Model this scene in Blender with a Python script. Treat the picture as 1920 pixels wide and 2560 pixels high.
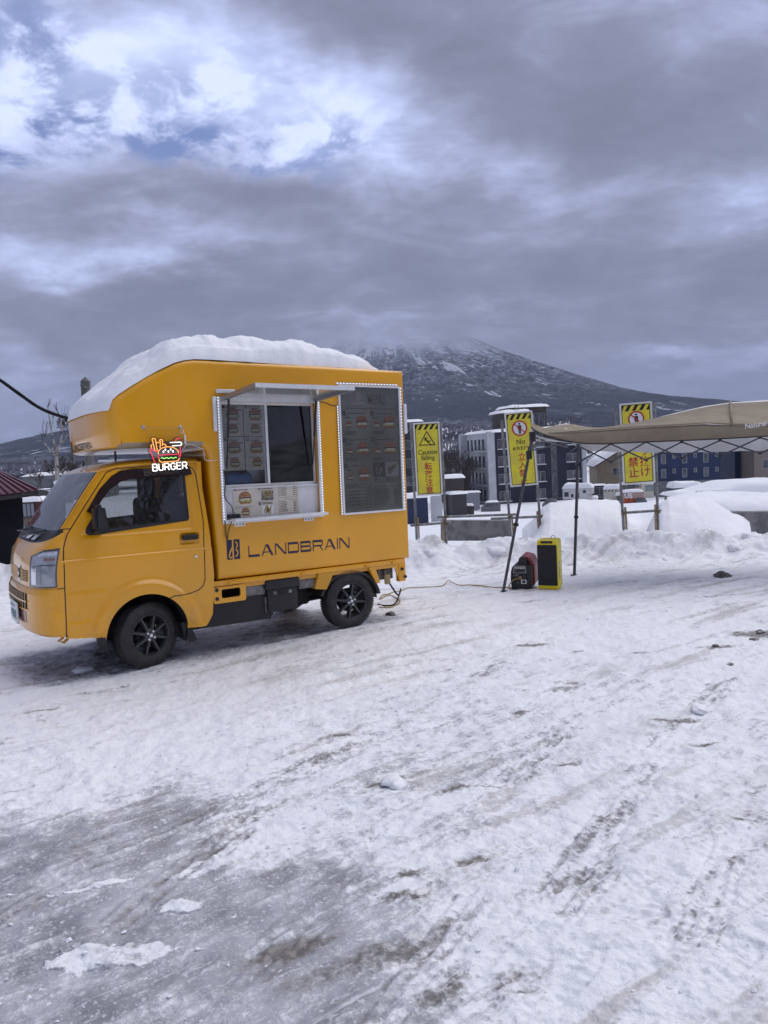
import bpy, bmesh, math, random
import numpy as np
from mathutils import Vector, Matrix
from mathutils.geometry import tessellate_polygon

for o in list(bpy.data.objects):
    bpy.data.objects.remove(o, do_unlink=True)
scene = bpy.context.scene
COL = scene.collection
random.seed(7)

# ------------------------------------------------------------------ camera
H = 1.65                                   # eye height above the yard
FPX = 1848.0                               # focal length in pixels of a 1920 x 2560 frame
RT = np.array([0.99852854, -0.00468129, -0.05402621])
UP = np.array([0.05422864, 0.08619794, 0.99480107])
FW = np.array([0.0, 0.99626703, -0.08632496])
cam_d = bpy.data.cameras.new('camera')
cam = bpy.data.objects.new('camera', cam_d)
COL.objects.link(cam)
cam_d.sensor_fit = 'VERTICAL'
cam_d.sensor_height = 36.0
cam_d.sensor_width = 27.0
cam_d.lens = 36.0 * FPX / 2560.0
cam_d.clip_start = 0.05
cam_d.clip_end = 60000.0
cam.matrix_world = Matrix(((RT[0], UP[0], -FW[0], 0), (RT[1], UP[1], -FW[1], 0), (RT[2], UP[2], -FW[2], H), (0, 0, 0, 1)))
scene.camera = cam

# ------------------------------------------------------------------ light
SUN_EL, SUN_AZ = 58.0, 64.0              # azimuth from +Y towards +X
SUN_STRENGTH, SKY_STRENGTH, EXPOSURE = 1.4, 0.10, 0.70
world = bpy.data.worlds.new('World')
scene.world = world
world.use_nodes = True
scene.view_settings.view_transform = 'Standard'
scene.view_settings.look = 'None'
scene.view_settings.gamma = 1.0
scene.view_settings.exposure = EXPOSURE
scene.view_settings.use_curve_mapping = False
try:
    scene.cycles.max_bounces = 6
    scene.cycles.volume_bounces = 0
    scene.cycles.caustics_reflective = False
    scene.cycles.caustics_refractive = False
    scene.cycles.use_adaptive_sampling = True
except Exception:
    pass

sun_d = bpy.data.lights.new('sun', 'SUN')
sun_d.energy = SUN_STRENGTH
sun_d.angle = math.radians(70)
sun_d.color = (1.0, 0.975, 0.95)
sun = bpy.data.objects.new('sun', sun_d)
COL.objects.link(sun)
_sd = Vector((math.sin(math.radians(SUN_AZ)) * math.cos(math.radians(SUN_EL)),
              math.cos(math.radians(SUN_AZ)) * math.cos(math.radians(SUN_EL)), math.sin(math.radians(SUN_EL))))
sun.rotation_euler = (-_sd).to_track_quat('-Z', 'Y').to_euler()
sun.location = (0, 0, 40)


class NT:
    """tiny expression helper over a node tree"""
    def __init__(self, tree):
        self.t = tree
        tree.nodes.clear()

    def n(self, typ, **kw):
        nd = self.t.nodes.new(typ)
        for k, v in kw.items():
            setattr(nd, k, v)
        return nd

    def put(self, sock, v):
        if isinstance(v, bpy.types.NodeSocket):
            self.t.links.new(v, sock)
        elif v is not None:
            if hasattr(sock.default_value, '__len__') and not hasattr(v, '__len__'):
                v = (v,) * len(sock.default_value)
            if hasattr(v, '__len__') and hasattr(sock.default_value, '__len__') and len(sock.default_value) == 4 and len(v) == 3:
                v = tuple(v) + (1,)
            sock.default_value = v

    def m(self, op, a, b=None, c=None, clamp=False):
        nd = self.n('ShaderNodeMath', operation=op)
        nd.use_clamp = clamp
        self.put(nd.inputs[0], a)
        if b is not None: self.put(nd.inputs[1], b)
        if c is not None: self.put(nd.inputs[2], c)
        return nd.outputs[0]

    def add(self, a, b): return self.m('ADD', a, b)
    def sub(self, a, b): return self.m('SUBTRACT', a, b)
    def mul(self, a, b): return self.m('MULTIPLY', a, b)

    def rng(self, v, a, b, c=0.0, d=1.0, smooth=True):
        nd = self.n('ShaderNodeMapRange', interpolation_type='SMOOTHSTEP' if smooth else 'LINEAR')
        for i, x in enumerate((v, a, b, c, d)):
            self.put(nd.inputs[i], x)
        return nd.outputs[0]

    def mix(self, f, a, b):
        nd = self.n('ShaderNodeMix', data_type='RGBA')
        self.put(nd.inputs[0], f); self.put(nd.inputs[6], a); self.put(nd.inputs[7], b)
        return nd.outputs[2]

    def noise(self, vec, scale, detail=4.0, rough=0.55, dist=0.0):
        nd = self.n('ShaderNodeTexNoise')
        if vec is not None: self.put(nd.inputs['Vector'], vec)
        nd.inputs['Scale'].default_value = scale
        nd.inputs['Detail'].default_value = detail
        nd.inputs['Roughness'].default_value = rough
        nd.inputs['Distortion'].default_value = dist
        return nd.outputs['Fac']

    def vec(self, x, y, z):
        nd = self.n('ShaderNodeCombineXYZ')
        self.put(nd.inputs[0], x); self.put(nd.inputs[1], y); self.put(nd.inputs[2], z)
        return nd.outputs[0]

    def sep(self, v):
        nd = self.n('ShaderNodeSeparateXYZ')
        self.put(nd.inputs[0], v)
        return nd.outputs[0], nd.outputs[1], nd.outputs[2]

    def scalev(self, v, s):
        nd = self.n('ShaderNodeVectorMath', operation='MULTIPLY')
        self.put(nd.inputs[0], v); self.put(nd.inputs[1], s)
        return nd.outputs[0]


def px_ray(px, py):
    d = ((px - 960.0) * RT - (py - 1280.0) * UP) / FPX + FW
    return d / d[1]


def at(px, py, depth):
    """the point `depth` metres ahead of the tripod along that direction"""
    d = px_ray(px, py) * depth
    return Vector((d[0], d[1], d[2] + H))


def azel(px, py):
    d = px_ray(px, py)
    return math.atan2(d[0], d[1]), math.atan2(d[2], math.hypot(d[0], d[1]))


def build_sky():
    g = NT(world.node_tree)
    tc = g.n('ShaderNodeTexCoord')
    D = tc.outputs['Generated']
    x, y, z = g.sep(D)
    zz = g.m('MAXIMUM', z, 0.0)
    k = g.m('DIVIDE', 1.0, g.add(zz, 0.30))
    P = g.vec(g.mul(x, k), g.mul(y, k), g.mul(zz, 0.6))
    # cloud-deck noise: slow, middle and fine
    n1 = g.noise(P, 0.75, 4, 0.5, 0.15)
    n2 = g.noise(P, 2.1, 7, 0.56, 0.25)
    n3 = g.noise(P, 5.5, 8, 0.6, 0.1)
    n4 = g.noise(g.scalev(P, (1.0, 1.9, 1.0)), 3.2, 6, 0.58, 0.3)
    az = g.m('ARCTAN2', x, y)
    el = g.m('ARCSINE', z)
    wx = g.mul(g.sub(g.noise(P, 1.7, 5, 0.55), 0.5), 0.34)
    wy = g.mul(g.sub(g.noise(g.scalev(P, (-1.0, 1.0, 1.0)), 1.9, 5, 0.55), 0.5), 0.22)
    azw, elw = g.add(az, wx), g.add(el, wy)

    def blob(px, py, rx, ry, w, tilt=0.0, wide=1.0):
        a0, e0 = azel(px, py)
        da, de = g.sub(azw, a0), g.sub(elw, e0)
        c, s = math.cos(math.radians(tilt)), math.sin(math.radians(tilt))
        u = g.add(g.mul(da, c), g.mul(de, s))
        v = g.sub(g.mul(de, c), g.mul(da, s))
        u = g.mul(u, FPX / rx); v = g.mul(v, FPX / ry)
        r = g.m('SQRT', g.add(g.mul(u, u), g.mul(v, v)))
        return g.rng(r, 1.25, 0.25, 0.0, w)

    B = g.add(g.mul(g.sub(n1, 0.5), 0.50), g.add(g.mul(g.sub(n2, 0.5), 0.85), g.add(g.mul(g.sub(n3, 0.5), 0.42), g.mul(g.sub(n4, 0.5), 0.34))))
    B = g.m('ADD', B, 0.405)
    for bl in SKY_BLOBS:
        B = g.add(B, blob(*bl))
    n5 = g.noise(P, 8.5, 7, 0.62, 0.35)
    n6 = g.noise(g.scalev(P, (1.0, 1.6, 1.0)), 4.4, 8, 0.62, 0.5)
    puff = g.m('ABSOLUTE', g.mul(g.sub(n6, 0.5), 2.0))
    B = g.add(B, g.mul(g.sub(puff, 0.22), 0.42))
    B = g.add(B, g.mul(g.mul(g.sub(n5, 0.5), 0.52), g.rng(B, 0.42, 0.75)))
    cr = g.n('ShaderNodeValToRGB')
    g.put(cr.inputs[0], B)
    e = cr.color_ramp
    e.interpolation = 'B_SPLINE'
    e.elements[0].position, e.elements[0].color = 0.0, (0.136, 0.146, 0.212, 1)
    e.elements[1].position, e.elements[1].color = 1.0, (0.57, 0.64, 0.88, 1)
    for p, c in ((0.30, (0.176, 0.190, 0.274)), (0.52, (0.244, 0.267, 0.392)), (0.78, (0.385, 0.44, 0.68))):
        q = e.elements.new(p); q.color = c + (1,)
    gap = None
    for bl in SKY_GAPS:
        b = blob(*bl)
        gap = b if gap is None else g.m('MAXIMUM', gap, b)
    gap = g.mul(gap, g.rng(g.add(g.mul(n5, 0.55), g.mul(n3, 0.45)), 0.53, 0.43))
    sky = g.n('ShaderNodeTexSky', sky_type='NISHITA')
    sky.sun_disc = False
    sky.sun_elevation = math.radians(SUN_EL)
    sky.sun_rotation = math.radians(SUN_AZ)
    sky.altitude = 300
    blue = g.mix(1.0, (0, 0, 0), sky.outputs[0])
    cloud = g.mix(1.0, (0, 0, 0), cr.outputs[0])
    cl = g.n('ShaderNodeVectorMath', operation='SCALE')
    g.put(cl.inputs[0], cloud); cl.inputs[3].default_value = 1.0 / SKY_STRENGTH
    bl = g.n('ShaderNodeVectorMath', operation='MULTIPLY')
    g.put(bl.inputs[0], blue); bl.inputs[1].default_value = (0.70, 0.66, 0.84)
    col = g.mix(g.mul(gap, 0.95), cl.outputs[0], bl.outputs[0])
    bg = g.n('ShaderNodeBackground')
    g.put(bg.inputs[0], col)
    bg.inputs[1].default_value = SKY_STRENGTH
    out = g.n('ShaderNodeOutputWorld')
    g.t.links.new(bg.outputs[0], out.inputs[0])


# cloud banks of the day: place (as seen over the mountain), extent, lighter or darker, tilt
SKY_BLOBS = [
    (200, 300, 520, 240, 0.34, 0), (620, 230, 400, 190, 0.40, -22), (900, 340, 280, 150, 0.42, -10), (60, 60, 330, 200, 0.22, 0),
    (1330, 420, 300, 75, 0.22, 0), (1890, 460, 220, 100, 0.22, 0), (300, 595, 520, 60, 0.26, 0), (1120, 765, 420, 60, 0.16, 0),
    (1900, 885, 300, 40, 0.24, 0), (60, 930, 330, 130, 0.20, 0), (1350, 30, 200, 80, 0.16, 0),
    (1380, 210, 620, 190, -0.20, -12), (1720, 320, 420, 260, -0.12, 0), (300, 470, 560, 95, -0.24, 0), (760, 560, 500, 90, -0.10, 0),
    (640, 735, 800, 100, -0.20, 0), (1550, 690, 560, 130, -0.16, 0), (850, 60, 360, 130, -0.12, -20),
]
SKY_GAPS = [(130, 305, 260, 90, 1.0, 0), (460, 375, 280, 60, 1.0, 0), (740, 390, 220, 90, 0.75, 0), (110, 90, 130, 160, 0.8, 0), (300, 240, 420, 110, 0.6, 0)]
build_sky()

# ------------------------------------------------------------------ helpers
world.cycles.sampling_method = 'NONE'


def hash2(ix, iy, seed):
    h = (ix.astype(np.int64) * 374761393 + iy.astype(np.int64) * 668265263 + seed * 1442695041) & 0x7fffffff
    h = ((h ^ (h >> 13)) * 1274126177) & 0x7fffffff
    return ((h ^ (h >> 16)) & 0xffff) / 65535.0


def vn(x, y, seed=0):
    """value noise, -1 .. 1"""
    x = np.asarray(x, float); y = np.asarray(y, float)
    ix, iy = np.floor(x), np.floor(y)
    fx, fy = x - ix, y - iy
    fx = fx * fx * fx * (fx * (fx * 6 - 15) + 10); fy = fy * fy * fy * (fy * (fy * 6 - 15) + 10)
    a, b = hash2(ix, iy, seed), hash2(ix + 1, iy, seed)
    c, d = hash2(ix, iy + 1, seed), hash2(ix + 1, iy + 1, seed)
    return ((a * (1 - fx) + b * fx) * (1 - fy) + (c * (1 - fx) + d * fx) * fy) * 2 - 1


def fbm(x, y, seed=0, octs=4, gain=0.5):
    s, a, t = 0.0, 1.0, 0.0
    c, sn = math.cos(0.6), math.sin(0.6)
    for i in range(octs):
        s = s + a * vn(x, y, seed + i * 17)
        t += a
        x, y = (x * c - y * sn) * 2.03 + 7.1, (x * sn + y * c) * 2.03 - 3.3
        a *= gain
    return s / t


def sst(v, a, b):
    t = np.clip((v - a) / (b - a), 0, 1)
    return t * t * (3 - 2 * t)


def setp(o, label=None, cat=None, group=None, kind=None):
    if label: o['label'] = label
    if cat: o['category'] = cat
    if group: o['group'] = group
    if kind: o['kind'] = kind
    return o


def empty(name, loc=(0, 0, 0), rz=0.0, label=None, cat=None, group=None):
    o = bpy.data.objects.new(name, None)
    COL.objects.link(o)
    o.location = loc
    o.rotation_euler = (0, 0, rz)
    o.empty_display_size = 0.1
    return setp(o, label, cat, group)


def finish(me, mats, smooth=None):
    for m in (mats if isinstance(mats, (list, tuple)) else [mats]):
        me.materials.append(m)
    if smooth:
        me.polygons.foreach_set('use_smooth', [True] * len(me.polygons))
        if smooth is not True:
            me.set_sharp_from_angle(angle=math.radians(smooth))
    me.update()


def link(name, me, parent=None):
    o = bpy.data.objects.new(name, me)
    COL.objects.link(o)
    if parent is not None:
        o.parent = parent
    return o


def grid_mesh(name, X, Y, Z, mat, parent=None, smooth=True, keep=None, attrs=None, flip=False):
    """rows x cols arrays -> quads; keep masks faces"""
    r, c = X.shape
    co = np.stack([X, Y, Z], -1).reshape(-1, 3).astype(np.float32)
    i = np.arange(r * c).reshape(r, c)
    q = np.stack([i[:-1, :-1], i[:-1, 1:], i[1:, 1:], i[1:, :-1]], -1)
    if flip: q = q[..., ::-1]
    q = q[keep] if keep is not None else q.reshape(-1, 4)
    used = np.unique(q)
    remap = -np.ones(r * c, int); remap[used] = np.arange(len(used))
    q = remap[q]; co = co[used]
    me = bpy.data.meshes.new(name)
    me.vertices.add(len(co)); me.vertices.foreach_set('co', co.ravel())
    me.loops.add(q.size); me.loops.foreach_set('vertex_index', q.ravel().astype(np.int32))
    me.polygons.add(len(q))
    me.polygons.foreach_set('loop_start', np.arange(0, q.size, 4, dtype=np.int32))
    me.update(calc_edges=True)
    for k, v in (attrs or {}).items():
        a = me.attributes.new(k, 'FLOAT', 'POINT')
        a.data.foreach_set('value', np.asarray(v, np.float32).ravel()[used])
    finish(me, mat, smooth)
    return link(name, me, parent)


class MB:
    """collects faces, builds one mesh"""
    def __init__(self):
        self.v, self.f, self.mi = [], [], []

    def raw(self, vs, fs, m=0):
        b = len(self.v)
        self.v += [tuple(p) for p in vs]
        self.f += [tuple(b + i for i in f) for f in fs]
        self.mi += [m] * len(fs)
        return self

    def box(self, lo, hi, m=0, M=None):
        x0, y0, z0 = lo; x1, y1, z1 = hi
        vs = [Vector(p) for p in ((x0, y0, z0), (x1, y0, z0), (x1, y1, z0), (x0, y1, z0), (x0, y0, z1), (x1, y0, z1), (x1, y1, z1), (x0, y1, z1))]
        if M is not None: vs = [M @ p for p in vs]
        return self.raw(vs, [(0, 3, 2, 1), (4, 5, 6, 7), (0, 1, 5, 4), (1, 2, 6, 5), (2, 3, 7, 6), (3, 0, 4, 7)], m)

    def rbox(self, lo, hi, r=0.01, seg=2, m=0, M=None):
        bm = bmesh.new()
        bmesh.ops.create_cube(bm, size=1.0)
        for v in bm.verts:
            v.co = Vector([lo[i] + (v.co[i] + 0.5) * (hi[i] - lo[i]) for i in range(3)])
        bmesh.ops.bevel(bm, geom=bm.edges[:], offset=r, segments=seg, affect='EDGES', profile=0.5)
        return self.bm(bm, m, M)

    def bm(self, bm, m=0, M=None):
        bm.verts.index_update()
        vs = [(M @ v.co) if M is not None else v.co.copy() for v in bm.verts]
        self.raw(vs, [[v.index for v in f.verts] for f in bm.faces], m)
        bm.free()
        return self

    def tube(self, pts, r, n=6, m=0, cap=True):
        pts = [Vector(p) for p in pts]
        k = len(pts)
        rs = r if hasattr(r, '__len__') else [r] * k
        b = len(self.v)
        up = None
        for i, p in enumerate(pts):
            t = (pts[min(i + 1, k - 1)] - pts[max(i - 1, 0)])
            t = t.normalized() if t.length > 1e-9 else Vector((0, 0, 1))
            if up is None:
                up = Vector((0, 0, 1)) if abs(t.z) < 0.9 else Vector((1, 0, 0))
            a = t.cross(up)
            if a.length < 1e-6: a = t.orthogonal()
            a.normalize(); u = a.cross(t).normalized(); up = u
            for j in range(n):
                w = 2 * math.pi * j / n
                self.v.append(tuple(p + a * (math.cos(w) * rs[i]) + u * (math.sin(w) * rs[i])))
        for i in range(k - 1):
            for j in range(n):
                self.f.append((b + i * n + j, b + i * n + (j + 1) % n, b + (i + 1) * n + (j + 1) % n, b + (i + 1) * n + j)); self.mi.append(m)
        if cap and n > 2:
            self.f.append(tuple(b + j for j in range(n))[::-1]); self.mi.append(m)
            self.f.append(tuple(b + (k - 1) * n + j for j in range(n))); self.mi.append(m)
        return self

    def bar(self, a, b, w, h, m=0, up=(0, 0, 1)):
        a, b = Vector(a), Vector(b)
        t = (b - a); L = t.length; t.normalize()
        s = t.cross(Vector(up))
        if s.length < 1e-6: s = t.orthogonal()
        s.normalize(); u = s.cross(t)
        M = Matrix(((t.x, s.x, u.x, a.x), (t.y, s.y, u.y, a.y), (t.z, s.z, u.z, a.z), (0, 0, 0, 1)))
        return self.box((0, -w / 2, -h / 2), (L, w / 2, h / 2), m, M)

    def poly(self, pts, fn, t=0.0, m=0, holes=()):
        """polygon in (u,v) placed by fn(u,v,w); thickness t along w"""
        loops = [list(pts)] + [list(h) for h in holes]
        tris = tessellate_polygon([[Vector((p[0], p[1], 0)) for p in L] for L in loops])
        flat = [p for L in loops for p in L]
        front = [fn(p[0], p[1], t) for p in flat]
        def area(tr):
            a, b, c = (flat[i] for i in tr)
            return (b[0] - a[0]) * (c[1] - a[1]) - (c[0] - a[0]) * (b[1] - a[1])
        tris = [tr if area(tr) > 0 else tr[::-1] for tr in tris]
        self.raw(front, tris, m)
        if t:
            back = [fn(p[0], p[1], 0.0) for p in flat]
            self.raw(back, [tr[::-1] for tr in tris], m)
            for L in loops:
                k = len(L)
                vs = [fn(p[0], p[1], t) for p in L] + [fn(p[0], p[1], 0.0) for p in L]
                self.raw(vs, [(i, k + i, k + (i + 1) % k, (i + 1) % k) for i in range(k)], m)
        return self

    def lathe(self, prof, n=32, m=0, M=None, a0=0.0, a1=2 * math.pi):
        """profile of (radius, height) about local z"""
        b = len(self.v); k = len(prof)
        full = abs(a1 - a0 - 2 * math.pi) < 1e-6
        cnt = n if full else n + 1
        for j in range(cnt):
            a = a0 + (a1 - a0) * j / n
            for r, h in prof:
                p = Vector((r * math.cos(a), r * math.sin(a), h))
                self.v.append(tuple(M @ p) if M is not None else tuple(p))
        for j in range(n):
            j2 = (j + 1) % cnt
            for i in range(k - 1):
                self.f.append((b + j * k + i, b + j2 * k + i, b + j2 * k + i + 1, b + j * k + i + 1)); self.mi.append(m)
        return self

    def text(self, body, size, fn, m=0, t=0.0008, align='LEFT', bold=0.0, sx=1.0, spacing=1.0, vbase=None):
        cu = bpy.data.curves.new('t', 'FONT')
        cu.body = body; cu.size = size; cu.align_x = align; cu.offset = bold * size
        cu.space_character = spacing; cu.resolution_u = 3
        ob = bpy.data.objects.new('t', cu)
        COL.objects.link(ob)
        me = bpy.data.meshes.new_from_object(ob)
        vs = [(v.co.x * sx, v.co.y) for v in me.vertices]
        self.raw([fn(a, b, t) for a, b in vs], [list(p.vertices) for p in me.polygons], m)
        bpy.data.objects.remove(ob); bpy.data.curves.remove(cu); bpy.data.meshes.remove(me)
        return self

    def build(self, name, mats, parent=None, smooth=None, loc=None):
        me = bpy.data.meshes.new(name)
        me.from_pydata(self.v, [], self.f)
        if isinstance(mats, (list, tuple)):
            me.polygons.foreach_set('material_index', self.mi)
        finish(me, mats, smooth)
        o = link(name, me, parent)
        if loc is not None: o.location = loc
        return o


def recalc(o):
    bm = bmesh.new(); bm.from_mesh(o.data)
    bmesh.ops.recalc_face_normals(bm, faces=bm.faces[:])
    bm.to_mesh(o.data); bm.free()
    return o


def rrect(x0, y0, x1, y1, r, n=4):
    r = min(r, (x1 - x0) / 2, (y1 - y0) / 2)
    out = []
    for cx, cy, a in ((x1 - r, y0 + r, -90), (x1 - r, y1 - r, 0), (x0 + r, y1 - r, 90), (x0 + r, y0 + r, 180)):
        for i in range(n + 1):
            w = math.radians(a + 90 * i / n)
            out.append((cx + r * math.cos(w), cy + r * math.sin(w)))
    return out


def ring(cx, cy, rx, ry, n=24, a0=0.0, a1=360.0):
    return [(cx + rx * math.cos(math.radians(a0 + (a1 - a0) * i / n)), cy + ry * math.sin(math.radians(a0 + (a1 - a0) * i / n))) for i in range(n if a1 - a0 >= 360 else n + 1)]


def copy_tree(o, parent=None):
    c = o.copy(); COL.objects.link(c); c.parent = parent
    for ch in o.children:
        copy_tree(ch, c)
    return c


# ------------------------------------------------------------------ materials
def mat(name, col, rough=0.6, metal=0.0, spec=0.5, coat=0.0, var=0.0, vscale=6.0, col2=None, bump=0.0, bscale=40.0, emit=None, estr=0.0, trans=0.0, alpha=1.0, rvar=0.0, two=(0.4, 0.6)):
    m = bpy.data.materials.new(name)
    m.use_nodes = True
    g = NT(m.node_tree)
    out = g.n('ShaderNodeOutputMaterial')
    b = g.n('ShaderNodeBsdfPrincipled')
    g.t.links.new(b.outputs[0], out.inputs[0])
    b.inputs['Roughness'].default_value = rough
    b.inputs['Metallic'].default_value = metal
    b.inputs['Specular IOR Level'].default_value = spec
    b.inputs['Coat Weight'].default_value = coat
    b.inputs['Coat Roughness'].default_value = 0.08
    b.inputs['Transmission Weight'].default_value = trans
    b.inputs['Alpha'].default_value = alpha
    tc = g.n('ShaderNodeTexCoord').outputs['Object']
    c1 = tuple(col)
    if var or col2:
        n = g.noise(tc, vscale, 6, 0.6)
        c2 = tuple(col2) if col2 else tuple(min(1, c * (1 - var)) for c in c1)
        g.put(b.inputs['Base Color'], g.mix(g.rng(n, two[0], two[1]), c1, c2))
        if rvar:
            g.put(b.inputs['Roughness'], g.rng(n, 0.35, 0.65, rough, min(1, rough + rvar)))
    else:
        b.inputs['Base Color'].default_value = c1 + (1,)
    if bump:
        bp = g.n('ShaderNodeBump')
        bp.inputs['Strength'].default_value = bump
        bp.inputs['Distance'].default_value = 0.01
        g.put(bp.inputs['Height'], g.noise(tc, bscale, 5, 0.6))
        g.t.links.new(bp.outputs[0], b.inputs['Normal'])
    if emit:
        b.inputs['Emission Color'].default_value = tuple(emit) + (1,)
        b.inputs['Emission Strength'].default_value = estr
    return m


M = {}
M['yellow_clean'] = mat('yellow_paint', (0.66, 0.305, 0.003), 0.26, coat=0.30, spec=0.4, var=0.06, vscale=1.3, bump=0.03, bscale=2.5)
M['yellow_dirty'] = mat('yellow_paint_road_dirt', (0.60, 0.285, 0.012), 0.42, coat=0.2, col2=(0.42, 0.21, 0.03), vscale=9.0, two=(0.5, 0.75))
def grimy(name, base, grime):
    m = bpy.data.materials.new(name); m.use_nodes = True
    g = NT(m.node_tree)
    out = g.n('ShaderNodeOutputMaterial'); b = g.n('ShaderNodeBsdfPrincipled')
    g.t.links.new(b.outputs[0], out.inputs[0])
    tc = g.n('ShaderNodeTexCoord').outputs['Object']
    x, y, z = g.sep(tc)
    n1 = g.noise(tc, 1.6, 5, 0.6); n2 = g.noise(tc, 22.0, 5, 0.65)
    drip = g.noise(g.scalev(tc, (26.0, 26.0, 1.6)), 1.0, 4, 0.6)
    spray = g.mul(g.rng(z, 0.85, 0.28), g.rng(g.add(g.mul(n1, 0.6), g.mul(n2, 0.4)), 0.42, 0.66))
    film = g.add(g.mul(spray, 0.55), g.mul(g.rng(drip, 0.62, 0.75), 0.10))
    c = g.mix(g.rng(n1, 0.35, 0.65), base, tuple(k * 0.93 for k in base))
    g.put(b.inputs['Base Color'], g.mix(film, c, grime))
    g.put(b.inputs['Roughness'], g.add(0.24, g.mul(film, 0.5)))
    b.inputs['Coat Weight'].default_value = 0.6
    b.inputs['Coat Roughness'].default_value = 0.04
    bp = g.n('ShaderNodeBump'); bp.inputs['Strength'].default_value = 0.05; bp.inputs['Distance'].default_value = 0.02
    g.put(bp.inputs['Height'], g.noise(tc, 2.2, 2, 0.5)); g.t.links.new(bp.outputs[0], b.inputs['Normal'])
    return m


M['yellow'] = grimy('yellow_paint_with_road_film', (0.80, 0.365, 0.001), (0.40, 0.25, 0.09))
M['seam'] = mat('seam_black', (0.015, 0.013, 0.012), 0.7)
M['glass'] = mat('tinted_glass', (0.012, 0.014, 0.016), 0.03, spec=0.8, coat=0.6)
M['windscreen'] = mat('windscreen_glass', (0.03, 0.035, 0.04), 0.04, spec=0.9, coat=1.0)
M['blackplastic'] = mat('black_plastic', (0.016, 0.016, 0.018), 0.5, var=0.3, vscale=14)
M['rubber'] = mat('tyre_rubber', (0.016, 0.016, 0.017), 0.72, col2=(0.03, 0.029, 0.028), vscale=14, bump=0.15, bscale=60)
M['rim'] = mat('gunmetal_rim', (0.065, 0.065, 0.07), 0.36, metal=0.4, var=0.2, vscale=20)
M['chrome'] = mat('chrome', (0.75, 0.75, 0.77), 0.15, metal=1.0)
M['alu'] = mat('brushed_aluminium', (0.80, 0.81, 0.82), 0.35, metal=0.35, var=0.08, vscale=10)
M['whitepanel'] = mat('white_panel', (0.70, 0.71, 0.72), 0.45, var=0.1, vscale=5)
M['greymetal'] = mat('grey_chassis', (0.22, 0.22, 0.22), 0.6, col2=(0.10, 0.09, 0.08), vscale=12)
M['darkmetal'] = mat('dark_chassis', (0.03, 0.03, 0.032), 0.65, var=0.4, vscale=10)
M['navyprint'] = mat('navy_print', (0.016, 0.018, 0.06), 0.5)
M['blackprint'] = mat('black_print', (0.012, 0.012, 0.012), 0.5)
M['maroonvisor'] = mat('smoked_visor', (0.022, 0.010, 0.010), 0.12, coat=0.5)
M['plasticwhite'] = mat('white_plastic', (0.78, 0.78, 0.78), 0.4)
M['underside'] = mat('underside_reflected_tone', (0.26, 0.17, 0.07), 0.3, col2=(0.34, 0.27, 0.19), vscale=3, coat=0.3)  # brown and pale reflections under the overhang put into the colour
M['poster'] = mat('menu_paper', (0.70, 0.63, 0.54), 0.35, coat=0.3, var=0.12, vscale=4)
M['poster_dark'] = mat('menu_board_film', (0.095, 0.095, 0.086), 0.08, coat=1.0, var=0.3, vscale=1.6)
M['bun'] = mat('print_bun', (0.46, 0.23, 0.10), 0.6, var=0.4, vscale=60)
M['patty'] = mat('print_patty', (0.08, 0.03, 0.02), 0.6, var=0.4, vscale=80)
M['lettuce'] = mat('print_lettuce', (0.16, 0.30, 0.05), 0.6, col2=(0.35, 0.38, 0.08), vscale=70)
M['cheese'] = mat('print_cheese', (0.62, 0.56, 0.42), 0.6)
M['fries'] = mat('print_fries', (0.50, 0.38, 0.16), 0.6, var=0.4, vscale=60)
M['fries_bg'] = mat('print_fries_ground', (0.10, 0.08, 0.07), 0.6, col2=(0.3, 0.3, 0.28), vscale=50)
M['bun_d'] = mat('print_bun_film', (0.13, 0.060, 0.042), 0.4, var=0.4, vscale=60)
M['patty_d'] = mat('print_patty_film', (0.035, 0.02, 0.02), 0.4)
M['lettuce_d'] = mat('print_lettuce_film', (0.06, 0.09, 0.035), 0.4, col2=(0.18, 0.18, 0.06), vscale=70)
M['cheese_d'] = mat('print_cheese_film', (0.20, 0.195, 0.175), 0.4)
M['fries_d'] = mat('print_fries_film', (0.11, 0.10, 0.08), 0.4, var=0.5, vscale=60)
M['heading_d'] = mat('print_heading_film', (0.058, 0.058, 0.054), 0.3)
M['line_d'] = mat('print_line_film', (0.026, 0.026, 0.026), 0.4)
M['pale_d'] = mat('print_pale_film', (0.11, 0.11, 0.12), 0.4)
M['galv'] = mat('galvanised_pipe', (0.26, 0.27, 0.29), 0.5, metal=0.3, col2=(0.17, 0.17, 0.17), vscale=9)
M['signframe'] = mat('sign_frame', (0.72, 0.73, 0.74), 0.4, metal=0.2)
M['signyellow'] = mat('sign_yellow', (0.78, 0.68, 0.035), 0.45, col2=(0.66, 0.57, 0.06), vscale=4)
M['signred'] = mat('sign_red', (0.45, 0.03, 0.03), 0.5)
M['signwhite'] = mat('sign_white', (0.72, 0.72, 0.75), 0.5)
M['wood'] = mat('pine_batten', (0.36, 0.27, 0.17), 0.7, col2=(0.32, 0.2, 0.1), vscale=12)
M['clamp'] = mat('brass_clamp', (0.22, 0.19, 0.11), 0.5, metal=0.5, col2=(0.12, 0.10, 0.07), vscale=30)
M['canvas'] = mat('tan_canvas', (0.265, 0.22, 0.155), 0.8, var=0.16, vscale=2.2, bump=0.6, bscale=3.5)
M['lining'] = mat('silver_lining', (0.66, 0.66, 0.68), 0.6, var=0.15, vscale=2.0, bump=0.25, bscale=8)
M['tentsteel'] = mat('tent_steel', (0.085, 0.09, 0.105), 0.4, metal=0.5, var=0.3, vscale=10)
M['white_print'] = mat('white_print', (0.8, 0.8, 0.8), 0.6)
M['genred'] = mat('red_plastic', (0.28, 0.012, 0.018), 0.38, var=0.15, vscale=8)
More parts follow.
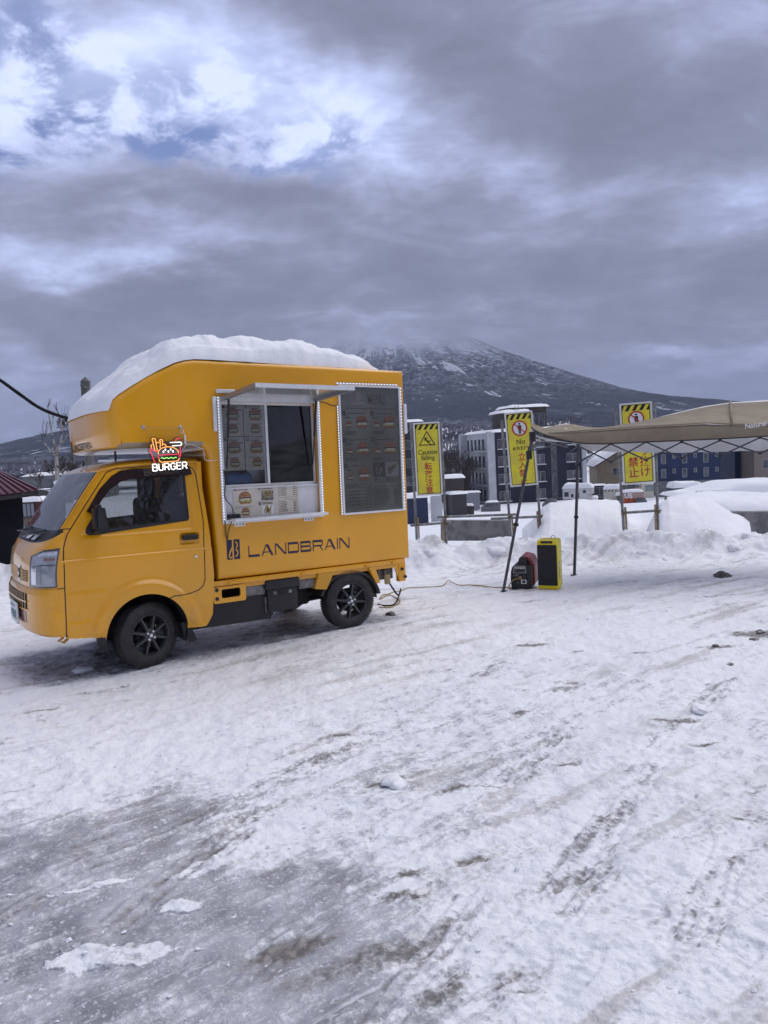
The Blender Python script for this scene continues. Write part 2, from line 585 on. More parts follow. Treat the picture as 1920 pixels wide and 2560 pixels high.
M['genblack'] = mat('generator_black', (0.014, 0.015, 0.018), 0.42, var=0.3, vscale=18)
M['spkyellow'] = mat('speaker_yellow', (0.80, 0.66, 0.012), 0.38, var=0.06, vscale=6)
M['grillecloth'] = mat('speaker_grille', (0.007, 0.009, 0.015), 0.6, bump=0.3, bscale=300)
M['cordyellow'] = mat('yellow_cord', (0.34, 0.23, 0.06), 0.6)
M['concrete'] = mat('concrete', (0.24, 0.24, 0.24), 0.85, col2=(0.14, 0.14, 0.145), vscale=3.5, bump=0.3, bscale=14)
M['stone'] = mat('grey_stone', (0.16, 0.15, 0.145), 0.85, col2=(0.09, 0.085, 0.08), vscale=10, bump=0.5, bscale=20)
M['bark'] = mat('birch_bark', (0.36, 0.34, 0.32), 0.85, col2=(0.10, 0.085, 0.08), vscale=9.0, two=(0.46, 0.60))
M['twig'] = mat('dark_twigs', (0.032, 0.027, 0.028), 0.9, col2=(0.10, 0.085, 0.08), vscale=3)
M['cable'] = mat('aerial_cable', (0.010, 0.010, 0.012), 0.85, spec=0.2)
M['polemat'] = mat('weathered_pole', (0.135, 0.135, 0.13), 0.8, col2=(0.075, 0.08, 0.07), vscale=5)


def snow_mat(name, near=False):
    m = bpy.data.materials.new(name)
    m.use_nodes = True
    g = NT(m.node_tree)
    out = g.n('ShaderNodeOutputMaterial')
    b = g.n('ShaderNodeBsdfPrincipled')
    g.t.links.new(b.outputs[0], out.inputs[0])
    P = g.n('ShaderNodeNewGeometry').outputs['Position']
    n1 = g.noise(P, 0.9, 5, 0.6)
    n2 = g.noise(P, 9.0, 6, 0.62)
    n3 = g.noise(P, 42.0, 4, 0.6)
    white = g.mix(g.rng(n1, 0.35, 0.65), (0.80, 0.815, 0.85), (0.85, 0.86, 0.885))
    rough = 0.62
    if near:
        ad = g.n('ShaderNodeAttribute', attribute_name='dirt').outputs['Fac']
        ai = g.n('ShaderNodeAttribute', attribute_name='ice').outputs['Fac']
        # packed grey slush and ice with a mottled edge
        PS = g.scalev(P, (1.0, 1.0, 1.0))
        x_, y_, z_ = g.sep(P)
        su = g.add(g.mul(x_, 0.81), g.mul(y_, 0.58)); sv = g.sub(g.mul(y_, 0.81), g.mul(x_, 0.58))
        streak = g.noise(g.vec(g.mul(su, 2.2), g.mul(sv, 15.0), 0.0), 1.0, 6, 0.65, 0.3)
        mott = g.add(g.add(g.mul(g.sub(n2, 0.5), 0.9), g.mul(g.sub(n3, 0.5), 0.8)), g.mul(g.sub(streak, 0.5), 1.1))
        ice = g.rng(g.add(ai, g.mul(mott, 1.25)), 0.25, 0.95)
        icecol = g.mix(g.rng(g.noise(P, 3.5, 6, 0.6), 0.35, 0.66), (0.38, 0.39, 0.425), (0.18, 0.184, 0.205))
        icecol = g.mix(g.mul(g.rng(n3, 0.54, 0.66), 0.75), icecol, (0.60, 0.61, 0.64))
        icecol = g.mix(g.mul(g.rng(streak, 0.60, 0.68), 0.7), icecol, (0.68, 0.69, 0.72))
        scr = g.noise(g.vec(g.mul(su, 0.9), g.mul(sv, 46.0), 7.0), 1.0, 3, 0.5)
        icecol = g.mix(g.mul(g.rng(scr, 0.66, 0.72), 0.8), icecol, (0.70, 0.71, 0.74))
        icecol = g.mix(g.rng(g.noise(P, 26.0, 3, 0.7), 0.66, 0.70), icecol, (0.78, 0.79, 0.82))
        slow = g.noise(g.vec(g.mul(su, 0.55), g.mul(sv, 4.2), 3.0), 1.0, 7, 0.66, 0.4)
        smear = g.mul(g.rng(g.add(slow, g.mul(g.sub(n3, 0.5), 0.25)), 0.52, 0.64), g.rng(g.noise(P, 0.45, 3, 0.5), 0.36, 0.54))
        white = g.mix(g.mul(smear, 0.62), white, (0.42, 0.405, 0.385))
        c = g.mix(g.mul(ice, 0.94), white, icecol)
        dirt = g.rng(g.add(g.mul(ad, 1.25), g.mul(mott, 1.1)), 0.34, 0.95)
        dcol = g.mix(g.rng(n3, 0.4, 0.6), (0.25, 0.232, 0.215), (0.12, 0.108, 0.10))
        c = g.mix(g.mul(dirt, 0.9), c, dcol)
        speck = g.mul(g.rng(g.noise(P, 75.0, 2, 0.5), 0.70, 0.74), g.rng(n1, 0.40, 0.60))
        c = g.mix(g.mul(speck, 0.55), c, (0.30, 0.28, 0.26))
        g.put(b.inputs['Base Color'], c)
        g.put(b.inputs['Roughness'], g.sub(0.68, g.mul(ice, g.rng(n2, 0.3, 0.7, 0.48, 0.20))))
        hgt = g.add(g.mul(n2, g.sub(0.9, g.mul(ice, 0.6))), g.mul(n3, g.sub(0.35, g.mul(ice, 0.22))))
        dist = 0.030
    else:
        g.put(b.inputs['Base Color'], white)
        b.inputs['Roughness'].default_value = rough
        hgt = g.add(n1, g.add(g.mul(n2, 0.55), g.mul(n3, 0.16)))
        dist = 0.03
    b.inputs['Specular IOR Level'].default_value = 0.35
    bp = g.n('ShaderNodeBump')
    bp.inputs['Strength'].default_value = 0.75 if near else 0.55
    bp.inputs['Distance'].default_value = dist
    g.put(bp.inputs['Height'], hgt)
    g.t.links.new(bp.outputs[0], b.inputs['Normal'])
    return m


M['snow_near'] = snow_mat('trodden_snow', True)
M['snow'] = snow_mat('fresh_snow')

# ------------------------------------------------------------------ terrain
_TY = np.array([-4000, -60, 0, 4, 5.9, 6.9, 8.9, 10.7, 11.8, 13.0, 14.5, 20, 30, 60, 100, 130, 160, 260, 600, 1500, 3000, 5000, 14000.])
_TZ = np.array([-1.3, -1.4, -1.6, -1.625, -1.652, -1.685, -1.828, -2.005, -2.06, -2.12, -2.35, -2.75, -3.65, -6.45, -9.75, -11.0, -12.5, -15, -24, -18, 8, 40, 60.])


def gz(y):
    """height of the ground (world z) by distance ahead"""
    y = np.asarray(y, float)
    a = np.interp(y, _TY, _TZ)
    s = np.clip(np.abs(y) * 0.04, 0.25, 400)
    a = (np.interp(y - s, _TY, _TZ) + np.interp(y + s, _TY, _TZ) + 2 * a) / 4
    return a + H


def gp(px, py, lift=0.0):
    """point on the yard in that direction"""
    d = px_ray(px, py)
    lo, hi = 0.8, 300.0
    for _ in range(50):
        t = (lo + hi) / 2
        if d[2] * t + H > float(gz(t)): lo = t
        else: hi = t
    t = (lo + hi) / 2
    return Vector((d[0] * t, t, float(gz(t)) + lift))


def seg_dist(X, Y, pts):
    best = np.full(X.shape, 1e9); along = np.zeros(X.shape); side = np.zeros(X.shape); acc = 0.0
    for (ax_, ay_), (bx_, by_) in zip(pts[:-1], pts[1:]):
        dx, dy = bx_ - ax_, by_ - ay_
        L = math.hypot(dx, dy)
        t = np.clip(((X - ax_) * dx + (Y - ay_) * dy) / (L * L), 0, 1)
        ex, ey = X - (ax_ + t * dx), Y - (ay_ + t * dy)
        d = np.hypot(ex, ey)
        k = d < best
        best = np.where(k, d, best); along = np.where(k, acc + t * L, along)
        side = np.where(k, (ex * dy - ey * dx) / L, side)
        acc += L
    return best, along, side


def in_poly(X, Y, poly):
    r = np.zeros(X.shape, bool); j = len(poly) - 1
    for i in range(len(poly)):
        xi, yi = poly[i]; xj, yj = poly[j]
        k = ((yi > Y) != (yj > Y)) & (X < (xj - xi) * (Y - yi) / ((yj - yi) if yj != yi else 1e-9) + xi)
        r ^= k; j = i
    return r


def blobm(X, Y, px, py, rx, ry, rot=0.0):
    p = gp(px, py)
    c, s = math.cos(math.radians(rot)), math.sin(math.radians(rot))
    u = ((X - p.x) * c + (Y - p.y) * s) / rx
    v = (-(X - p.x) * s + (Y - p.y) * c) / ry
    return np.exp(-(u * u + v * v) * 1.4)


TRUCK_O = np.array([-1.9197683, 5.85971245, -1.67274415])
TRUCK_AX = np.array([0.83044654, 0.55637333, -0.02841219])
TRUCK_AY = np.array([-0.5569173, 0.83039636, -0.01688206])
TRUCK_AZ = np.array([0.01420065, 0.02984289, 0.99945372])

TRACKS = [  # wheel ruts pressed in the snow: frame points, half width, depth
    ([(1390, 2250), (1539, 2000), (1680, 1830), (1816, 1693)], 0.085, 0.016),
    ([(1130, 2130), (1284, 1930), (1440, 1790), (1560, 1715), (1670, 1640)], 0.085, 0.012),
    ([(620, 2420), (860, 2180), (1070, 1960), (1300, 1790), (1480, 1660)], 0.09, 0.010),
    ([(300, 2300), (480, 2150), (640, 2030), (900, 1850), (1120, 1720), (1260, 1650)], 0.085, 0.009),
    ([(-60, 2330), (180, 2180), (390, 2090), (620, 1985), (840, 1860)], 0.08, 0.008),
    ([(1190, 2560), (1310, 2380), (1430, 2240), (1500, 2160)], 0.08, 0.012),
    ([(960, 2560), (1100, 2360), (1180, 2250)], 0.08, 0.009),
    ([(1740, 2330), (1790, 2180), (1850, 2050), (1920, 1930)], 0.07, 0.010),
]
PRINTS = [(1560, 2200, 20), (1700, 2330, 60), (1830, 2350, -30), (1640, 2290, 80), (1820, 2400, 35), (1500, 1900, 10), (1380, 1840, 50), (1750, 2080, 70),
          (1620, 1960, 0), (1280, 2110, 30), (1860, 2230, 15), (1450, 2420, 50), (1120, 1800, 20), (1690, 1880, 65)]


def build_yard():
    rows, cols = 620, 640
    yv = np.concatenate([1 / np.linspace(1 / 1.65, 1 / 10.4, 500), np.arange(10.42, 14.62, 0.028)])
    rows = len(yv)
    u = np.linspace(-1, 1, cols)
    Y = np.repeat(yv[:, None], cols, 1)
    X = u[None, :] * (0.70 * Y + 0.9)
    Z = gz(Y).copy()
    # roll of the yard
    Z += 0.030 * fbm(X * 0.55, Y * 0.55, 3, 3) * sst(Y, 1.0, 3.0)
    ice = np.zeros_like(X); dirt = np.zeros_like(X)
    # the glazed area in the foreground
    pg = [(gp(*q).x, gp(*q).y) for q in ((-500, 2130), (0, 2045), (230, 2000), (430, 1950), (640, 1985), (600, 2090), (640, 2140), (860, 2110), (960, 2150), (1060, 2260), (1110, 2370), (1200, 2460), (1230, 2700), (300, 2900), (-700, 2900))]
    dd, _a, _s = seg_dist(X, Y, pg + pg[:1])
    sd_ = np.where(in_poly(X, Y, pg), -dd, dd) + 0.16 * fbm(X * 2.6, Y * 2.6, 15, 4)
    ice = np.maximum(ice, 0.84 * sst(sd_, 0.34, -0.34))
    for b, w in (((560, 1625, 2.0, 0.30, 30), 0.34), ((800, 1600, 1.2, 0.3, 25), 0.28), ((1150, 1930, 0.8, 0.16, 38), 0.55), ((1250, 1860, 0.5, 0.18, 35), 0.45), ((1230, 1560, 1.8, 0.7, 10), 0.20), ((1100, 2060, .4, .2, 30), .5)):
        ice = np.maximum(ice, w * blobm(X, Y, *b))
    # fresh patches lying on the ice
    for b in ((190, 2400, 0.17, 0.085, 18), (450, 2262, 0.10, 0.05, 10), (560, 2140, 0.24, 0.06, 30), (720, 2090, 0.26, 0.10, 30), (260, 2210, 0.22, 0.02, 22),
              (330, 2390, .16, .05, 20), (60, 2010, .35, .05, 20)):
        kb = blobm(X, Y, *b)
        k = np.clip(kb * 1.35 + 1.2 * fbm(X * 9, Y * 13, 5, 5, 0.65) * sst(kb, 0.04, 0.3), 0, 1)
        ice = ice * (1 - 0.9 * sst(k, 0.40, 0.75)); Z += 0.006 * sst(k, 0.35, 0.95)
    # grit and thaw spots
    for px, py, rx, ry, w, rot in ((720, 2365, 0.19, 0.07, 0.95, 15), (1330, 1608, 0.20, 0.05, 1.0, 0), (1445, 1625, 0.09, 0.03, 0.95, 0), (1425, 1697, 0.14, 0.035, 0.85, 0), (1318, 1720, 0.13, 0.03, 0.7, 0),
                                   (1790, 1495, 0.42, 0.05, 0.8, 0), (1600, 1625, 0.22, 0.05, 0.65, 0), (1690, 1795, 0.22, 0.035, 0.95, 0), (1770, 1855, 0.16, 0.03, 0.75, 0), (835, 1838, 0.16, 0.04, 0.7, 20),
                                   (950, 1950, 0.20, 0.05, 0.75, 15), (1150, 1960, 0.16, 0.045, 0.85, 20), (1240, 1955, 0.1, 0.03, 0.75, 0), (1180, 2140, 0.10, 0.045, 0.9, 10), (1520, 2100, 0.08, 0.03, 0.75, 0),
                                   (1040, 2170, 0.18, 0.05, 0.7, 15), (1010, 2230, 0.16, 0.05, 0.7, 0), (1300, 1770, 0.3, 0.06, 0.5, 20), (1895, 1580, 0.30, 0.16, 1.0, 0), (1800, 1612, 0.25, 0.07, 0.75, 0), (1840, 2040, .06, .03, .8, 0),
                                   (1330, 1850, .25, .05, .5, 30), (1420, 1900, .1, .03, .75, 0), (1110, 1480, .35, .04, .6, 5), (250, 1720, .4, .05, .6, 20), (120, 1770, .2, .04, .55, 20), (1320, 2470, .08, .04, .55, 0), (930, 2390, .3, .1, .62, 20), (800, 2440, .3, .1, .5, 25), (1080, 2490, .25, .09, .6, 30),
                                   (1290, 2440, .3, .09, .5, 30), (760, 1610, .4, .05, .35, 20), (870, 1555, .5, .1, .45, 0), (480, 1640, .5, .1, .4, 30)):
        dirt = np.maximum(dirt, w * blobm(X, Y, px, py, rx, ry, rot))
    tread = np.zeros_like(X)
    for pts, hw, dep in TRACKS:
        g2 = [(gp(*p).x, gp(*p).y) for p in pts]
        d, al, sd = seg_dist(X, Y, g2)
        inside = sst(d, hw * 1.25, hw * 0.8)
        fade = 0.30 + 0.70 * sst(fbm(al * 1.1 + dep * 900, al * 0 + hw * 40, 41, 3) + 0.35 * fbm(X * 5, Y * 5, 44, 3), -0.2, 0.35)
        rib = 0.5 + 0.5 * np.cos(sd / hw * 9.4)
        lug = 0.5 + 0.5 * np.sign(np.sin(al * 130 + np.abs(sd) * 60))
        Z += inside * fade * (-dep * 0.7 + 0.008 * rib ** 2 + 0.0015 * lug) + 0.006 * fade * np.exp(-((d - hw * 1.45) / 0.025) ** 2) * sst(fbm(al * 5, al * 0 + hw * 90, 43, 3), -0.2, 0.4)
        tread = np.maximum(tread, inside * fade)
        dirt = np.maximum(dirt, inside * fade * (0.22 + 0.24 * (1 - rib)))
        ice = np.maximum(ice, inside * fade * 0.45)
    for px, py, rot in PRINTS:                       # boot prints
        p = gp(px, py); c, s = math.cos(math.radians(rot)), math.sin(math.radians(rot))
        a = ((X - p.x) * c + (Y - p.y) * s) / 0.15; b = (-(X - p.x) * s + (Y - p.y) * c) / 0.05
        k = sst(np.sqrt(a * a + b * b), 1.15, 0.85)
        Z += k * (-0.009 + 0.003 * np.sin(a * 22))
        Z += 0.003 * np.exp(-((np.sqrt(a * a + b * b) - 1.3) / 0.18) ** 2) * sst(fbm(X * 9, Y * 9, 45, 2), -0.3, 0.4)
    ice = np.maximum(ice, 0.20 + 0.30 * fbm(X * 0.8 + 9, Y * 0.8, 13, 4) + 0.08 * sst(Y, 5.0, 2.2))
    calm = 1 - 0.75 * np.clip(ice * 1.6 - 0.5, 0, 1)
    # wind-packed, trodden relief stretched along the drive direction
    ca, sa = math.cos(0.62), math.sin(0.62)
    U = X * ca + Y * sa; V = -X * sa + Y * ca
    r1 = 1 - np.abs(fbm(U * 3.0, V * 6.5, 11, 4))
    Z += calm * 0.022 * (r1 - 0.75)
    r2 = fbm(X * 9.5, Y * 11.0, 23, 4, 0.6)
    Z += calm * 0.019 * np.clip(r2, -0.35, 0.6)
    r3 = np.clip(fbm(X * 21.0, Y * 25.0, 31, 3, 0.6), -0.4, 1.0)
    Z += (0.35 + 0.65 * calm) * 0.0085 * np.clip(r3, -0.4, 0.5) * sst(Y, 14.0, 4.0)
    crumbs = np.clip(fbm(X * 14, Y * 14, 57, 3, 0.65) - 0.34, 0, 1)
    Z += calm * 0.014 * crumbs * sst(fbm(X * 0.9, Y * 0.9, 61, 2), -0.15, 0.35)
    Z -= 0.012 * dirt * sst(fbm(X * 8, Y * 8, 71, 3), -0.3, 0.3)
    dirt = np.maximum(dirt, 0.42 * sst(fbm(X * 1.3 + 3, Y * 1.3, 77, 3), 0.12, 0.55) * sst(fbm(X * 6, Y * 6, 78, 2), -0.1, 0.4))
    # ploughed bank along the back of the yard
    cy = 12.75 + 0.25 * np.sin(X * 0.8) + 0.15 * fbm(X * 0.7, X * 0 + 4, 81, 2)
    hb = np.interp(X, [-12, -4, 0.3, 1.2, 2.2, 3.0, 4.2, 5.6, 6.6, 7.4, 9.5], [0.5, 0.5, 0.53, 0.50, 0.50, 0.46, 0.46, 0.42, 0.24, 0.16, 0.2])
    prof = np.where(Y < cy, np.exp(-((cy - Y) / 0.50) ** 2), np.exp(-((Y - cy) / 0.75) ** 2))
    lump = 0.55 + 0.9 * fbm(X * 1.05, Y * 1.6, 91, 3)
    lump2 = 0.7 + 0.75 * np.clip(fbm(X * 2.6, Y * 2.6, 93, 4, 0.55), -0.5, 1)
    apron = np.exp(-np.clip(cy - Y, 0, 9) / 0.95) * sst(Y, 9.8, 11.4)
    Z += hb * prof * (0.68 + 0.36 * lump) + 0.19 * (lump2 - 0.7) * np.clip(apron * 1.3, 0, 1) + 0.06 * (lump - 0.6) * sst(Y, 9.5, 11.5)
    dirt *= 1 - 0.8 * sst(Y, 11.0, 12.0)
    # settle flat under the wheels, and a slight trough below the truck
    for lx, lz in ((-0.009, 0.004), (1.893, 0.032)):
        for ly in (0.09, 1.38):
            w = TRUCK_O + TRUCK_AX * lx + TRUCK_AY * ly + TRUCK_AZ * lz
            k = np.exp(-((X - w[0]) ** 2 + (Y - w[1]) ** 2) / 0.045)
            Z = Z * (1 - k) + (w[2] + H + 0.012) * k
            dirt = np.maximum(dirt, 0.4 * np.exp(-((X - w[0]) ** 2 + (Y - w[1]) ** 2) / 0.09))
    c = TRUCK_O + TRUCK_AX * 0.9 + TRUCK_AY * 0.74
    a = (X - c[0]) * TRUCK_AX[0] + (Y - c[1]) * TRUCK_AX[1]; b = (X - c[0]) * TRUCK_AY[0] + (Y - c[1]) * TRUCK_AY[1]
    under = sst(np.abs(a), 2.1, 1.5) * sst(np.abs(b), 0.8, 0.55)
    Z -= 0.015 * under; ice = np.maximum(ice, 0.75 * under); dirt = np.maximum(dirt, 0.38 * under)  # ground greyer and darker across the truck's footprint
    # the sheet dives under the field at its rim
    Z -= 0.25 * np.maximum(sst(np.abs(u)[None, :] + 0 * Y, 0.97, 1.0), sst(Y, 14.0, 14.6))
    global YARD
    YARD = (yv, X, Z)
    o = grid_mesh('ground', X, Y, Z, M['snow_near'], attrs={'ice': ice, 'dirt': dirt})
    setp(o, 'trodden snow and grey ice covering the yard', None, None, 'structure')
    # loose crumbs of snow kicked over the yard
    rs = np.random.RandomState(5)
    b = MB()
    for i in range(900):
        yy = 2.0 + 9.5 * rs.rand() ** 1.6
        xx = (rs.rand() * 2 - 1) * (0.56 * yy + 0.1)
        if fbm(np.array([xx * 0.9]), np.array([yy * 0.9]), 61, 2)[0] < -0.05 and rs.rand() < 0.8: continue
        r = 0.003 + 0.010 * rs.rand() ** 4
        zz = ground_z(xx, yy) + r * 0.3
        ang = rs.rand(3) * 6.3
        R = Matrix.Rotation(ang[0], 3, 'X') @ Matrix.Rotation(ang[1], 3, 'Z')
        vs = []
        for dx, dy, dz in ((1, 0, 0), (-1, 0, 0), (0, 1, 0), (0, -1, 0), (0, 0, 1), (0, 0, -1)):
            q = R @ Vector((dx, dy * 0.8, dz * 0.6)) * r * (0.7 + 0.6 * rs.rand())
            vs.append((xx + q.x * 1.3, yy + q.y, zz + q.z))
        b.raw(vs, [(0, 2, 4), (2, 1, 4), (1, 3, 4), (3, 0, 4), (2, 0, 5), (1, 2, 5), (3, 1, 5), (0, 3, 5)])
    setp(b.build('snow_crumbs', M['snow']), 'small loose crumbs of snow scattered over the trodden yard', 'snow', None, 'stuff')


def ground_z(x, y):
    yv, X, Z = YARD
    i = int(np.clip(np.searchsorted(yv, y), 1, len(yv) - 1))
    t = (y - yv[i - 1]) / (yv[i] - yv[i - 1])
    z0 = np.interp(x, X[i - 1], Z[i - 1]); z1 = np.interp(x, X[i], Z[i])
    return float(z0 * (1 - t) + z1 * t)


def field_mat():
    m = bpy.data.materials.new('snow_fields_and_woods')
    m.use_nodes = True
    g = NT(m.node_tree)
    out = g.n('ShaderNodeOutputMaterial')
    b = g.n('ShaderNodeBsdfPrincipled')
    g.t.links.new(b.outputs[0], out.inputs[0])
    P = g.n('ShaderNodeNewGeometry').outputs['Position']
    x, y, z = g.sep(P)
    r = g.m('SQRT', g.add(g.mul(x, x), g.mul(y, y)))
    n = g.noise(g.scalev(P, (0.0016, 0.0040, 0.0)), 1.0, 7, 0.62)
    wood = g.mul(g.rng(n, 0.44, 0.52), g.rng(r, 260, 700))
    n2 = g.noise(g.scalev(P, (0.08, 0.03, 0.02)), 1.0, 5, 0.7)
    wc = g.mix(g.rng(n2, 0.4, 0.68), (0.035, 0.036, 0.046), (0.20, 0.20, 0.24))
    c = g.mix(wood, (0.80, 0.815, 0.86), wc)
    g.put(b.inputs['Base Color'], c)
    b.inputs['Roughness'].default_value = 0.8
    b.inputs['Specular IOR Level'].default_value = 0.1
    return m


def build_field():
    rr = np.concatenate([[0.5], np.geomspace(3, 13000, 150)])
    aa = np.radians(np.concatenate([np.linspace(-180, -45, 30)[:-1], np.linspace(-45, 45, 130)[:-1], np.linspace(45, 180, 31)]))
    R, A = np.meshgrid(rr, aa, indexing='ij')
    X, Y = R * np.sin(A), R * np.cos(A)
    Z = gz(Y) - 0.14
    Z += 0.25 * fbm(X * 0.05, Y * 0.05, 101, 3) * sst(R, 16, 40) + 1.2 * fbm(X * 0.006, Y * 0.006, 103, 3) * sst(R, 100, 400) + 25 * fbm(X * 0.0007, Y * 0.0007, 107, 3) * sst(R, 900, 2500)
    Z += 0.25 * sst(Y, 14.0, 17.0)
    o = grid_mesh('snow_field', X, Y, Z, field_mat())
    setp(o, 'open snow field falling away to the town and the far woods', None, None, 'structure')


def mountain_mat():
    m = bpy.data.materials.new('wooded_mountain')
    m.use_nodes = True
    g = NT(m.node_tree)
    out = g.n('ShaderNodeOutputMaterial')
    b = g.n('ShaderNodeBsdfPrincipled')
    P = g.n('ShaderNodeNewGeometry').outputs['Position']
    x, y, z = g.sep(P)
    alt = z
    # gullies run down the cone: stretch noise along the fall line
    ang = g.m('ARCTAN2', g.sub(x, 164.0), g.sub(9000.0, y))
    rad = g.m('SQRT', g.add(g.m('POWER', g.sub(x, 164.0), 2.0), g.m('POWER', g.sub(y, 9000.0), 2.0)))
    S = g.vec(g.mul(ang, 60.0), g.mul(rad, 0.0022), 0.0)
    ns = g.noise(S, 1.0, 6, 0.65, 0.4)
    n1 = g.noise(g.scalev(P, (0.0028, 0.0028, 0.0042)), 1.0, 8, 0.66, 0.5)
    n2 = g.noise(g.scalev(P, (0.011, 0.011, 0.009)), 1.0, 6, 0.72)
    n3 = g.noise(g.scalev(P, (0.030, 0.030, 0.008)), 1.0, 5, 0.7)
    bare = g.add(g.add(g.mul(g.sub(ns, 0.5), 1.3), g.mul(g.sub(n1, 0.5), 1.7)), g.add(g.mul(g.sub(n2, 0.5), 0.9), g.rng(alt, 300, 1300, -0.24, 0.20, False)))
    open_ = g.rng(bare, 0.07, 0.17)
    fine = g.rng(g.add(g.mul(n3, 0.6), g.mul(n2, 0.4)), 0.44, 0.66)
    fine = g.mul(fine, g.rng(alt, 280, 1050, 0.10, 1.0, False))
    f = g.m('MAXIMUM', g.mul(open_, 0.85), fine)
    low = g.mul(g.rng(alt, 260, 60), g.rng(g.noise(g.scalev(P, (0.002, 0.002, 0.012)), 1.0, 5, 0.6), 0.50, 0.60))
    f = g.m('MAXIMUM', f, g.mul(low, g.rng(n3, 0.42, 0.66, 0.05, 0.55)))
    c = g.mix(f, (0.012, 0.015, 0.033), (0.52, 0.56, 0.65))
    g.put(b.inputs['Base Color'], c)
    b.inputs['Roughness'].default_value = 0.9
    b.inputs['Specular IOR Level'].default_value = 0.05
    # the summit is lost in the cloud deck
    tr = g.n('ShaderNodeBsdfTransparent')
    mx = g.n('ShaderNodeMixShader')
    lift = g.add(alt, g.mul(g.sub(g.noise(g.scalev(P, (0.0016, 0.0016, 0.0016)), 1.0, 5, 0.6), 0.5), 420.0))
    g.put(mx.inputs[0], g.rng(lift, 700, 1240))
    g.t.links.new(b.outputs[0], mx.inputs[1]); g.t.links.new(tr.outputs[0], mx.inputs[2])
    g.t.links.new(mx.outputs[0], out.inputs[0])
    return m


def build_mountain():
    na, nr = 260, 120
    rr = np.concatenate([np.linspace(420, 6800, nr)])
    aa = np.linspace(-math.pi, 0, na)
    R, A = np.meshgrid(rr, aa, indexing='ij')
    X = 164 + R * np.cos(A); Y = 9000 + R * np.sin(A)
    pr = [0, 500, 909, 1097, 1521, 2044, 2664, 3193, 3675, 4300, 5200, 6800]
    pz = [1650, 1480, 1260, 1153, 924, 714, 465, 345, 268, 154, 51, 10]
    Z = np.interp(R, pr, pz)
    Z = Z + (np.interp(R, [0, 3000, 4018, 4757, 6800], [0, 0, 70, 40, 0])) * sst(-np.cos(A), 0.5, 0.95)
    Z += 60 * np.exp(-(((X - 4150) / 420) ** 2 + ((Y - 8800) / 900) ** 2))
    rid = fbm(A * 14, R * 0.0006, 201, 4) * np.interp(R, [0, 1500, 6800], [55, 60, 14])
    Z += rid * sst(R, 420, 1600) * (1 - 0.75 * sst(np.abs(np.sin(A)), 0.35, 0.0)) + 22 * fbm(X * 0.004, Y * 0.004, 205, 4)
    o = grid_mesh('mountain', X, Y, Z + H, mountain_mat())
    setp(o, 'dark wooded snow streaked mountain with its summit lost in cloud', None, None, 'structure')
    # a pale range far off at the left
    xs = np.linspace(-14500, -9500, 60)
    Xh = np.repeat(xs[None, :], 6, 0); Yh = 21000 + np.linspace(0, 2500, 6)[:, None] + 0 * Xh
    hh = 1000 * np.exp(-((xs + 9950) / 520) ** 2) + 260 + 60 * fbm(xs * 0.003, xs * 0, 221, 3)
    Zh = np.linspace(0, 1, 6)[:, None] ** 0.6 * hh[None, :] * 0.86
    o = grid_mesh('distant_hills', Xh, Yh, Zh, mat('far_snow_range', (0.55, 0.57, 0.63), 0.9, col2=(0.25, 0.26, 0.31), vscale=0.002))
    setp(o, 'pale snowy range on the far horizon', None, None, 'structure')


build_field()
build_mountain()
build_yard()

# ------------------------------------------------------------------ the food truck
# local frame: x from the front axle to the rear, y from the near side to the far side, z up
TM = Matrix(((TRUCK_AX[0], TRUCK_AY[0], TRUCK_AZ[0], TRUCK_O[0]), (TRUCK_AX[1], TRUCK_AY[1], TRUCK_AZ[1], TRUCK_O[1]), (TRUCK_AX[2], TRUCK_AY[2], TRUCK_AZ[2], TRUCK_O[2] + H), (0, 0, 0, 1)))
truck = empty('food_truck', label='small yellow food truck with raised serving hatch and snow on its roof', cat='truck')
truck.matrix_world = TM
W = 1.475


def side(y0):
    """places (u,v,w) on the near side: u along x, v up, w outwards from plane y0"""
    return lambda u, v, w: (u, y0 - w, v)


def glass_mat(name, tint, ior, add):
    m = bpy.data.materials.new(name); m.use_nodes = True
    g = NT(m.node_tree)
    o_ = g.n('ShaderNodeOutputMaterial'); tb = g.n('ShaderNodeBsdfTransparent'); tb.inputs[0].default_value = tuple(tint) + (1,)
    gb = g.n('ShaderNodeBsdfGlossy'); gb.inputs['Roughness'].default_value = 0.02
    fz = g.n('ShaderNodeFresnel'); fz.inputs[0].default_value = ior; mx = g.n('ShaderNodeMixShader')
    g.put(mx.inputs[0], g.add(g.mul(fz.outputs[0], 1.0), add))
    g.t.links.new(tb.outputs[0], mx.inputs[1]); g.t.links.new(gb.outputs[0], mx.inputs[2]); g.t.links.new(mx.outputs[0], o_.inputs[0])
    return m


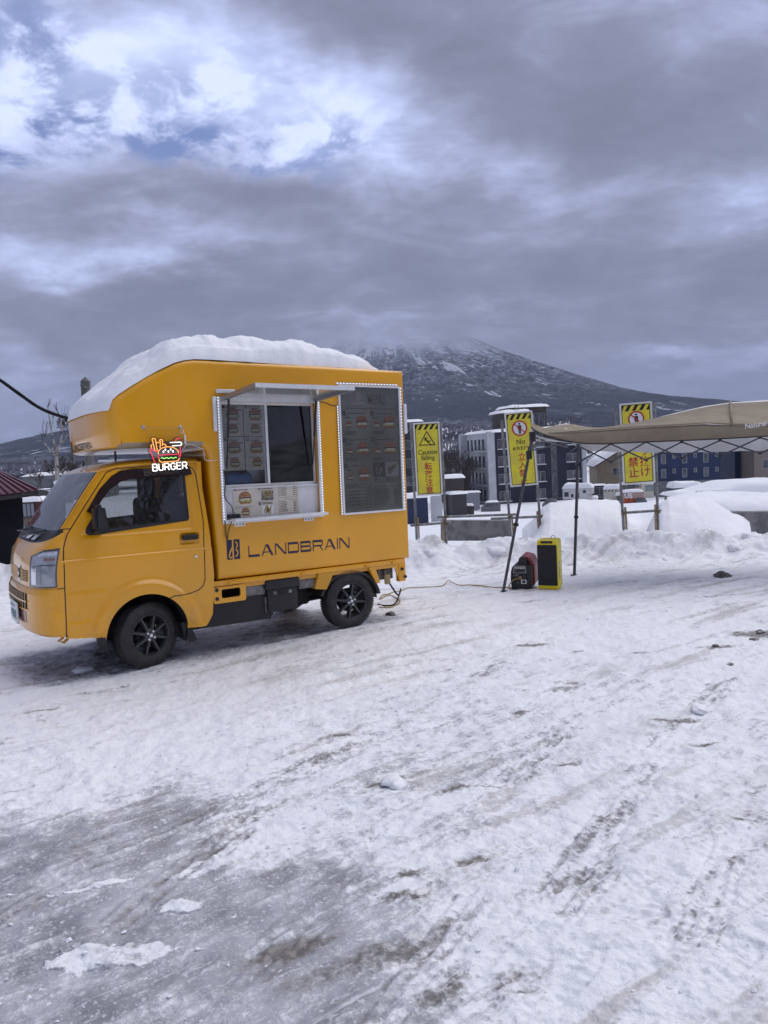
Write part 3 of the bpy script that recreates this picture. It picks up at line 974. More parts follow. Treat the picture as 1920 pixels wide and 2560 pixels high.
# ---- cab shell: front profile swept across the width
PROF = [  # x, z, inset x, inset z, zone
    (-0.774, 0.355, 0.20, 0.0, 'b'), (-0.839, 0.362, 0.21, 0.0, 'b'), (-0.876, 0.385, 0.22, 0.0, 'b'), (-0.890, 0.43, 0.225, 0.0, 'b'), (-0.894, 0.50, 0.225, 0.0, 'b'), (-0.895, 0.57, 0.225, 0.0, 'b'), (-0.895, 0.64, 0.225, 0.0, 'b'),
    (-0.891, 0.69, 0.22, 0.0, 'b'), (-0.879, 0.725, 0.21, 0.0, 'b'), (-0.867, 0.735, 0.20, 0.0, 'f'), (-0.867, 0.79, 0.20, 0.0, 'f'), (-0.864, 0.85, 0.20, 0.0, 'f'), (-0.858, 0.91, 0.20, 0.0, 'f'), (-0.846, 0.965, 0.20, 0.0, 'f'),
    (-0.829, 1.005, 0.195, 0.02, 'f'), (-0.806, 1.040, 0.185, 0.06, 'f'), (-0.786, 1.058, 0.17, 0.085, 'f'), (-0.785, 1.062, 0.16, 0.095, 'c'), (-0.730, 1.105, 0.105, 0.068, 'c'), (-0.690, 1.150, 0.053, 0.027, 'c'), (-0.683, 1.160, 0.050, 0.020, 'w'),
    (-0.600, 1.283, 0.048, 0.010, 'w'), (-0.520, 1.398, 0.044, 0.006, 'w'), (-0.440, 1.507, 0.042, 0.004, 'w'), (-0.378, 1.590, 0.041, 0.0, 'w'), (-0.360, 1.606, 0.040, -0.002, 'r'), (-0.315, 1.632, 0.05, -0.012, 'r'), (-0.240, 1.664, 0.07, -0.030, 'r'), (-0.120, 1.690, 0.06, -0.05, 'r'),
    (0.050, 1.706, 0.03, -0.062, 'r'), (0.250, 1.712, 0.0, -0.066, 'r'), (0.470, 1.708, 0.0, -0.062, 'r')]


def halfw(z):
    return W / 2 - 0.055 * np.clip((np.asarray(z) - 1.08) / 0.57, 0, 1.2) ** 1.25 - 0.012 * np.clip((0.5 - np.asarray(z)) / 0.2, 0, 1)


NSUP = 2.8


def cab_point(t, phi, off=0.0):
    """t index along PROF, phi -pi/2..pi/2 across the width"""
    i = int(min(max(math.floor(t), 0), len(PROF) - 2)); f = t - i
    a, b = PROF[i], PROF[i + 1]
    x, z, ix, iz = (a[k] * (1 - f) + b[k] * f for k in range(4))
    n = NSUP
    s = abs(math.sin(phi)); c = abs(math.cos(phi))
    eta = s ** (2 / n); drop = 1 - c ** (2 / n) if c > 1e-9 else 1.0
    px, pz = x + ix * drop, z + iz * drop
    w = float(halfw(pz))
    py = W / 2 - math.copysign(eta, phi) * w
    p = Vector((px, py, pz))
    if off:
        e = 1e-3
        d1 = cab_point(min(t + 0.02, len(PROF) - 1.001), phi) - cab_point(max(t - 0.02, 0), phi)
        d2 = cab_point(t, min(phi + 0.01, 1.5707)) - cab_point(t, max(phi - 0.01, -1.5707))
        nn = d1.cross(d2)
        if nn.length > 1e-9:
            nn.normalize()
            if nn.x > 0 and abs(nn.z) < 0.8 or nn.z < -0.8: nn = -nn
            if nn.dot(Vector((px - 0.3, (py - W / 2) * 1.0, pz - 0.9))) < 0: nn = -nn
            p = p + nn * off
    return p


def t_of_z(zz):
    for i in range(len(PROF) - 1):
        if PROF[i][1] <= zz <= PROF[i + 1][1]:
            return i + (zz - PROF[i][1]) / max(PROF[i + 1][1] - PROF[i][1], 1e-6)
    return len(PROF) - 1.001


def strip(t0, t1, name, material, parent, nph=48, p0=-math.pi / 2, p1=math.pi / 2, sub=4, off=0.0):
    ts = np.linspace(t0, t1, int((t1 - t0) * sub) + 1)
    # denser sampling round the corners
    ph = np.linspace(p0, p1, nph + 1)
    pts = [[cab_point(t, p, off) for p in ph] for t in ts]
    A = np.array([[tuple(q) for q in r] for r in pts])
    return grid_mesh(name, A[..., 0], A[..., 1], A[..., 2], material, parent, smooth=60)


zi = [i for i, p in enumerate(PROF)]
first = {}
for i, p in enumerate(PROF): first.setdefault(p[4], i)
bumper = strip(0, first['f'] - 0.5, 'bumper', M['yellow'], truck, 64)
strip(first['f'] - 0.38, first['c'] - 0.25, 'front_panel', M['yellow'], truck, 64)
strip(first['f'] - 0.6, first['f'] - 0.2, 'panel_gap', M['seam'], truck, 64, off=-0.006)
cowl = strip(first['c'] - 0.25, first['w'], 'cowl', M['blackplastic'], truck, 48)
M['carglass'] = glass_mat('car_glass', (0.60, 0.62, 0.62), 1.6, 0.05)
wind = strip(first['w'], first['r'] - 0.4, 'windscreen', glass_mat('screen_glass', (0.55, 0.57, 0.58), 1.7, 0.10), truck, 48)
strip(first['r'] - 0.4, len(PROF) - 1.001, 'cab_roof', M['yellow'], truck, 48)
# black glazing edge of the screen and body-colour pillar outside it
strip(first['w'] + 0.03, first['r'] - 0.42, 'screen_edge', M['seam'], wind, 3, 1.36, 1.46, 6, 0.002)
strip(first['w'], first['r'] - 0.4, 'pillar', M['yellow'], truck, 4, 1.46, math.pi / 2, 6, 0.003)
strip(first['w'], first['r'] - 0.4, 'pillar', M['yellow'], truck, 4, -math.pi / 2, -1.46, 6, 0.003)


# ---- side panels with door, arch and pressed lines
SB = [(p[0] + p[2], p[1] + p[3]) for p in PROF]
sbz = np.array([p[1] for p in SB]); sbx = np.array([p[0] for p in SB])
oo = np.argsort(sbz); sbz, sbx = sbz[oo], sbx[oo]
HUBF, HUBR, TR_ = (-0.009, 0.266), (1.893, 0.294), 0.262
ARCH_C, ARCH_R = (-0.035, 0.285), 0.325
DOOR = [(-0.272, 1.592), (-0.446, 1.35), (-0.595, 1.134), (-0.628, 1.035), (-0.639, 0.728), (-0.646, 0.352), (-0.372, 0.322), (-0.33, 0.43), (-0.25, 0.545), (-0.12, 0.61), (0.0, 0.615), (0.10, 0.585), (0.145, 0.556), (0.179, 0.568), (0.315, 0.567), (0.40, 0.588), (0.441, 0.62), (0.459, 0.67), (0.476, 1.16),
        (0.446, 1.55), (0.425, 1.605), (0.375, 1.628), (0.05, 1.632), (-0.19, 1.622)]


def side_y(X, Z):
    y = W / 2 - halfw(Z)
    r = np.hypot(X - ARCH_C[0], Z - ARCH_C[1])
    flare = sst(r, 0.455, 0.395) * sst(Z, 0.26, 0.36)
    y = y - 0.028 * flare
    y = y + 0.012 * sst(Z, 0.925, 0.942) * sst(X, -0.69, -0.66)                        # shoulder crease
    y = y - 0.010 * sst(Z, 0.47, 0.44) * sst(np.abs(X + 0.52), 0.14, 0.10)
    y = y + 0.004 * np.exp(-((Z - 0.70) / 0.02) ** 2) * sst(X, -0.66, -0.60) * sst(X, -0.28, -0.40)
    win = sst(Z, 1.085, 1.12) * sst(X, -0.50 + np.clip((Z - 1.12), 0, 1) * 0.62, -0.46 + np.clip((Z - 1.12), 0, 1) * 0.62) * sst(X, 0.395, 0.37) * sst(Z, 1.635, 1.61)
    y = y + 0.012 * win
    hp = sst(np.abs(X - 0.35), 0.085, 0.07) * sst(np.abs(Z - 1.022), 0.05, 0.038)
    return y + 0.018 * hp


def side_panel(far):
    nr, nc = 190, 170
    zz = np.linspace(0.275, 1.6455, nr)
    Z = np.repeat(zz[:, None], nc, 1)
    xf = np.interp(zz, sbz, sbx)
    xf = np.where(zz < 0.36, -0.647, xf)
    xr = np.interp(zz, [0.272, 0.30, 0.367, 0.70, 1.02, 1.69], [0.45, 0.475, 0.513, 0.540, 0.528, 0.472])
    s = np.linspace(0, 1, nc)
    X = xf[:, None] * (1 - s) + xr[:, None] * s
    # trim along the sill and pull rim vertices onto the arch
    zb = np.interp(X, [-0.66, -0.60, -0.372, -0.36, 0.24, 0.253, 0.47], [0.345, 0.336, 0.312, 0.27, 0.27, 0.282, 0.272])
    cut = Z < zb - 0.0036
    Z = np.where((Z < zb) & ~cut, zb, Z)
    d = np.hypot(X - ARCH_C[0], Z - ARCH_C[1])
    inside = d < ARCH_R
    ring_ = inside & (d > ARCH_R - 0.0115)
    k = np.where(ring_, ARCH_R / np.maximum(d, 1e-6), 1.0)
    X2 = ARCH_C[0] + (X - ARCH_C[0]) * k; Z2 = ARCH_C[1] + (Z - ARCH_C[1]) * k
    dead = (inside & ~ring_) | cut
    Yn = side_y(X2, Z2)
    Yp = Yn if not far else W - Yn
    keep = ~(dead[:-1, :-1] | dead[:-1, 1:] | dead[1:, 1:] | dead[1:, :-1])
    cx = (X2[:-1, :-1] + X2[1:, 1:]) / 2; cz = (Z2[:-1, :-1] + Z2[1:, 1:]) / 2
    ind = in_poly(cx, cz, DOOR)
    keep = keep & ~in_poly(cx, cz, CUT)
    grid_mesh('side_panel', X2, Yp, Z2, M['yellow'], truck, smooth=True, keep=keep & ~ind, flip=far)
    return grid_mesh('door', X2, Yp, Z2, M['yellow'], truck, smooth=True, keep=keep & ind, flip=far)


WIN = [(-0.474, 1.205), (-0.43, 1.328), (-0.325, 1.475), (-0.228, 1.562), (-0.16, 1.588), (-0.065, 1.600), (0.33, 1.603), (0.356, 1.59), (0.362, 1.19), (0.35, 1.172), (-0.40, 1.112), (-0.445, 1.118), (-0.470, 1.15)]
PANE = [(-0.335, 1.150), (-0.335, 1.395), (-0.26, 1.468), (-0.19, 1.515), (-0.10, 1.545), (0.30, 1.550), (0.335, 1.545), (0.342, 1.195), (0.33, 1.188)]
CUT = [(-0.345, 1.140), (-0.345, 1.400), (-0.268, 1.475), (-0.195, 1.523), (-0.10, 1.555), (0.31, 1.560), (0.345, 1.550), (0.352, 1.187), (0.33, 1.178)]
door_near = side_panel(False)
door_far = side_panel(True)


def sy(x, z):
    return float(side_y(np.array([x]), np.array([z]))[0])


def resample(pts, step):
    out = []
    for a, b in zip(pts[:-1], pts[1:]):
        k = max(1, int(math.hypot(b[0] - a[0], b[1] - a[1]) / step))
        out += [(a[0] + (b[0] - a[0]) * i / k, a[1] + (b[1] - a[1]) * i / k) for i in range(k)]
    return out + [pts[-1]]


b = MB()
dl = resample(DOOR[:6], 0.03)
b.tube([(x, sy(x, z) + 0.0015, z) for x, z in dl], 0.0045, 6)
dl = resample(DOOR[12:] + [DOOR[0]], 0.03)
b.tube([(x, sy(x, z) + 0.0015, z) for x, z in dl], 0.0045, 6)
b.tube([(x, sy(x, z) + 0.0015, z) for x, z in resample([(-0.69, 0.730), (-0.639, 0.731)], 0.02)], 0.004, 6)
b.tube([(x, sy(x, z) + 0.0015, z) for x, z in resample([(-0.63, 1.175), (-0.565, 1.176)], 0.02)], 0.004, 6)
b.build('door_gap', M['seam'], door_near)
# window: black surround, pane, rain visor


def wfn(w0):
    return lambda u, v, w: (u, sy(0.0, v) - w - w0, v)


MB().poly(WIN, wfn(-0.002), 0.006, 0, [PANE]).build('window_frame', M['blackplastic'], door_near, 40)
MB().poly([(u * 1.01, v) for u, v in PANE], wfn(-0.001), 0.0).build('window', M['carglass'], door_near)
VIS = [(-0.445, 1.30), (-0.335, 1.465), (-0.235, 1.565), (-0.16, 1.602), (-0.05, 1.615), (0.40, 1.615), (0.415, 1.555), (0.37, 1.545), (-0.09, 1.535), (-0.17, 1.515), (-0.26, 1.455), (-0.36, 1.335), (-0.40, 1.27)]
MB().poly(VIS, lambda u, v, w: (u, sy(0.0, v) - 0.010 - w - 0.022 * max(0.0, (1.62 - v) * 3.0) * 0.5, v), 0.004).build('rain_visor', M['maroonvisor'], door_near, 40)
MB().poly(WIN, lambda u, v, w: (u, W - sy(0.0, v) - 0.004 + w, v), 0.006, 0, [PANE]).build('window_frame', M['blackplastic'], door_far, 40)
MB().poly(PANE, lambda u, v, w: (u, W - sy(0.0, v), v), 0.0).build('window', M['carglass'], door_far)
# a folded towel or paper hung inside the pane and the far screen wiper show as pale and dark marks through it
b = MB()
b.rbox((0.284, sy(0, 1.03) - 0.026, 1.012), (0.420, sy(0, 1.03) + 0.012, 1.056), 0.012, 3)
b.build('handle', M['blackplastic'], door_near, 50)
b = MB()
lockM = Matrix.Translation((0.392, sy(0.392, 0.87) - 0.004, 0.87)) @ Matrix.Rotation(math.radians(90), 4, 'X')
b.lathe([(0.0, 0.004), (0.011, 0.004), (0.013, 0.0), (0.013, -0.006)], 20, 0, lockM)
b.build('lock', M['chrome'], door_near, 50)
# door mirror
b = MB()
bm = bmesh.new(); bmesh.ops.create_cube(bm, size=1.0)
for v in bm.verts:
    top = v.co.z > 0
    v.co = Vector((-0.372 + v.co.x * (0.080 if top else 0.110), -0.095 + v.co.y * 0.13, 1.245 + v.co.z * 0.205))
    if top: v.co.x += -0.014
bmesh.ops.bevel(bm, geom=bm.edges[:], offset=0.024, segments=4, affect='EDGES')
b.bm(bm)
b.tube([(-0.40, sy(-0.4, 1.15) + 0.01, 1.135), (-0.395, -0.02, 1.14), (-0.385, -0.07, 1.16)], [0.022, 0.018, 0.016], 10)
b.poly([(-0.472, 1.20), (-0.43, 1.315), (-0.33, 1.145), (-0.34, 1.115), (-0.44, 1.115)], wfn(0.003), 0.006)
b.build('mirror', M['blackplastic'], truck, 50)
mirror2 = MB().rbox((-0.42, W + 0.03, 1.14), (-0.32, W + 0.16, 1.345), 0.02, 3).build('mirror', M['blackplastic'], truck, 50)

# headlights: housing, lens and reflector pieces following the corner
def lamp(sgn):
    p0, p1 = sorted((sgn * 0.62, sgn * 1.520))
    zs = np.linspace(0.742, 1.012, 18); ps = np.linspace(p0, p1, 24)
    Ax = np.zeros((18, 24, 3)); keep = np.ones((17, 23), bool)
    for i, z in enumerate(zs):
        for j, p in enumerate(ps):
            f = (abs(p) - 0.62) / 0.90
            zt = 0.742 + (z - 0.742) * (0.86 + 0.14 * min(1.0, f * 2.2))
            Ax[i, j] = cab_point(t_of_z(zt), p, 0.004)
    hl = grid_mesh('headlight', Ax[..., 0], Ax[..., 1], Ax[..., 2], M['lens'], truck, smooth=True)

    def patch(name, fa, fb, za, zb2, off, mt, cut=0.0):
        zs = np.linspace(za, zb2, 12); fs = np.linspace(fa, fb, 14)
        A = np.array([[tuple(cab_point(t_of_z(0.742 + (z - 0.742) * (0.86 + 0.14 * min(1.0, f * 2.2))), sgn * (0.62 + 0.90 * f), off)) for f in fs] for z in zs])
        grid_mesh(name, A[..., 0], A[..., 1], A[..., 2], mt, hl, smooth=True)
    patch('housing', 0.0, 1.0, 0.742, 0.752, 0.0065, M['lens_dark'])
    patch('housing', 0.0, 1.0, 1.004, 1.012, 0.0065, M['lens_dark'])
    patch('housing', 0.0, 0.045, 0.750, 1.006, 0.0060, M['lens_dark'])
    patch('housing', 0.965, 1.0, 0.750, 1.006, 0.0060, M['lens_dark'])
    patch('reflector', 0.10, 0.30, 0.765, 0.895, 0.0062, M['lens_bright'])
    patch('reflector', 0.33, 0.50, 0.765, 0.905, 0.0062, M['lens_mid'])
    patch('divider', 0.05, 0.965, 0.909, 0.915, 0.0068, M['lens_dark'])
    patch('indicator', 0.55, 0.92, 0.945, 0.965, 0.0066, M['lens_amber'])
    patch('reflector', 0.30, 0.95, 0.978, 0.998, 0.0062, M['lens_bright'])


M['lens'] = mat('headlight_lens', (0.34, 0.36, 0.40), 0.08, spec=0.9, coat=1.0, col2=(0.20, 0.22, 0.25), vscale=9)
M['lens_dark'] = mat('headlight_dark', (0.035, 0.04, 0.05), 0.15, coat=0.8)  # dark tone of the housing edges and divider
M['lens_bright'] = mat('headlight_reflector', (0.72, 0.74, 0.78), 0.12, metal=0.7, coat=1.0)
M['lens_mid'] = mat('headlight_bowl', (0.20, 0.22, 0.26), 0.2, coat=1.0)
M['lens_amber'] = mat('headlight_indicator', (0.24, 0.11, 0.10), 0.2, coat=1.0)
lamp(1); lamp(-1)


def fr(y, z, off):
    """point on the front face at width y and height z"""
    eta = (W / 2 - y) / float(halfw(z))
    ph = math.copysign(math.asin(min(1, abs(eta)) ** (NSUP / 2)), eta)
    return cab_point(t_of_z(z), ph, off)


def frpatch(name, y0, y1, z0, z1, off, mt, parent, ny=8, nz=4):
    A = np.array([[tuple(fr(y, z, off)) for y in np.linspace(y0, y1, ny)] for z in np.linspace(z0, z1, nz)])
    return grid_mesh(name, A[..., 0], A[..., 1], A[..., 2], mt, parent, smooth=True)


gr = frpatch('grille', 0.26, 1.215, 0.565, 0.688, 0.003, M['seam'], bumper, 16)
for k in range(15):
    y = 0.28 + k * 0.0655
    frpatch('grille_bar', y, y + 0.016, 0.565, 0.688, 0.008, M['yellow_dirty'], bumper, 2)
frpatch('grille_bar', 0.25, 1.225, 0.621, 0.633, 0.010, M['yellow'], bumper, 16, 2)
frpatch('grille_bar', 0.25, 1.225, 0.560, 0.568, 0.010, M['yellow'], bumper, 16, 2)
frpatch('vent_strip', 0.30, 1.17, 0.772, 0.860, 0.004, M['yellow_dirty'], truck, 16)
for k in range(5):
    frpatch('vent_strip', 0.30, 0.45, 0.778 + k * 0.018, 0.784 + k * 0.018, 0.006, M['seam'], truck, 5, 2)
emb = frpatch('emblem', 0.52, 0.60, 0.760, 0.885, 0.008, M['chrome'], truck, 4)
frpatch('emblem_mark', 0.535, 0.585, 0.785, 0.862, 0.010, M['blackprint'], emb, 4)
frpatch('emblem_mark', 0.528, 0.592, 0.806, 0.832, 0.012, M['chrome'], emb, 4, 2)
lower = frpatch('lower_vent', 0.30, 1.1, 0.455, 0.545, 0.003, M['lens_amber'], bumper, 12)
pl = MB().rbox((-0.922, 0.44, 0.430), (-0.908, 0.77, 0.595), 0.004, 2).build('number_plate', M['plasticwhite'], truck, 40)
b = MB()
for y, z, a, c in ((0.70, 0.565, 0.05, 0.02), (0.62, 0.565, 0.05, 0.02), (0.54, 0.565, 0.03, 0.02), (0.72, 0.50, 0.03, 0.05), (0.655, 0.50, 0.035, 0.07), (0.60, 0.50, 0.035, 0.07), (0.54, 0.50, 0.035, 0.07), (0.485, 0.50, 0.035, 0.07)):
    b.box((-0.9242, y - a / 2, z - c / 2), (-0.9226, y + a / 2, z + c / 2))
b.build('plate_marks', mat('plate_green', (0.10, 0.20, 0.24), 0.5), pl)
# wipers on the cowl
for y0, y1 in ((0.22, 0.80), (0.80, 1.30)):
    wb = MB()
    a = fr(y0, 1.10, 0.03); c = fr(y1, 1.075, 0.035)
    wb.tube([a, (a + c) / 2 + Vector((0.0, 0, 0.010)), c], 0.008, 6)
    a2 = fr(y0 + 0.05, 1.145, 0.02); wb.tube([a2, fr((y0 + y1) / 2, 1.105, 0.04)], 0.010, 6)
    wb.build('wiper', M['blackplastic'], truck, 40)
b = MB()
for y0, y1 in ((0.38, 0.52), (0.62, 0.78), (0.86, 0.92)):
    A = [fr(y, z, 0.012) for z in (1.075, 1.11) for y in np.linspace(y0, y1, 5)]
    b.raw(A, [(i, i + 1, i + 6, i + 5) for i in range(4)])
snowbits = b.build('snow_patch', M['snow'], cowl)
# underbody
b = MB()
b.rbox((-0.70, 0.10, 0.34), (-0.40, W - 0.10, 0.62), 0.03)
b.rbox((-0.40, 0.42, 0.26), (0.36, W - 0.42, 0.66), 0.03)
b.rbox((0.28, 0.10, 0.235), (0.56, W - 0.10, 0.62), 0.02)
b.rbox((-0.42, 0.03, 0.60), (0.38, W - 0.03, 0.72), 0.02)
b.build('underbody', M['darkmetal'], truck)
b = MB()
b.lathe([(ARCH_R + 0.002, 0.0), (ARCH_R + 0.002, 0.36)], 30, 0, Matrix.Translation((ARCH_C[0], 0.006, ARCH_C[1])) @ Matrix.Rotation(math.radians(-90), 4, 'X'), math.radians(160), math.radians(380))
b.build('wheel_housing', M['darkmetal'], truck, True)
MB().rbox((0.455, 0.05, 0.60), (0.500, W - 0.05, 1.66), 0.01).build('cab_back', M['yellow'], truck)
# mud flaps behind the front wheels
for y in (0.03, W - 0.19):
    MB().poly([(0.245, 0.33), (0.315, 0.33), (0.375, 0.165), (0.335, 0.15), (0.265, 0.20)], lambda u, v, w, y=y: (u, y + 0.16 - w, v), 0.16).build('mud_flap', M['blackplastic'], truck)
# tow eye under the bumper
MB().tube([(-0.66, 0.05, 0.35), (-0.70, 0.05, 0.325), (-0.66, 0.05, 0.31), (-0.63, 0.05, 0.335)], 0.012, 6).build('tow_eye', M['yellow_dirty'], truck)

# cab interior seen through the glass
M['interior'] = mat('cab_trim', (0.035, 0.035, 0.038), 0.75, var=0.3, vscale=6)
M['seatcloth'] = mat('seat_cloth', (0.028, 0.028, 0.032), 0.85, var=0.3, vscale=20)
MB().rbox((-0.66, 0.06, 0.98), (-0.30, W - 0.06, 1.135), 0.03, 3).build('dashboard', M['interior'], truck, 40)
MB().box((-0.62, 0.05, 0.66), (0.44, W - 0.05, 0.70)).build('cab_floor', M['interior'], truck)
for y in (0.14, 0.82):
    b = MB(); b.rbox((-0.10, y, 0.72), (0.34, y + 0.50, 0.92), 0.05, 3); b.rbox((0.24, y + 0.02, 0.86), (0.40, y + 0.48, 1.36), 0.05, 3); b.rbox((0.27, y + 0.12, 1.36), (0.38, y + 0.38, 1.55), 0.04, 3)
    b.build('seat', M['seatcloth'], truck, 40)
b = MB(); b.tube([(-0.20 + 0.06 * math.sin(a), 1.10 + 0.17 * math.cos(a), 1.12 + 0.15 * math.sin(a)) for a in np.linspace(0, 2 * math.pi, 25)], 0.014, 6)
b.tube([(-0.20, 0.95, 1.12), (-0.20, 1.25, 1.12)], 0.014, 6); b.tube([(-0.20, 1.10, 1.12), (-0.40, 1.10, 1.02)], 0.02, 6)
b.build('steering_wheel', M['interior'], truck, True)

# ---- wheels
def make_wheel():
    hubm = MB()
    hubm.lathe([(0.0, 0.055), (0.095, 0.055), (0.105, 0.07), (0.105, 0.12), (0.0, 0.12)], 28)
    w = hubm.build('wheel', M['darkmetal'], truck, 40)
    t = MB()
    R = TR_
    prof = [(0.170, 0.012), (0.176, 0.004), (0.200, -0.003), (0.228, 0.002), (0.248, 0.014), (0.2585, 0.026), (R, 0.036), (R, 0.070), (R - 0.006, 0.0715), (R - 0.006, 0.0765), (R, 0.078), (R, 0.100), (R - 0.006, 0.1015), (R - 0.006, 0.1065), (R, 0.108), (R, 0.130), (0.2585, 0.140), (0.248, 0.150), (0.225, 0.160), (0.176, 0.155), (0.170, 0.150)]
    t.lathe(prof, 72)
    for k in range(72):                          # shoulder blocks
        a = 2 * math.pi * k / 72
        Mx = Matrix.Rotation(a, 4, 'Z')
        t.box((R - 0.012, -0.0068, 0.020), (R + 0.0035, 0.0068, 0.060), 0, Mx)
        t.box((R - 0.012, -0.0068, 0.110), (R + 0.0035, 0.0068, 0.148), 0, Mx)
    t.build('tyre', M['rubber'], w, 40)
    r = MB()
    r.lathe([(0.150, 0.05), (0.158, 0.018), (0.166, 0.006), (0.172, 0.006), (0.174, 0.016), (0.170, 0.03)], 48)
    r.lathe([(0.150, 0.05), (0.150, 0.15)], 48)
    r.lathe([(0.0, 0.006), (0.046, 0.006), (0.054, 0.012), (0.056, 0.06)], 28)
    for k in range(8):
        Mx = Matrix.Rotation(2 * math.pi * k / 8 + 0.2, 4, 'Z')
        vs = [(0.045, -0.011, 0.008), (0.045, 0.011, 0.008), (0.160, 0.007, 0.012), (0.160, -0.007, 0.012), (0.045, -0.020, 0.04), (0.045, 0.020, 0.04), (0.160, 0.014, 0.05), (0.160, -0.014, 0.05)]
        r.raw([Mx @ Vector(p) for p in vs], [(0, 1, 2, 3), (4, 7, 6, 5), (0, 4, 5, 1), (1, 5, 6, 2), (2, 6, 7, 3), (3, 7, 4, 0)])
    r.build('rim', M['rim'], w, 30)
    for k in range(4):
        a = 2 * math.pi * k / 4 + 0.5
        MB().lathe([(0.0, -0.004), (0.0085, -0.003), (0.0095, 0.004), (0.0095, 0.014)], 8, 0, Matrix.Translation((0.036 * math.cos(a), 0.036 * math.sin(a), 0))).build('wheel_nut', M['alu'], w, 30)
    c = MB(); c.rbox((-0.013, -0.013, -0.003), (0.013, 0.013, 0.012), 0.003)
    c.build('hub_cap', M['alu'], w, 30)
    return w


wh = make_wheel()
def place_wheel(w, x, z, far, steer, spin):
    base = Matrix.Rotation(math.radians(90 if far else -90), 4, 'X')
    w.matrix_local = Matrix.Translation((x, (W - 0.012) if far else 0.012, z)) @ Matrix.Rotation(math.radians(steer), 4, 'Z') @ base @ Matrix.Rotation(spin, 4, 'Z')
place_wheel(wh, HUBF[0], HUBF[1], False, 17, 0.1)
w2 = copy_tree(wh, truck); place_wheel(w2, HUBR[0], HUBR[1], False, 0, 0.75)
w3 = copy_tree(wh, truck); place_wheel(w3, HUBF[0], HUBF[1], True, 17, 0.4)
w4 = copy_tree(wh, truck); place_wheel(w4, HUBR[0], HUBR[1], True, 0, 0.2)

# ---- cargo shell: side outline with the cab overhang, serving and menu openings
SHELL = [(0.58, 0.648), (2.588, 0.635), (2.590, 2.493), (0.60, 2.508), (0.47, 2.506), (0.385, 2.493), (0.297, 2.466), (0.18, 2.408), (0.055, 2.337), (-0.07, 2.256), (-0.15, 2.200), (-0.195, 2.158), (-0.214, 2.110), (-0.220, 2.03), (-0.214, 1.90), (-0.202, 1.80), (-0.186, 1.780), (-0.15, 1.774), (-0.04, 1.776), (0.42, 1.782), (0.50, 1.776), (0.53, 1.75), (0.545, 1.70), (0.556, 1.40), (0.570, 1.0)]
HX0, HX1, HZ0, HZ1 = 0.668, 1.590, 1.150, 2.165
HOLE = [(HX0, HZ0), (HX0, HZ1), (HX1, HZ1), (HX1, HZ0)]
bm = bmesh.new()
ns = len(SHELL)
def ring_y(y, inset):
    """outline at depth y, drawn in a little near the edges so the corners round off"""
    out = []
    cx, cz = 1.0, 1.6
    for i, (x, z) in enumerate(SHELL):
        a = Vector(SHELL[i - 1]); c = Vector(SHELL[(i + 1) % ns]); t = (c - a).normalized()
        nrm = Vector((t.y, -t.x))
        out.append((x - nrm.x * inset, y, z - nrm.y * inset))
    return out
R_ = 0.045
b = MB()
sects = []
for k in range(6):
    a = math.pi / 2 * k / 5
    sects.append((R_ * (1 - math.sin(a)), R_ * (1 - math.cos(a))))          # (y, inset) from rim to flat: inset grows towards the face
sects = [(R_ - R_ * math.cos(math.pi / 2 * k / 5), R_ - R_ * math.sin(math.pi / 2 * k / 5)) for k in range(6)]
rings = [ring_y(y, ins) for y, ins in sects]                                 # y=0 ring is inset by R, y=R ring has no inset
# bow the overhang's nose in plan
allr = rings + [ring_y(y, 0.0) for y in (0.07, 0.10, 0.14, 0.19, 0.25, 0.33, 0.45, 0.6, W / 2, W - 0.6, W - 0.45, W - 0.33, W - 0.25, W - 0.19, W - 0.14, W - 0.10, W - 0.07)] + [ring_y(W - y, ins) for y, ins in sects[::-1]]
def bow(p):
    x, y, z = p
    k = 0.0
    if x < 0.05: k = -0.100 * (1 - (abs(y - W / 2) / (W / 2)) ** 3.2) ** 0.8 * min(1, (0.05 - x) / 0.25)
    return (x + k, y, z)
allr = [[bow(p) for p in r] for r in allr]
kx = len(allr)
vs = [p for r in allr for p in r]
fs, mi = [], []
for i in range(kx - 1):
    for j in range(ns):
        fs.append((i * ns + j, (i + 1) * ns + j, (i + 1) * ns + (j + 1) % ns, i * ns + (j + 1) % ns))
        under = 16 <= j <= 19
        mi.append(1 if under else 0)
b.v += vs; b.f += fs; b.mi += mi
near = [(p[0], p[2]) for p in allr[0]]
yn = allr[0][0][1]
b.poly(near, lambda u, v, w: (u, yn, v), 0.0, 0, [HOLE])
b.poly([(p[0], p[2]) for p in allr[-1]], lambda u, v, w: (u, W - yn, v), 0.0, 0)
for (u0, v0), (u1, v1) in zip(HOLE, HOLE[1:] + HOLE[:1]):                     # jambs of the serving opening
    b.raw([(u0, 0, v0), (u1, 0, v1), (u1, 0.05, v1), (u0, 0.05, v0)], [(0, 1, 2, 3)])
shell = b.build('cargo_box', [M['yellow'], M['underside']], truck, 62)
recalc(shell)
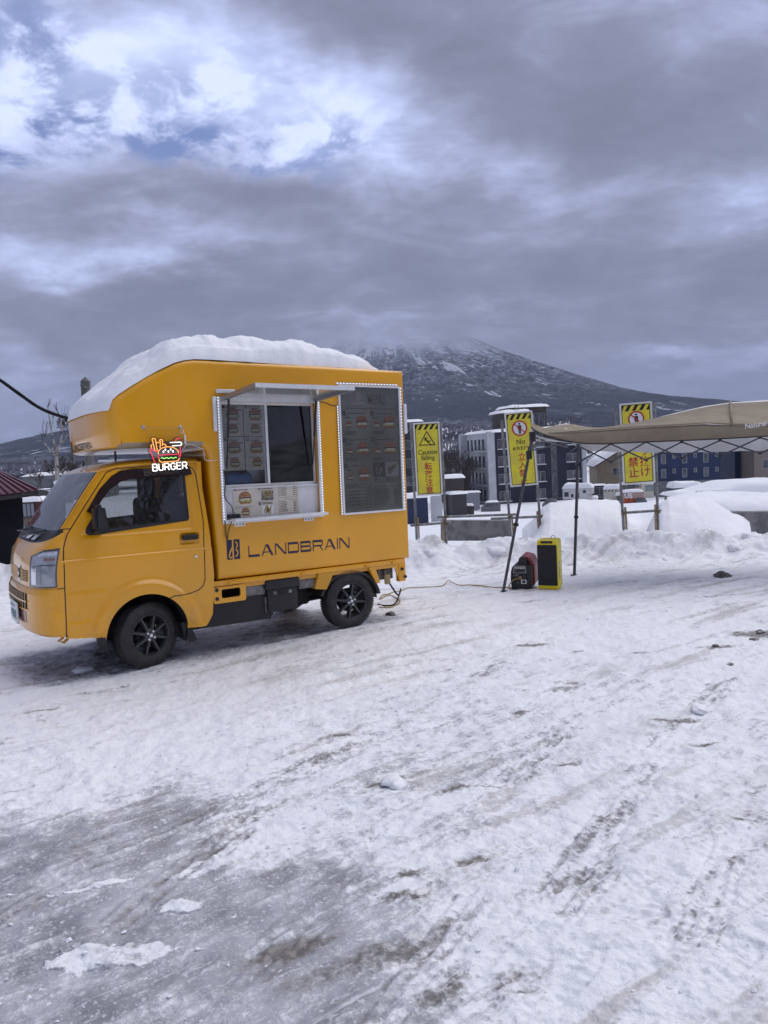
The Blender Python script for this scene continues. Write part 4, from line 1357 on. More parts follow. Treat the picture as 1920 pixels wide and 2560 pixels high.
# kitchen seen through the hatch
b = MB()
x0, x1, z0, z1 = HX0 - 0.05, HX1 + 0.85, 1.10, 2.35
b.raw([(x0, 0.06, z0), (x1, 0.06, z0), (x1, 1.4, z0), (x0, 1.4, z0), (x0, 0.06, z1), (x1, 0.06, z1), (x1, 1.4, z1), (x0, 1.4, z1)], [(0, 1, 2, 3), (4, 7, 6, 5), (1, 5, 6, 2), (2, 6, 7, 3), (3, 7, 4, 0)])
b.build('kitchen_lining', mat('kitchen_wall', (0.26, 0.27, 0.29), 0.5, var=0.3, vscale=2), shell)
b = MB(); b.rbox((1.30, 0.9, 1.85), (1.56, 1.3, 2.2), 0.03); b.build('microwave', mat('kitchen_steel', (0.16, 0.17, 0.19), 0.3, metal=0.5), shell, 40)
b = MB(); b.lathe([(0.0, 0.0), (0.10, 0.0), (0.11, 0.10), (0.115, 0.11), (0.06, 0.14), (0.0, 0.145)], 20, 0, Matrix.Translation((1.44, 0.5, 1.46))); b.build('pot', M['darkmetal'], shell, 40)
b = MB(); b.rbox((1.05, 0.45, 1.10), (1.58, 0.80, 1.46), 0.02); b.build('worktop', M['darkmetal'], shell)
b = MB(); b.rbox((0.73, 0.085, 1.435), (0.98, 0.17, 1.555), 0.04, 3); b.build('blue_pack', mat('blue_pack', (0.05, 0.14, 0.34), 0.5), shell, 40)
b = MB(); b.box((1.10, 1.36, 1.60), (2.2, 1.38, 1.62)); b.build('shelf', M['alu'], shell)
for i_, (x_, h_) in enumerate(((1.15, .16), (1.24, .12), (1.33, .18), (1.70, .2))):
    MB().lathe([(0, 0), (.035, 0), (.035, h_ * .7), (.015, h_ * .85), (.015, h_), (0, h_)], 12, 0, Matrix.Translation((x_, 1.30, 1.62))).build('bottle', M['whitepanel'] if i_ % 2 else M['genred'] if 'genred' in M else M['alu'], shell, 40)
MB().rbox((1.15, 0.62, 1.46), (1.34, 0.80, 1.60), 0.01).build('tray', M['alu'], shell, 40)
# logo and name on the box
NM = lambda u, v, w: (u, yn - 0.0012 - w, v - 0.0105 * (u - 0.66))
b = MB()
b.poly(rrect(0.664, 0.813, 0.712, 0.983, 0.001), NM, 0.001)
b.poly(rrect(0.728, 0.813, 0.782, 0.983, 0.001), NM, 0.001)
def arc_band(cx, cz, r, a0, a1, w):
    o = ring(cx, cz, r + w / 2, (r + w / 2) * 1.25, 10, a0, a1); i2 = ring(cx, cz, r - w / 2, (r - w / 2) * 1.25, 10, a0, a1)
    return o + i2[::-1]
lb = MB()
NM2 = lambda u, v, w: (u, yn - 0.0028 - w, v - 0.0105 * (u - 0.66))
lb.poly([(0.712, 0.93), (0.712, 0.905), (0.700, 0.875), (0.690, 0.850), (0.690, 0.838), (0.700, 0.834), (0.712, 0.85), (0.712, 0.838), (0.700, 0.823), (0.684, 0.825), (0.678, 0.845), (0.688, 0.885), (0.704, 0.910)], NM2, 0.0005)
lb.poly(arc_band(0.740, 0.935, 0.020, -70, 85, 0.010), NM2, 0.0005)
lb.poly(arc_band(0.738, 0.868, 0.024, -85, 80, 0.010), NM2, 0.0005)
logo = b.build('logo', M['navyprint'], shell)
lb.build('logo_mark', M['yellow'], logo)
# LANDBRAIN lettering: thin uprights, heavy horizontals
def letters(b, x0, z0, wid, hgt, fn, m=0):
    tn, tk = 0.075, 0.20
    L = {
        'L': (0.95, [[(0, 0), (tn, 0), (tn, 1), (0, 1)], [(0, 0), (0.95, 0), (0.95, tk), (0, tk)]]),
        'A': (1.05, [[(0, 0), (tn * 1.3, 0), (0.48, 1), (0.40, 1)], [(0.40, 1), (0.62, 1), (1.05, 0), (0.86, 0)], [(0.2, 0.28), (0.86, 0.28), (0.84, 0.36), (0.22, 0.36)]]),
        'N': (1.0, [[(0, 0), (tn, 0), (tn, 1), (0, 1)], [(0, 1), (0.2, 1), (1.0, 0), (0.82, 0)], [(1 - tn, 0), (1, 0), (1, 1), (1 - tn, 1)]]),
        'D': (1.0, [[(0, 0), (tn, 0), (tn, 1), (0, 1)], [(0, 1 - tk), (0.88, 1 - tk), (0.88, 1), (0, 1)], [(0, 0), (0.88, 0), (0.88, tk), (0, tk)], [(0.88, 0), (1, 0.16), (1, 0.84), (0.88, 1), (0.92, 0.8), (0.92, 0.2)]]),
        'B': (0.98, [[(0, 0), (tn, 0), (tn, 1), (0, 1)], [(0, 1 - tk), (0.88, 1 - tk), (0.88, 1), (0, 1)], [(0, 0), (0.9, 0), (0.9, tk), (0, tk)], [(0, 0.44), (0.88, 0.44), (0.88, 0.60), (0, 0.60)], [(0.86, 0), (0.98, 0.1), (0.98, 0.42), (0.88, 0.5), (0.9, 0.3), (0.88, 0.15)], [(0.86, 1), (0.95, 0.9), (0.95, 0.66), (0.86, 0.54), (0.88, 0.7), (0.86, 0.85)]]),
        'R': (0.98, [[(0, 0), (tn, 0), (tn, 1), (0, 1)], [(0, 1 - tk), (0.88, 1 - tk), (0.88, 1), (0, 1)], [(0, 0.40), (0.88, 0.40), (0.88, 0.53), (0, 0.53)], [(0.86, 1), (0.97, 0.9), (0.97, 0.6), (0.86, 0.42), (0.89, 0.6), (0.88, 0.85)], [(0.62, 0.42), (0.74, 0.42), (0.98, 0), (0.90, 0)]]),
        'I': (tn, [[(0, 0), (tn, 0), (tn, 1), (0, 1)]]),
    }
    word = 'LANDBRAIN'
    gap = 0.16
    tot = sum(L[c][0] for c in word) + gap * (len(word) - 1)
    s = wid / tot; x = x0
    for c in word:
        w_, pols = L[c]
        for p in pols:
            b.poly([(x + u * s, z0 + v * hgt) for u, v in p], fn, 0.0012, m)
        x += (w_ + gap) * s
    return b
letters(MB(), 0.860, 0.818, 1.025, 0.100, NM).build('lettering', M['navyprint'], shell)
# name on the nose of the overhang
def NF(u, v, w):
    y = 1.22 - u
    x = -0.2025 - 0.012 * (v - 1.80) / 0.10 - 0.100 * (1 - (abs(y - W / 2) / (W / 2)) ** 3.2) ** 0.8
    return (x - 0.004 - w, y, v)
letters(MB(), 0.13, 1.795, 0.70, 0.055, NF).build('lettering', M['blackprint'], shell)
MB().poly(rrect(0.02, 1.785, 0.09, 1.885, 0.002), NF, 0.001).build('logo', M['blackprint'], shell)
# marker lamp post between cab roof and overhang
MB().rbox((-0.165, 0.20, 1.68), (-0.150, 0.215, 1.765), 0.003).build('overhang_support', M['blackplastic'], truck)

# ---- serving hatch
hat = MB()
yo = yn
hf = lambda u, v, w: (u, yo - w, v)
# fixed frame round the opening
hat.poly([(HX0 - 0.03, HZ0 - 0.03), (HX1 + 0.03, HZ0 - 0.03), (HX1 + 0.03, HZ1 + 0.03), (HX0 - 0.03, HZ1 + 0.03)], hf, 0.014, 0, [[(HX0 + 0.004, HZ0 + 0.004), (HX0 + 0.004, HZ1 - 0.004), (HX1 - 0.004, HZ1 - 0.004), (HX1 - 0.004, HZ0 + 0.004)]])
hatch = hat.build('serving_hatch', M['alu'], truck, 30)
# sliding panes behind
pane = lambda y0: (lambda u, v, w: (u, y0 - w, v))
sl = MB()
for a, c, y0 in ((HX0 + 0.005, 1.115, 0.045), (1.075, HX1 - 0.005, 0.062)):
    sl.poly(rrect(a, 1.425, c, HZ1 - 0.004, 0.001, 1), pane(y0), 0.014, 0, [rrect(a + 0.022, 1.450, c - 0.022, HZ1 - 0.028, 0.001, 1)[::-1]])
sl.build('sliding_frame', M['alu'], hatch, 30)
clear = bpy.data.materials.new('clear_pane'); clear.use_nodes = True
g = NT(clear.node_tree)
o_ = g.n('ShaderNodeOutputMaterial'); tb = g.n('ShaderNodeBsdfTransparent'); tb.inputs[0].default_value = (0.80, 0.82, 0.84, 1); gb = g.n('ShaderNodeBsdfGlossy'); gb.inputs['Roughness'].default_value = 0.03
fz = g.n('ShaderNodeFresnel'); fz.inputs[0].default_value = 1.45; mx = g.n('ShaderNodeMixShader')
g.put(mx.inputs[0], g.add(g.mul(fz.outputs[0], 1.0), 0.06)); g.t.links.new(tb.outputs[0], mx.inputs[1]); g.t.links.new(gb.outputs[0], mx.inputs[2]); g.t.links.new(mx.outputs[0], o_.inputs[0])
M['clear'] = clear
MB().poly(rrect(HX0 + 0.02, 1.44, 1.10, HZ1 - 0.02, 0.001, 1), pane(0.038), 0.0).build('pane', M['clear'], hatch)
MB().poly(rrect(1.09, 1.44, HX1 - 0.02, HZ1 - 0.02, 0.001, 1), pane(0.056), 0.0).build('pane', M['clear'], hatch)
MB().box((HX0 + 0.002, 0.030, HZ0 + 0.002), (HX1 - 0.002, 0.060, 1.412)).build('lower_panel', M['whitepanel'], hatch)
MB().box((HX0, 0.015, 1.412), (HX1, 0.075, 1.424)).build('sill', M['alu'], hatch)
# raised awning panel
AX0, AX1, AYO, AZO = 0.690, 1.560, -0.70, 2.212
AH = 2.178
aw = MB()
a00, a10, a01, a11 = Vector((AX0, -0.02, AH)), Vector((AX1, -0.02, AH)), Vector((AX0, AYO, AZO)), Vector((AX1, AYO, AZO))
aw.bar(a01 + Vector((-0.01, 0, 0)), a11 + Vector((0.01, 0, 0)), 0.030, 0.034)
aw.bar(a00, a10, 0.05, 0.045)
awn = aw.build('awning', M['alu'], hatch, 30)
M['awnrail'] = mat('awning_rail', (0.30, 0.30, 0.30), 0.4, metal=0.5)
MB().bar(a00, a01, 0.035, 0.035).build('awning_side_rail', M['awnrail'], awn, 30); MB().bar(a10, a11, 0.035, 0.035).build('awning_side_rail', M['awnrail'], awn, 30)
fn_ = MB()
up_ = Vector((0, 0, 0.012))
fn_.raw([a00 + up_, a10 + up_, a11 + up_, a01 + up_], [(0, 1, 2, 3)])
fn_.build('awning_panel', mat('awning_film', (0.34, 0.345, 0.35), 0.22, coat=0.6, var=0.15, vscale=3), awn)
for x in (AX0 + 0.02, AX1 - 0.02):
    s = MB()
    p0, p1 = Vector((x, 0.015, 1.60)), Vector((x, -0.10, 2.165))
    s.tube([p0, p0.lerp(p1, 0.5)], 0.006, 8); s.tube([p0.lerp(p1, 0.45), p1], 0.011, 8)
    s.build('gas_strut', M['blackplastic'], hatch, 40)
ct = MB(); ct.rbox((0.70, -0.13, 1.142), (1.60, 0.03, 1.166), 0.004)
ctr = ct.build('counter', M['alu'], hatch, 30)
for x in (0.79, 1.46):
    bk = MB(); bk.rbox((x - 0.05, yo - 0.012, 1.092), (x + 0.05, yo - 0.001, 1.120), 0.003)
    k_ = bk.build('counter_bracket', M['alu'], ctr, 30)
    sc_ = MB()
    for dx in (-0.03, 0, 0.03): sc_.lathe([(0, 0.003), (0.006, 0.002), (0.006, 0)], 8, 0, Matrix.Translation((x + dx, yo - 0.0125, 1.106)) @ Matrix.Rotation(math.radians(90), 4, 'X'))
    sc_.build('screw', M['blackplastic'], k_)
MB().rbox((0.69, -0.04, 1.168), (0.79, 0.02, 1.20), 0.004).build('till_box', M['blackplastic'], hatch)
# corner latches left and right of the openings
for lo, hi in (((0.598, yo - 0.03, 1.905), (0.628, yo - 0.001, 2.195)), ((0.635, yo - 0.03, 2.225), (0.80, yo - 0.001, 2.258)), ((2.560, yo - 0.03, 1.875), (2.592, yo - 0.001, 2.165))):
    MB().rbox(lo, hi, 0.005).build('stay_bar', M['alu'], truck, 30)

# ---- menu board beside the hatch
MX0, MX1, MZ0, MZ1 = 1.825, 2.525, 1.118, 2.335
mb = MB()
mb.poly(rrect(MX0, MZ0, MX1, MZ1, 0.002, 1), hf, 0.020, 0, [rrect(MX0 + 0.018, MZ0 + 0.018, MX1 - 0.018, MZ1 - 0.018, 0.001, 1)[::-1]])
menu = mb.build('menu_board', M['alu'], truck, 30)
MB().poly(rrect(MX0 + 0.016, MZ0 + 0.016, MX1 - 0.016, MZ1 - 0.016, 0.001, 1), hf, 0.006).build('board_film', M['poster_dark'], menu)


def burger(b, cx, cz, s, fn, kind, d):
    """flat print of a stacked burger: slots 0 bun 1 patty 2 lettuce 3 cheese"""
    b.poly([(cx + s * .5 * math.cos(a), cz + s * (.22 + .42 * math.sin(a))) for a in np.linspace(0, math.pi, 12)], fn, d, 0)
    b.poly([(cx - s * .50, cz + s * .20), (cx - s * .46, cz + s * .02), (cx + s * .46, cz + s * .02), (cx + s * .50, cz + s * .20)], fn, d * 1.1, 1)
    wv = [(cx + s * (-.58 + 1.16 * i / 12), cz + s * (-.02 - .10 * (i % 2) - (.06 if kind else 0))) for i in range(13)]
    b.poly([(cx - s * .5, cz + s * .06), (cx + s * .5, cz + s * .06)][::-1] + wv, fn, d * 1.2, 2)
    b.poly([(cx - s * .42, cz + s * .10), (cx + s * .46, cz + s * .12), (cx + s * .30, cz - s * .10), (cx, cz - s * .02), (cx - s * .25, cz - s * .12)][::-1], fn, d * 1.3, 3)
    b.poly([(cx - s * .46, cz - s * .10), (cx - s * .40, cz - s * .30), (cx + s * .40, cz - s * .30), (cx + s * .46, cz - s * .10)], fn, d, 0)


def lines(b, x0, x1, z0, n, dz, fn, m, d, th=0.004, ragged=True):
    for i in range(n):
        xe = x1 - (random.random() * 0.25 * (x1 - x0) if ragged else 0)
        b.poly([(x0, z0 - i * dz), (xe, z0 - i * dz), (xe, z0 - i * dz + th), (x0, z0 - i * dz + th)], fn, d, m)


def friespic(b, x0, z0, x1, z1, fn, d, mb_, mf):
    b.poly([(x0, z0), (x1, z0), (x1, z1), (x0, z1)], fn, d, mb_)
    for i in range(16):
        cx, cz = x0 + (x1 - x0) * (.2 + .6 * random.random()), z0 + (z1 - z0) * (.2 + .6 * random.random())
        a = random.uniform(0.6, 2.3); l = (x1 - x0) * .22; w = (x1 - x0) * .035
        c, s = math.cos(a), math.sin(a)
        b.poly([(cx - c * l - s * w, cz - s * l + c * w), (cx - c * l + s * w, cz - s * l - c * w), (cx + c * l + s * w, cz + s * l - c * w), (cx + c * l - s * w, cz + s * l + c * w)], fn, d * 1.3, mf)


# dark board print
FB = lambda u, v, w: (u, yo - 0.0065 - w, v)
pb = MB()
mw, mh = MX1 - MX0, MZ1 - MZ0
def mu(a): return MX0 + a * mw
def mv(a): return MZ1 - a * mh
pb.text('MENU', 0.135, lambda u, v, w: FB(mu(0.46) + u, mv(0.145) + v, w), 7, 0.0006, sx=0.55, bold=0.01)
pb.poly(ring(mu(0.315), mv(0.09), 0.035, 0.045, 16), FB, 0.0006, 5)
pb.poly(rrect(mu(0.22), mv(0.155), mu(0.42), mv(0.13), 0.008), FB, 0.0006, 5)
lines(pb, mu(0.08), mu(0.93), mv(0.18), 1, 0.1, FB, 4, 0.0006, 0.003, False)
for k, (cu, cv) in enumerate(((0.05, 0.20), (0.50, 0.20), (0.05, 0.405), (0.50, 0.405), (0.05, 0.605))):
    pb.poly(rrect(mu(cu), mv(cv + 0.035), mu(cu + 0.055), mv(cv), 0.002, 1), FB, 0.0006, 4)
    pb.text(str(k + 1), 0.036, lambda u, v, w, cu=cu, cv=cv: FB(mu(cu + 0.013) + u, mv(cv + 0.029) + v, w), 5, 0.0010)
    lines(pb, mu(cu + 0.07), mu(cu + 0.40), mv(cv + 0.02), 1, 0.1, FB, 4, 0.0006, 0.005)
    lines(pb, mu(cu + 0.04), mu(cu + 0.12), mv(cv + 0.055), 1, 0.1, FB, 4, 0.0006, 0.011, False)
    burger(pb, mu(cu + 0.31), mv(cv + 0.10), 0.125, FB, k % 2, 0.0006)
    burger(pb, mu(cu + 0.10), mv(cv + 0.11), 0.062, FB, k % 2, 0.0006)
    lines(pb, mu(cu + 0.02), mu(cu + 0.22), mv(cv + 0.16), 4, 0.009, FB, 4, 0.0006, 0.0025)
friespic(pb, mu(0.52), mv(0.715), mu(0.70), mv(0.605), FB, 0.0006, 4, 6)
friespic(pb, mu(0.72), mv(0.715), mu(0.93), mv(0.605), FB, 0.0006, 5, 6)
for a, c_, t_ in ((0.53, 0.725, '6'), (0.73, 0.725, '7')):
    pb.poly(rrect(mu(a), mv(c_ + 0.03), mu(a + 0.045), mv(c_), 0.002, 1), FB, 0.0006, 4)
    pb.text(t_, 0.030, lambda u, v, w, a=a, c_=c_: FB(mu(a + 0.010) + u, mv(c_ + 0.025) + v, w), 5, 0.0010)
    lines(pb, mu(a + 0.06), mu(a + 0.19), mv(c_ + 0.018), 2, 0.022, FB, 4, 0.0006, 0.004)
for x0_, x1_, n_ in ((0.06, 0.46, 5), (0.52, 0.94, 7)):
    for zz in (0.795, 0.955): lines(pb, mu(x0_), mu(x1_), mv(zz), 1, 0.1, FB, 4, 0.0006, 0.002, False)
    for xx in (x0_, x1_): pb.poly([(mu(xx), mv(0.955)), (mu(xx) + 0.002, mv(0.955)), (mu(xx) + 0.002, mv(0.795)), (mu(xx), mv(0.795))], FB, 0.0006, 4)
    for i in range(n_):
        zz = mv(0.825 + i * 0.13 / n_)
        pb.poly(ring(mu(x0_ + 0.03), zz + 0.004, 0.005, 0.005, 6), FB, 0.0006, 4)
        lines(pb, mu(x0_ + 0.05), mu(x0_ + 0.25), zz, 1, 0.1, FB, 4, 0.0006, 0.007)
        lines(pb, mu(x1_ - 0.09), mu(x1_ - 0.03), zz, 1, 0.1, FB, 4, 0.0006, 0.007, False)
pb.build('menu_print', [M['bun_d'], M['patty_d'], M['lettuce_d'], M['cheese_d'], M['line_d'], M['pale_d'], M['fries_d'], M['heading_d']], menu)

# paper menus behind the left pane and on the lower panel
PM = [M['bun'], M['patty'], M['lettuce'], M['cheese'], M['blackprint'], M['plasticwhite'], M['fries'], M['fries_bg']]
def menu_card(x0, z0, x1, z1, num, y0, kind):
    f0 = lambda u, v, w: (u, y0 - w, v)
    card = MB().poly([(x0, z0), (x1, z0), (x1, z1), (x0, z1)], f0, 0.0015).build('menu_card', M['poster'], hatch)
    f1 = lambda u, v, w: (u, y0 - 0.002 - w, v)
    b = MB(); w_, h_ = x1 - x0, z1 - z0
    b.poly(rrect(x0 + .07 * w_, z1 - .12 * h_, x0 + .19 * w_, z1 - .03 * h_, 0.001, 1), f1, 0.0005, 4)
    b.text(str(num), 0.030, lambda u, v, w: f1(x0 + .09 * w_ + u, z1 - .11 * h_ + v, w), 5, 0.001)
    lines(b, x0 + .24 * w_, x0 + .80 * w_, z1 - .07 * h_, 2, 0.013, f1, 4, 0.0005, 0.005)
    lines(b, x0 + .70 * w_, x0 + .92 * w_, z1 - .19 * h_, 1, 0.01, f1, 4, 0.0005, 0.008, False)
    burger(b, x0 + .53 * w_, z0 + .63 * h_, w_ * .56, f1, kind, 0.0005)
    lines(b, x0 + .12 * w_, x0 + .95 * w_, z0 + .39 * h_, 2, 0.008, f1, 4, 0.0005, 0.002)
    burger(b, x0 + .53 * w_, z0 + .19 * h_, w_ * .44, f1, 1 - kind, 0.0005)
    for sx_ in (.12, .80): lines(b, x0 + sx_ * w_, x0 + (sx_ + .13) * w_, z0 + .26 * h_, 3, .028, f1, 4, .0005, .002)
    b.build('menu_print', PM, card)
menu_card(0.692, 1.866, 0.893, 2.140, 1, 0.052, 0)
menu_card(0.899, 1.866, 1.100, 2.140, 2, 0.052, 0)
menu_card(0.692, 1.572, 0.893, 1.860, 3, 0.052, 1)
menu_card(0.899, 1.572, 1.100, 1.860, 4, 0.052, 1)
yc = 0.027
f0 = lambda u, v, w: (u, yc - w, v)
f1 = lambda u, v, w: (u, yc - 0.002 - w, v)
card = MB().poly([(0.755, 1.168), (1.390, 1.168), (1.390, 1.440), (0.755, 1.440)], f0, 0.0015).build('menu_card', M['poster'], hatch)
b = MB()
for t_, u_, v_ in (('5', 0.765, 1.395), ('6', 0.990, 1.395), ('7', 0.990, 1.262)):
    b.poly(rrect(u_, v_, u_ + 0.024, v_ + 0.028, 0.001, 1), f1, 0.0005, 4)
    b.text(t_, 0.030, lambda u, v, w, u_=u_, v_=v_: f1(u_ + 0.005 + u, v_ + 0.004 + v, w), 5, 0.001)
    lines(b, u_ + 0.032, u_ + 0.14, v_ + 0.016, 2, 0.011, f1, 4, 0.0005, 0.005)
burger(b, 0.865, 1.315, 0.115, f1, 1, 0.0005); burger(b, 0.865, 1.20, 0.075, f1, 0, 0.0005)
lines(b, 0.775, 0.96, 1.255, 2, 0.009, f1, 4, 0.0005, 0.002)
friespic(b, 1.018, 1.300, 1.135, 1.385, f1, 0.0005, 7, 6); friespic(b, 1.020, 1.174, 1.135, 1.254, f1, 0.0005, 5, 6)
for za, zb_, n_ in ((1.315, 1.425, 5), (1.175, 1.295, 7)):
    for zz in (za, zb_): lines(b, 1.185, 1.365, zz, 1, .1, f1, 4, .0005, .0018, False)
    for xx in (1.185, 1.363): b.poly([(xx, za), (xx + .002, za), (xx + .002, zb_), (xx, zb_)], f1, .0005, 4)
    for i in range(n_):
        zz = zb_ - 0.018 - i * (zb_ - za - .02) / n_
        b.poly(ring(1.198, zz + .003, .004, .004, 6), f1, .0005, 4)
        lines(b, 1.207, 1.275, zz, 1, .1, f1, 4, .0005, .005); lines(b, 1.330, 1.355, zz, 1, .1, f1, 4, .0005, .005, False)
b.build('menu_print', PM, card)

# LED strips round the openings
M['led'] = mat('led_dot', (0.8, 0.85, 0.95), 0.4, emit=(0.80, 0.90, 1.0), estr=0.7)
def led(p0, p1, n):
    s = MB().bar(p0, p1, 0.012, 0.003, 0, (0, -1, 0)).build('led_strip', M['alu'], truck)
    d = MB()
    p0, p1 = Vector(p0), Vector(p1)
    for i in range(n):
        p = p0.lerp(p1, (i + .5) / n)
        d.rbox((p.x - .004, p.y - .006, p.z - .004), (p.x + .004, p.y - .001, p.z + .004), 0.001, 1)
    d.build('led_dots', M['led'], s)
yl = yo - 0.012
led((0.650, yl, 1.15), (0.650, yl, 2.20), 44)
led((1.612, yl, 1.13), (1.612, yl, 2.20), 44)
led((1.812, yl, 1.12), (1.812, yl, 2.14), 42)
led((1.80, yl - 0.004, 2.345), (2.50, yl - 0.004, 2.349), 20)
led((2.535, yl, 1.12), (2.535, yl, 2.33), 40)
# small leads on the side
b = MB()
b.tube([(1.615, yl, 2.17), (1.68, yl - .004, 2.165), (1.74, yl - .004, 2.14), (1.80, yl - .004, 2.135)], 0.005, 5)
b.tube([(0.668, yl - .01, 1.58), (0.672, yl - .012, 1.45), (0.660, yl - .01, 1.38), (0.668, yl - .012, 1.33), (0.715, yl - .02, 1.27), (0.725, yl - .03, 1.20), (0.70, yl - .02, 1.12), (0.678, yl - .006, 1.06), (0.668, yl - .003, 0.985)], 0.0045, 5)
b.tube([(0.655, yl - .004, 1.15), (0.654, yl - .004, 1.08), (0.656, yl - .004, 1.03), (0.668, yl - .003, 0.985)], 0.0045, 5)
b.build('lead', M['blackplastic'], truck)

# ---- chassis and bed below the box
rail = MB()
rail.rbox((0.53, 0.004, 0.596), (2.525, 0.05, 0.640), 0.005)
rail.box((0.53, 0.03, 0.560), (2.525, W - 0.03, 0.60))
rail.rbox((2.445, 0.004, 0.415), (2.527, 0.06, 0.600), 0.006)
rail.poly([(2.17, 0.60), (2.445, 0.60), (2.445, 0.415), (2.46, 0.415), (2.40, 0.56), (2.165, 0.565)], lambda u, v, w: (u, 0.02 - w, v), 0.01)
rl = rail.build('bed_rail', M['yellow'], truck, 30)
for x in (0.66, 1.36, 2.05, 2.36):
    MB().rbox((x, -0.014, 0.604), (x + 0.07, 0.01, 0.630), 0.006).build('rail_hook', M['yellow'], rl, 30)
MB().rbox((0.53, W - 0.05, 0.56), (2.525, W - 0.004, 0.640), 0.005).build('bed_rail', M['yellow'], truck, 30)
br = MB().poly(rrect(0.527, 0.448, 0.822, 0.588, 0.02), lambda u, v, w: (u, 0.02 - w, v), 0.014, 0, [rrect(0.60, 0.488, 0.772, 0.568, 0.02)[::-1]]).build('side_bracket', M['yellow'], truck, 30)
b = MB()
for u, v in ((0.558, 0.565), (0.558, 0.490)):
    b.lathe([(0, .008), (0.012, .007), (0.017, .002), (0.017, 0)], 14, 0, Matrix.Translation((u, 0.006, v)) @ Matrix.Rotation(math.radians(90), 4, 'X'))
b.build('bolt', M['blackplastic'], br, 40)
# rear wheel arch pieces
MB().poly([(1.50, 0.458), (1.62, 0.440), (1.712, 0.596), (1.545, 0.596)], lambda u, v, w: (u, 0.10 - w, v), 0.095).build('arch_panel', M['yellow_dirty'], truck, 30)
MB().poly([(2.178, 0.430), (2.222, 0.432), (2.165, 0.596), (2.090, 0.596)], lambda u, v, w: (u, 0.05 - w, v), 0.046).build('arch_panel', M['yellow'], truck, 30)
b = MB()
pts = [(1.893 + 0.345 * math.cos(a), 0.28 + 0.305 * math.sin(a)) for a in np.linspace(0.15, math.pi - 0.35, 16)]
inn = [(1.893 + 0.315 * math.cos(a), 0.28 + 0.278 * math.sin(a)) for a in np.linspace(0.15, math.pi - 0.35, 16)]
b.poly(pts + inn[::-1], lambda u, v, w: (u, 0.30 - w, v), 0.27)
b.build('wheel_housing', M['darkmetal'], truck)
MB().poly([(2.160, 0.44), (2.290, 0.52), (2.292, 0.255), (2.185, 0.283)], lambda u, v, w: (u, 0.20 - w, v), 0.012).build('mud_flap', M['blackplastic'], truck)
# skirt, battery box, tank, axle, frame rails
MB().poly([(0.50, 0.45), (0.945, 0.52), (1.03, 0.50), (1.10, 0.285), (1.07, 0.238), (0.40, 0.246)], lambda u, v, w: (u, 0.12 - w, v), 0.05).build('skirt', M['blackplastic'], truck, 30)
bb = MB(); bb.rbox((1.030, 0.02, 0.300), (1.330, 0.30, 0.505), 0.012, 2); bb.rbox((1.010, 0.01, 0.500), (1.355, 0.31, 0.590), 0.02, 2)
bx = bb.build('battery_box', M['blackplastic'], truck, 40)
for k in range(4): MB().rbox((1.085 + k * .05, 0.014, 0.455), (1.120 + k * .05, 0.024, 0.485), 0.003).build('vent', M['greymetal'] if k in (0, 3) else M['seam'], bx)
MB().rbox((1.02, 0.05, 0.30), (1.045, 0.09, 0.44), 0.006).build('bracket', M['greymetal'], bx)
MB().box((0.84, 0.05, 0.470), (1.02, 0.09, 0.575)).build('frame_bracket', M['greymetal'], truck); MB().box((1.36, 0.05, 0.47), (1.52, 0.10, 0.58)).build('frame_bracket', M['greymetal'], truck)
b = MB()
b.rbox((0.5, 0.30, 0.44), (2.48, 0.40, 0.56), 0.01); b.rbox((0.5, W - .40, 0.44), (2.48, W - .30, 0.56), 0.01)
b.rbox((1.35, 0.30, 0.27), (1.60, W - 0.4, 0.46), 0.03)
b.tube([(1.893, 0.1, 0.295), (1.893, W - .1, 0.295)], 0.045, 12)
b.tube([(1.50, 0.5, 0.28), (2.4, 0.45, 0.33)], 0.03, 8)
b.build('chassis', M['darkmetal'], truck, 40)
b = MB(); b.rbox((2.26, 0.10, 0.44), (2.44, 0.30, 0.585), 0.01); b.rbox((2.30, 0.05, 0.47), (2.38, 0.12, 0.55), 0.01)
b.build('rear_equipment', M['greymetal'], truck, 30)
b = MB()
for u, v in ((2.48, 0.54), (2.515, 0.46)): b.lathe([(0, .02), (0.014, .02), (0.017, .014), (0.012, 0)], 12, 0, Matrix.Translation((u, 0.006, v)) @ Matrix.Rotation(math.radians(90), 4, 'X'))
b.build('rubber_stop', M['blackplastic'], rl, 40)

# ---- snow load on the roof
def roof_z(x):
    return np.interp(x, [-0.26, -0.220, -0.195, -0.15, -0.07, 0.055, 0.18, 0.297, 0.385, 0.47, 0.60, 2.60], [2.04, 2.085, 2.158, 2.200, 2.256, 2.337, 2.408, 2.466, 2.493, 2.506, 2.508, 2.493])
nx, ny = 220, 90
xs = np.linspace(-0.228, 2.50, nx); ys = np.linspace(0.0, 1.0, ny)
X = np.repeat(xs[:, None], ny, 1)
edge = 0.012 + 0.018 * fbm(xs * 3.5, xs * 0, 301, 3, 0.5) + np.interp(xs, [-0.4, 1.2, 2.1, 2.5], [0.0, 0.0, 0.05, 0.22])
Yq = edge[:, None] + (W - 2 * edge[:, None]) * ys[None, :]
th = np.interp(xs, [-0.228, -0.205, -0.14, 0.0, 0.25, 0.45, 0.7, 1.4, 1.9, 2.25, 2.42, 2.50], [0.015, 0.04, 0.085, 0.165, 0.235, 0.245, 0.25, 0.255, 0.225, 0.16, 0.09, 0.0])
d = np.minimum(Yq - edge[:, None], W - edge[:, None] - Yq)
rim = np.clip(d / 0.30, 0, 1); rim = np.sqrt(np.clip(1 - (1 - rim) ** 2, 0, 1))
endr = np.sqrt(np.clip(1 - (1 - np.clip((2.5 - xs) / 0.25, 0, 1)) ** 2, 0, 1))
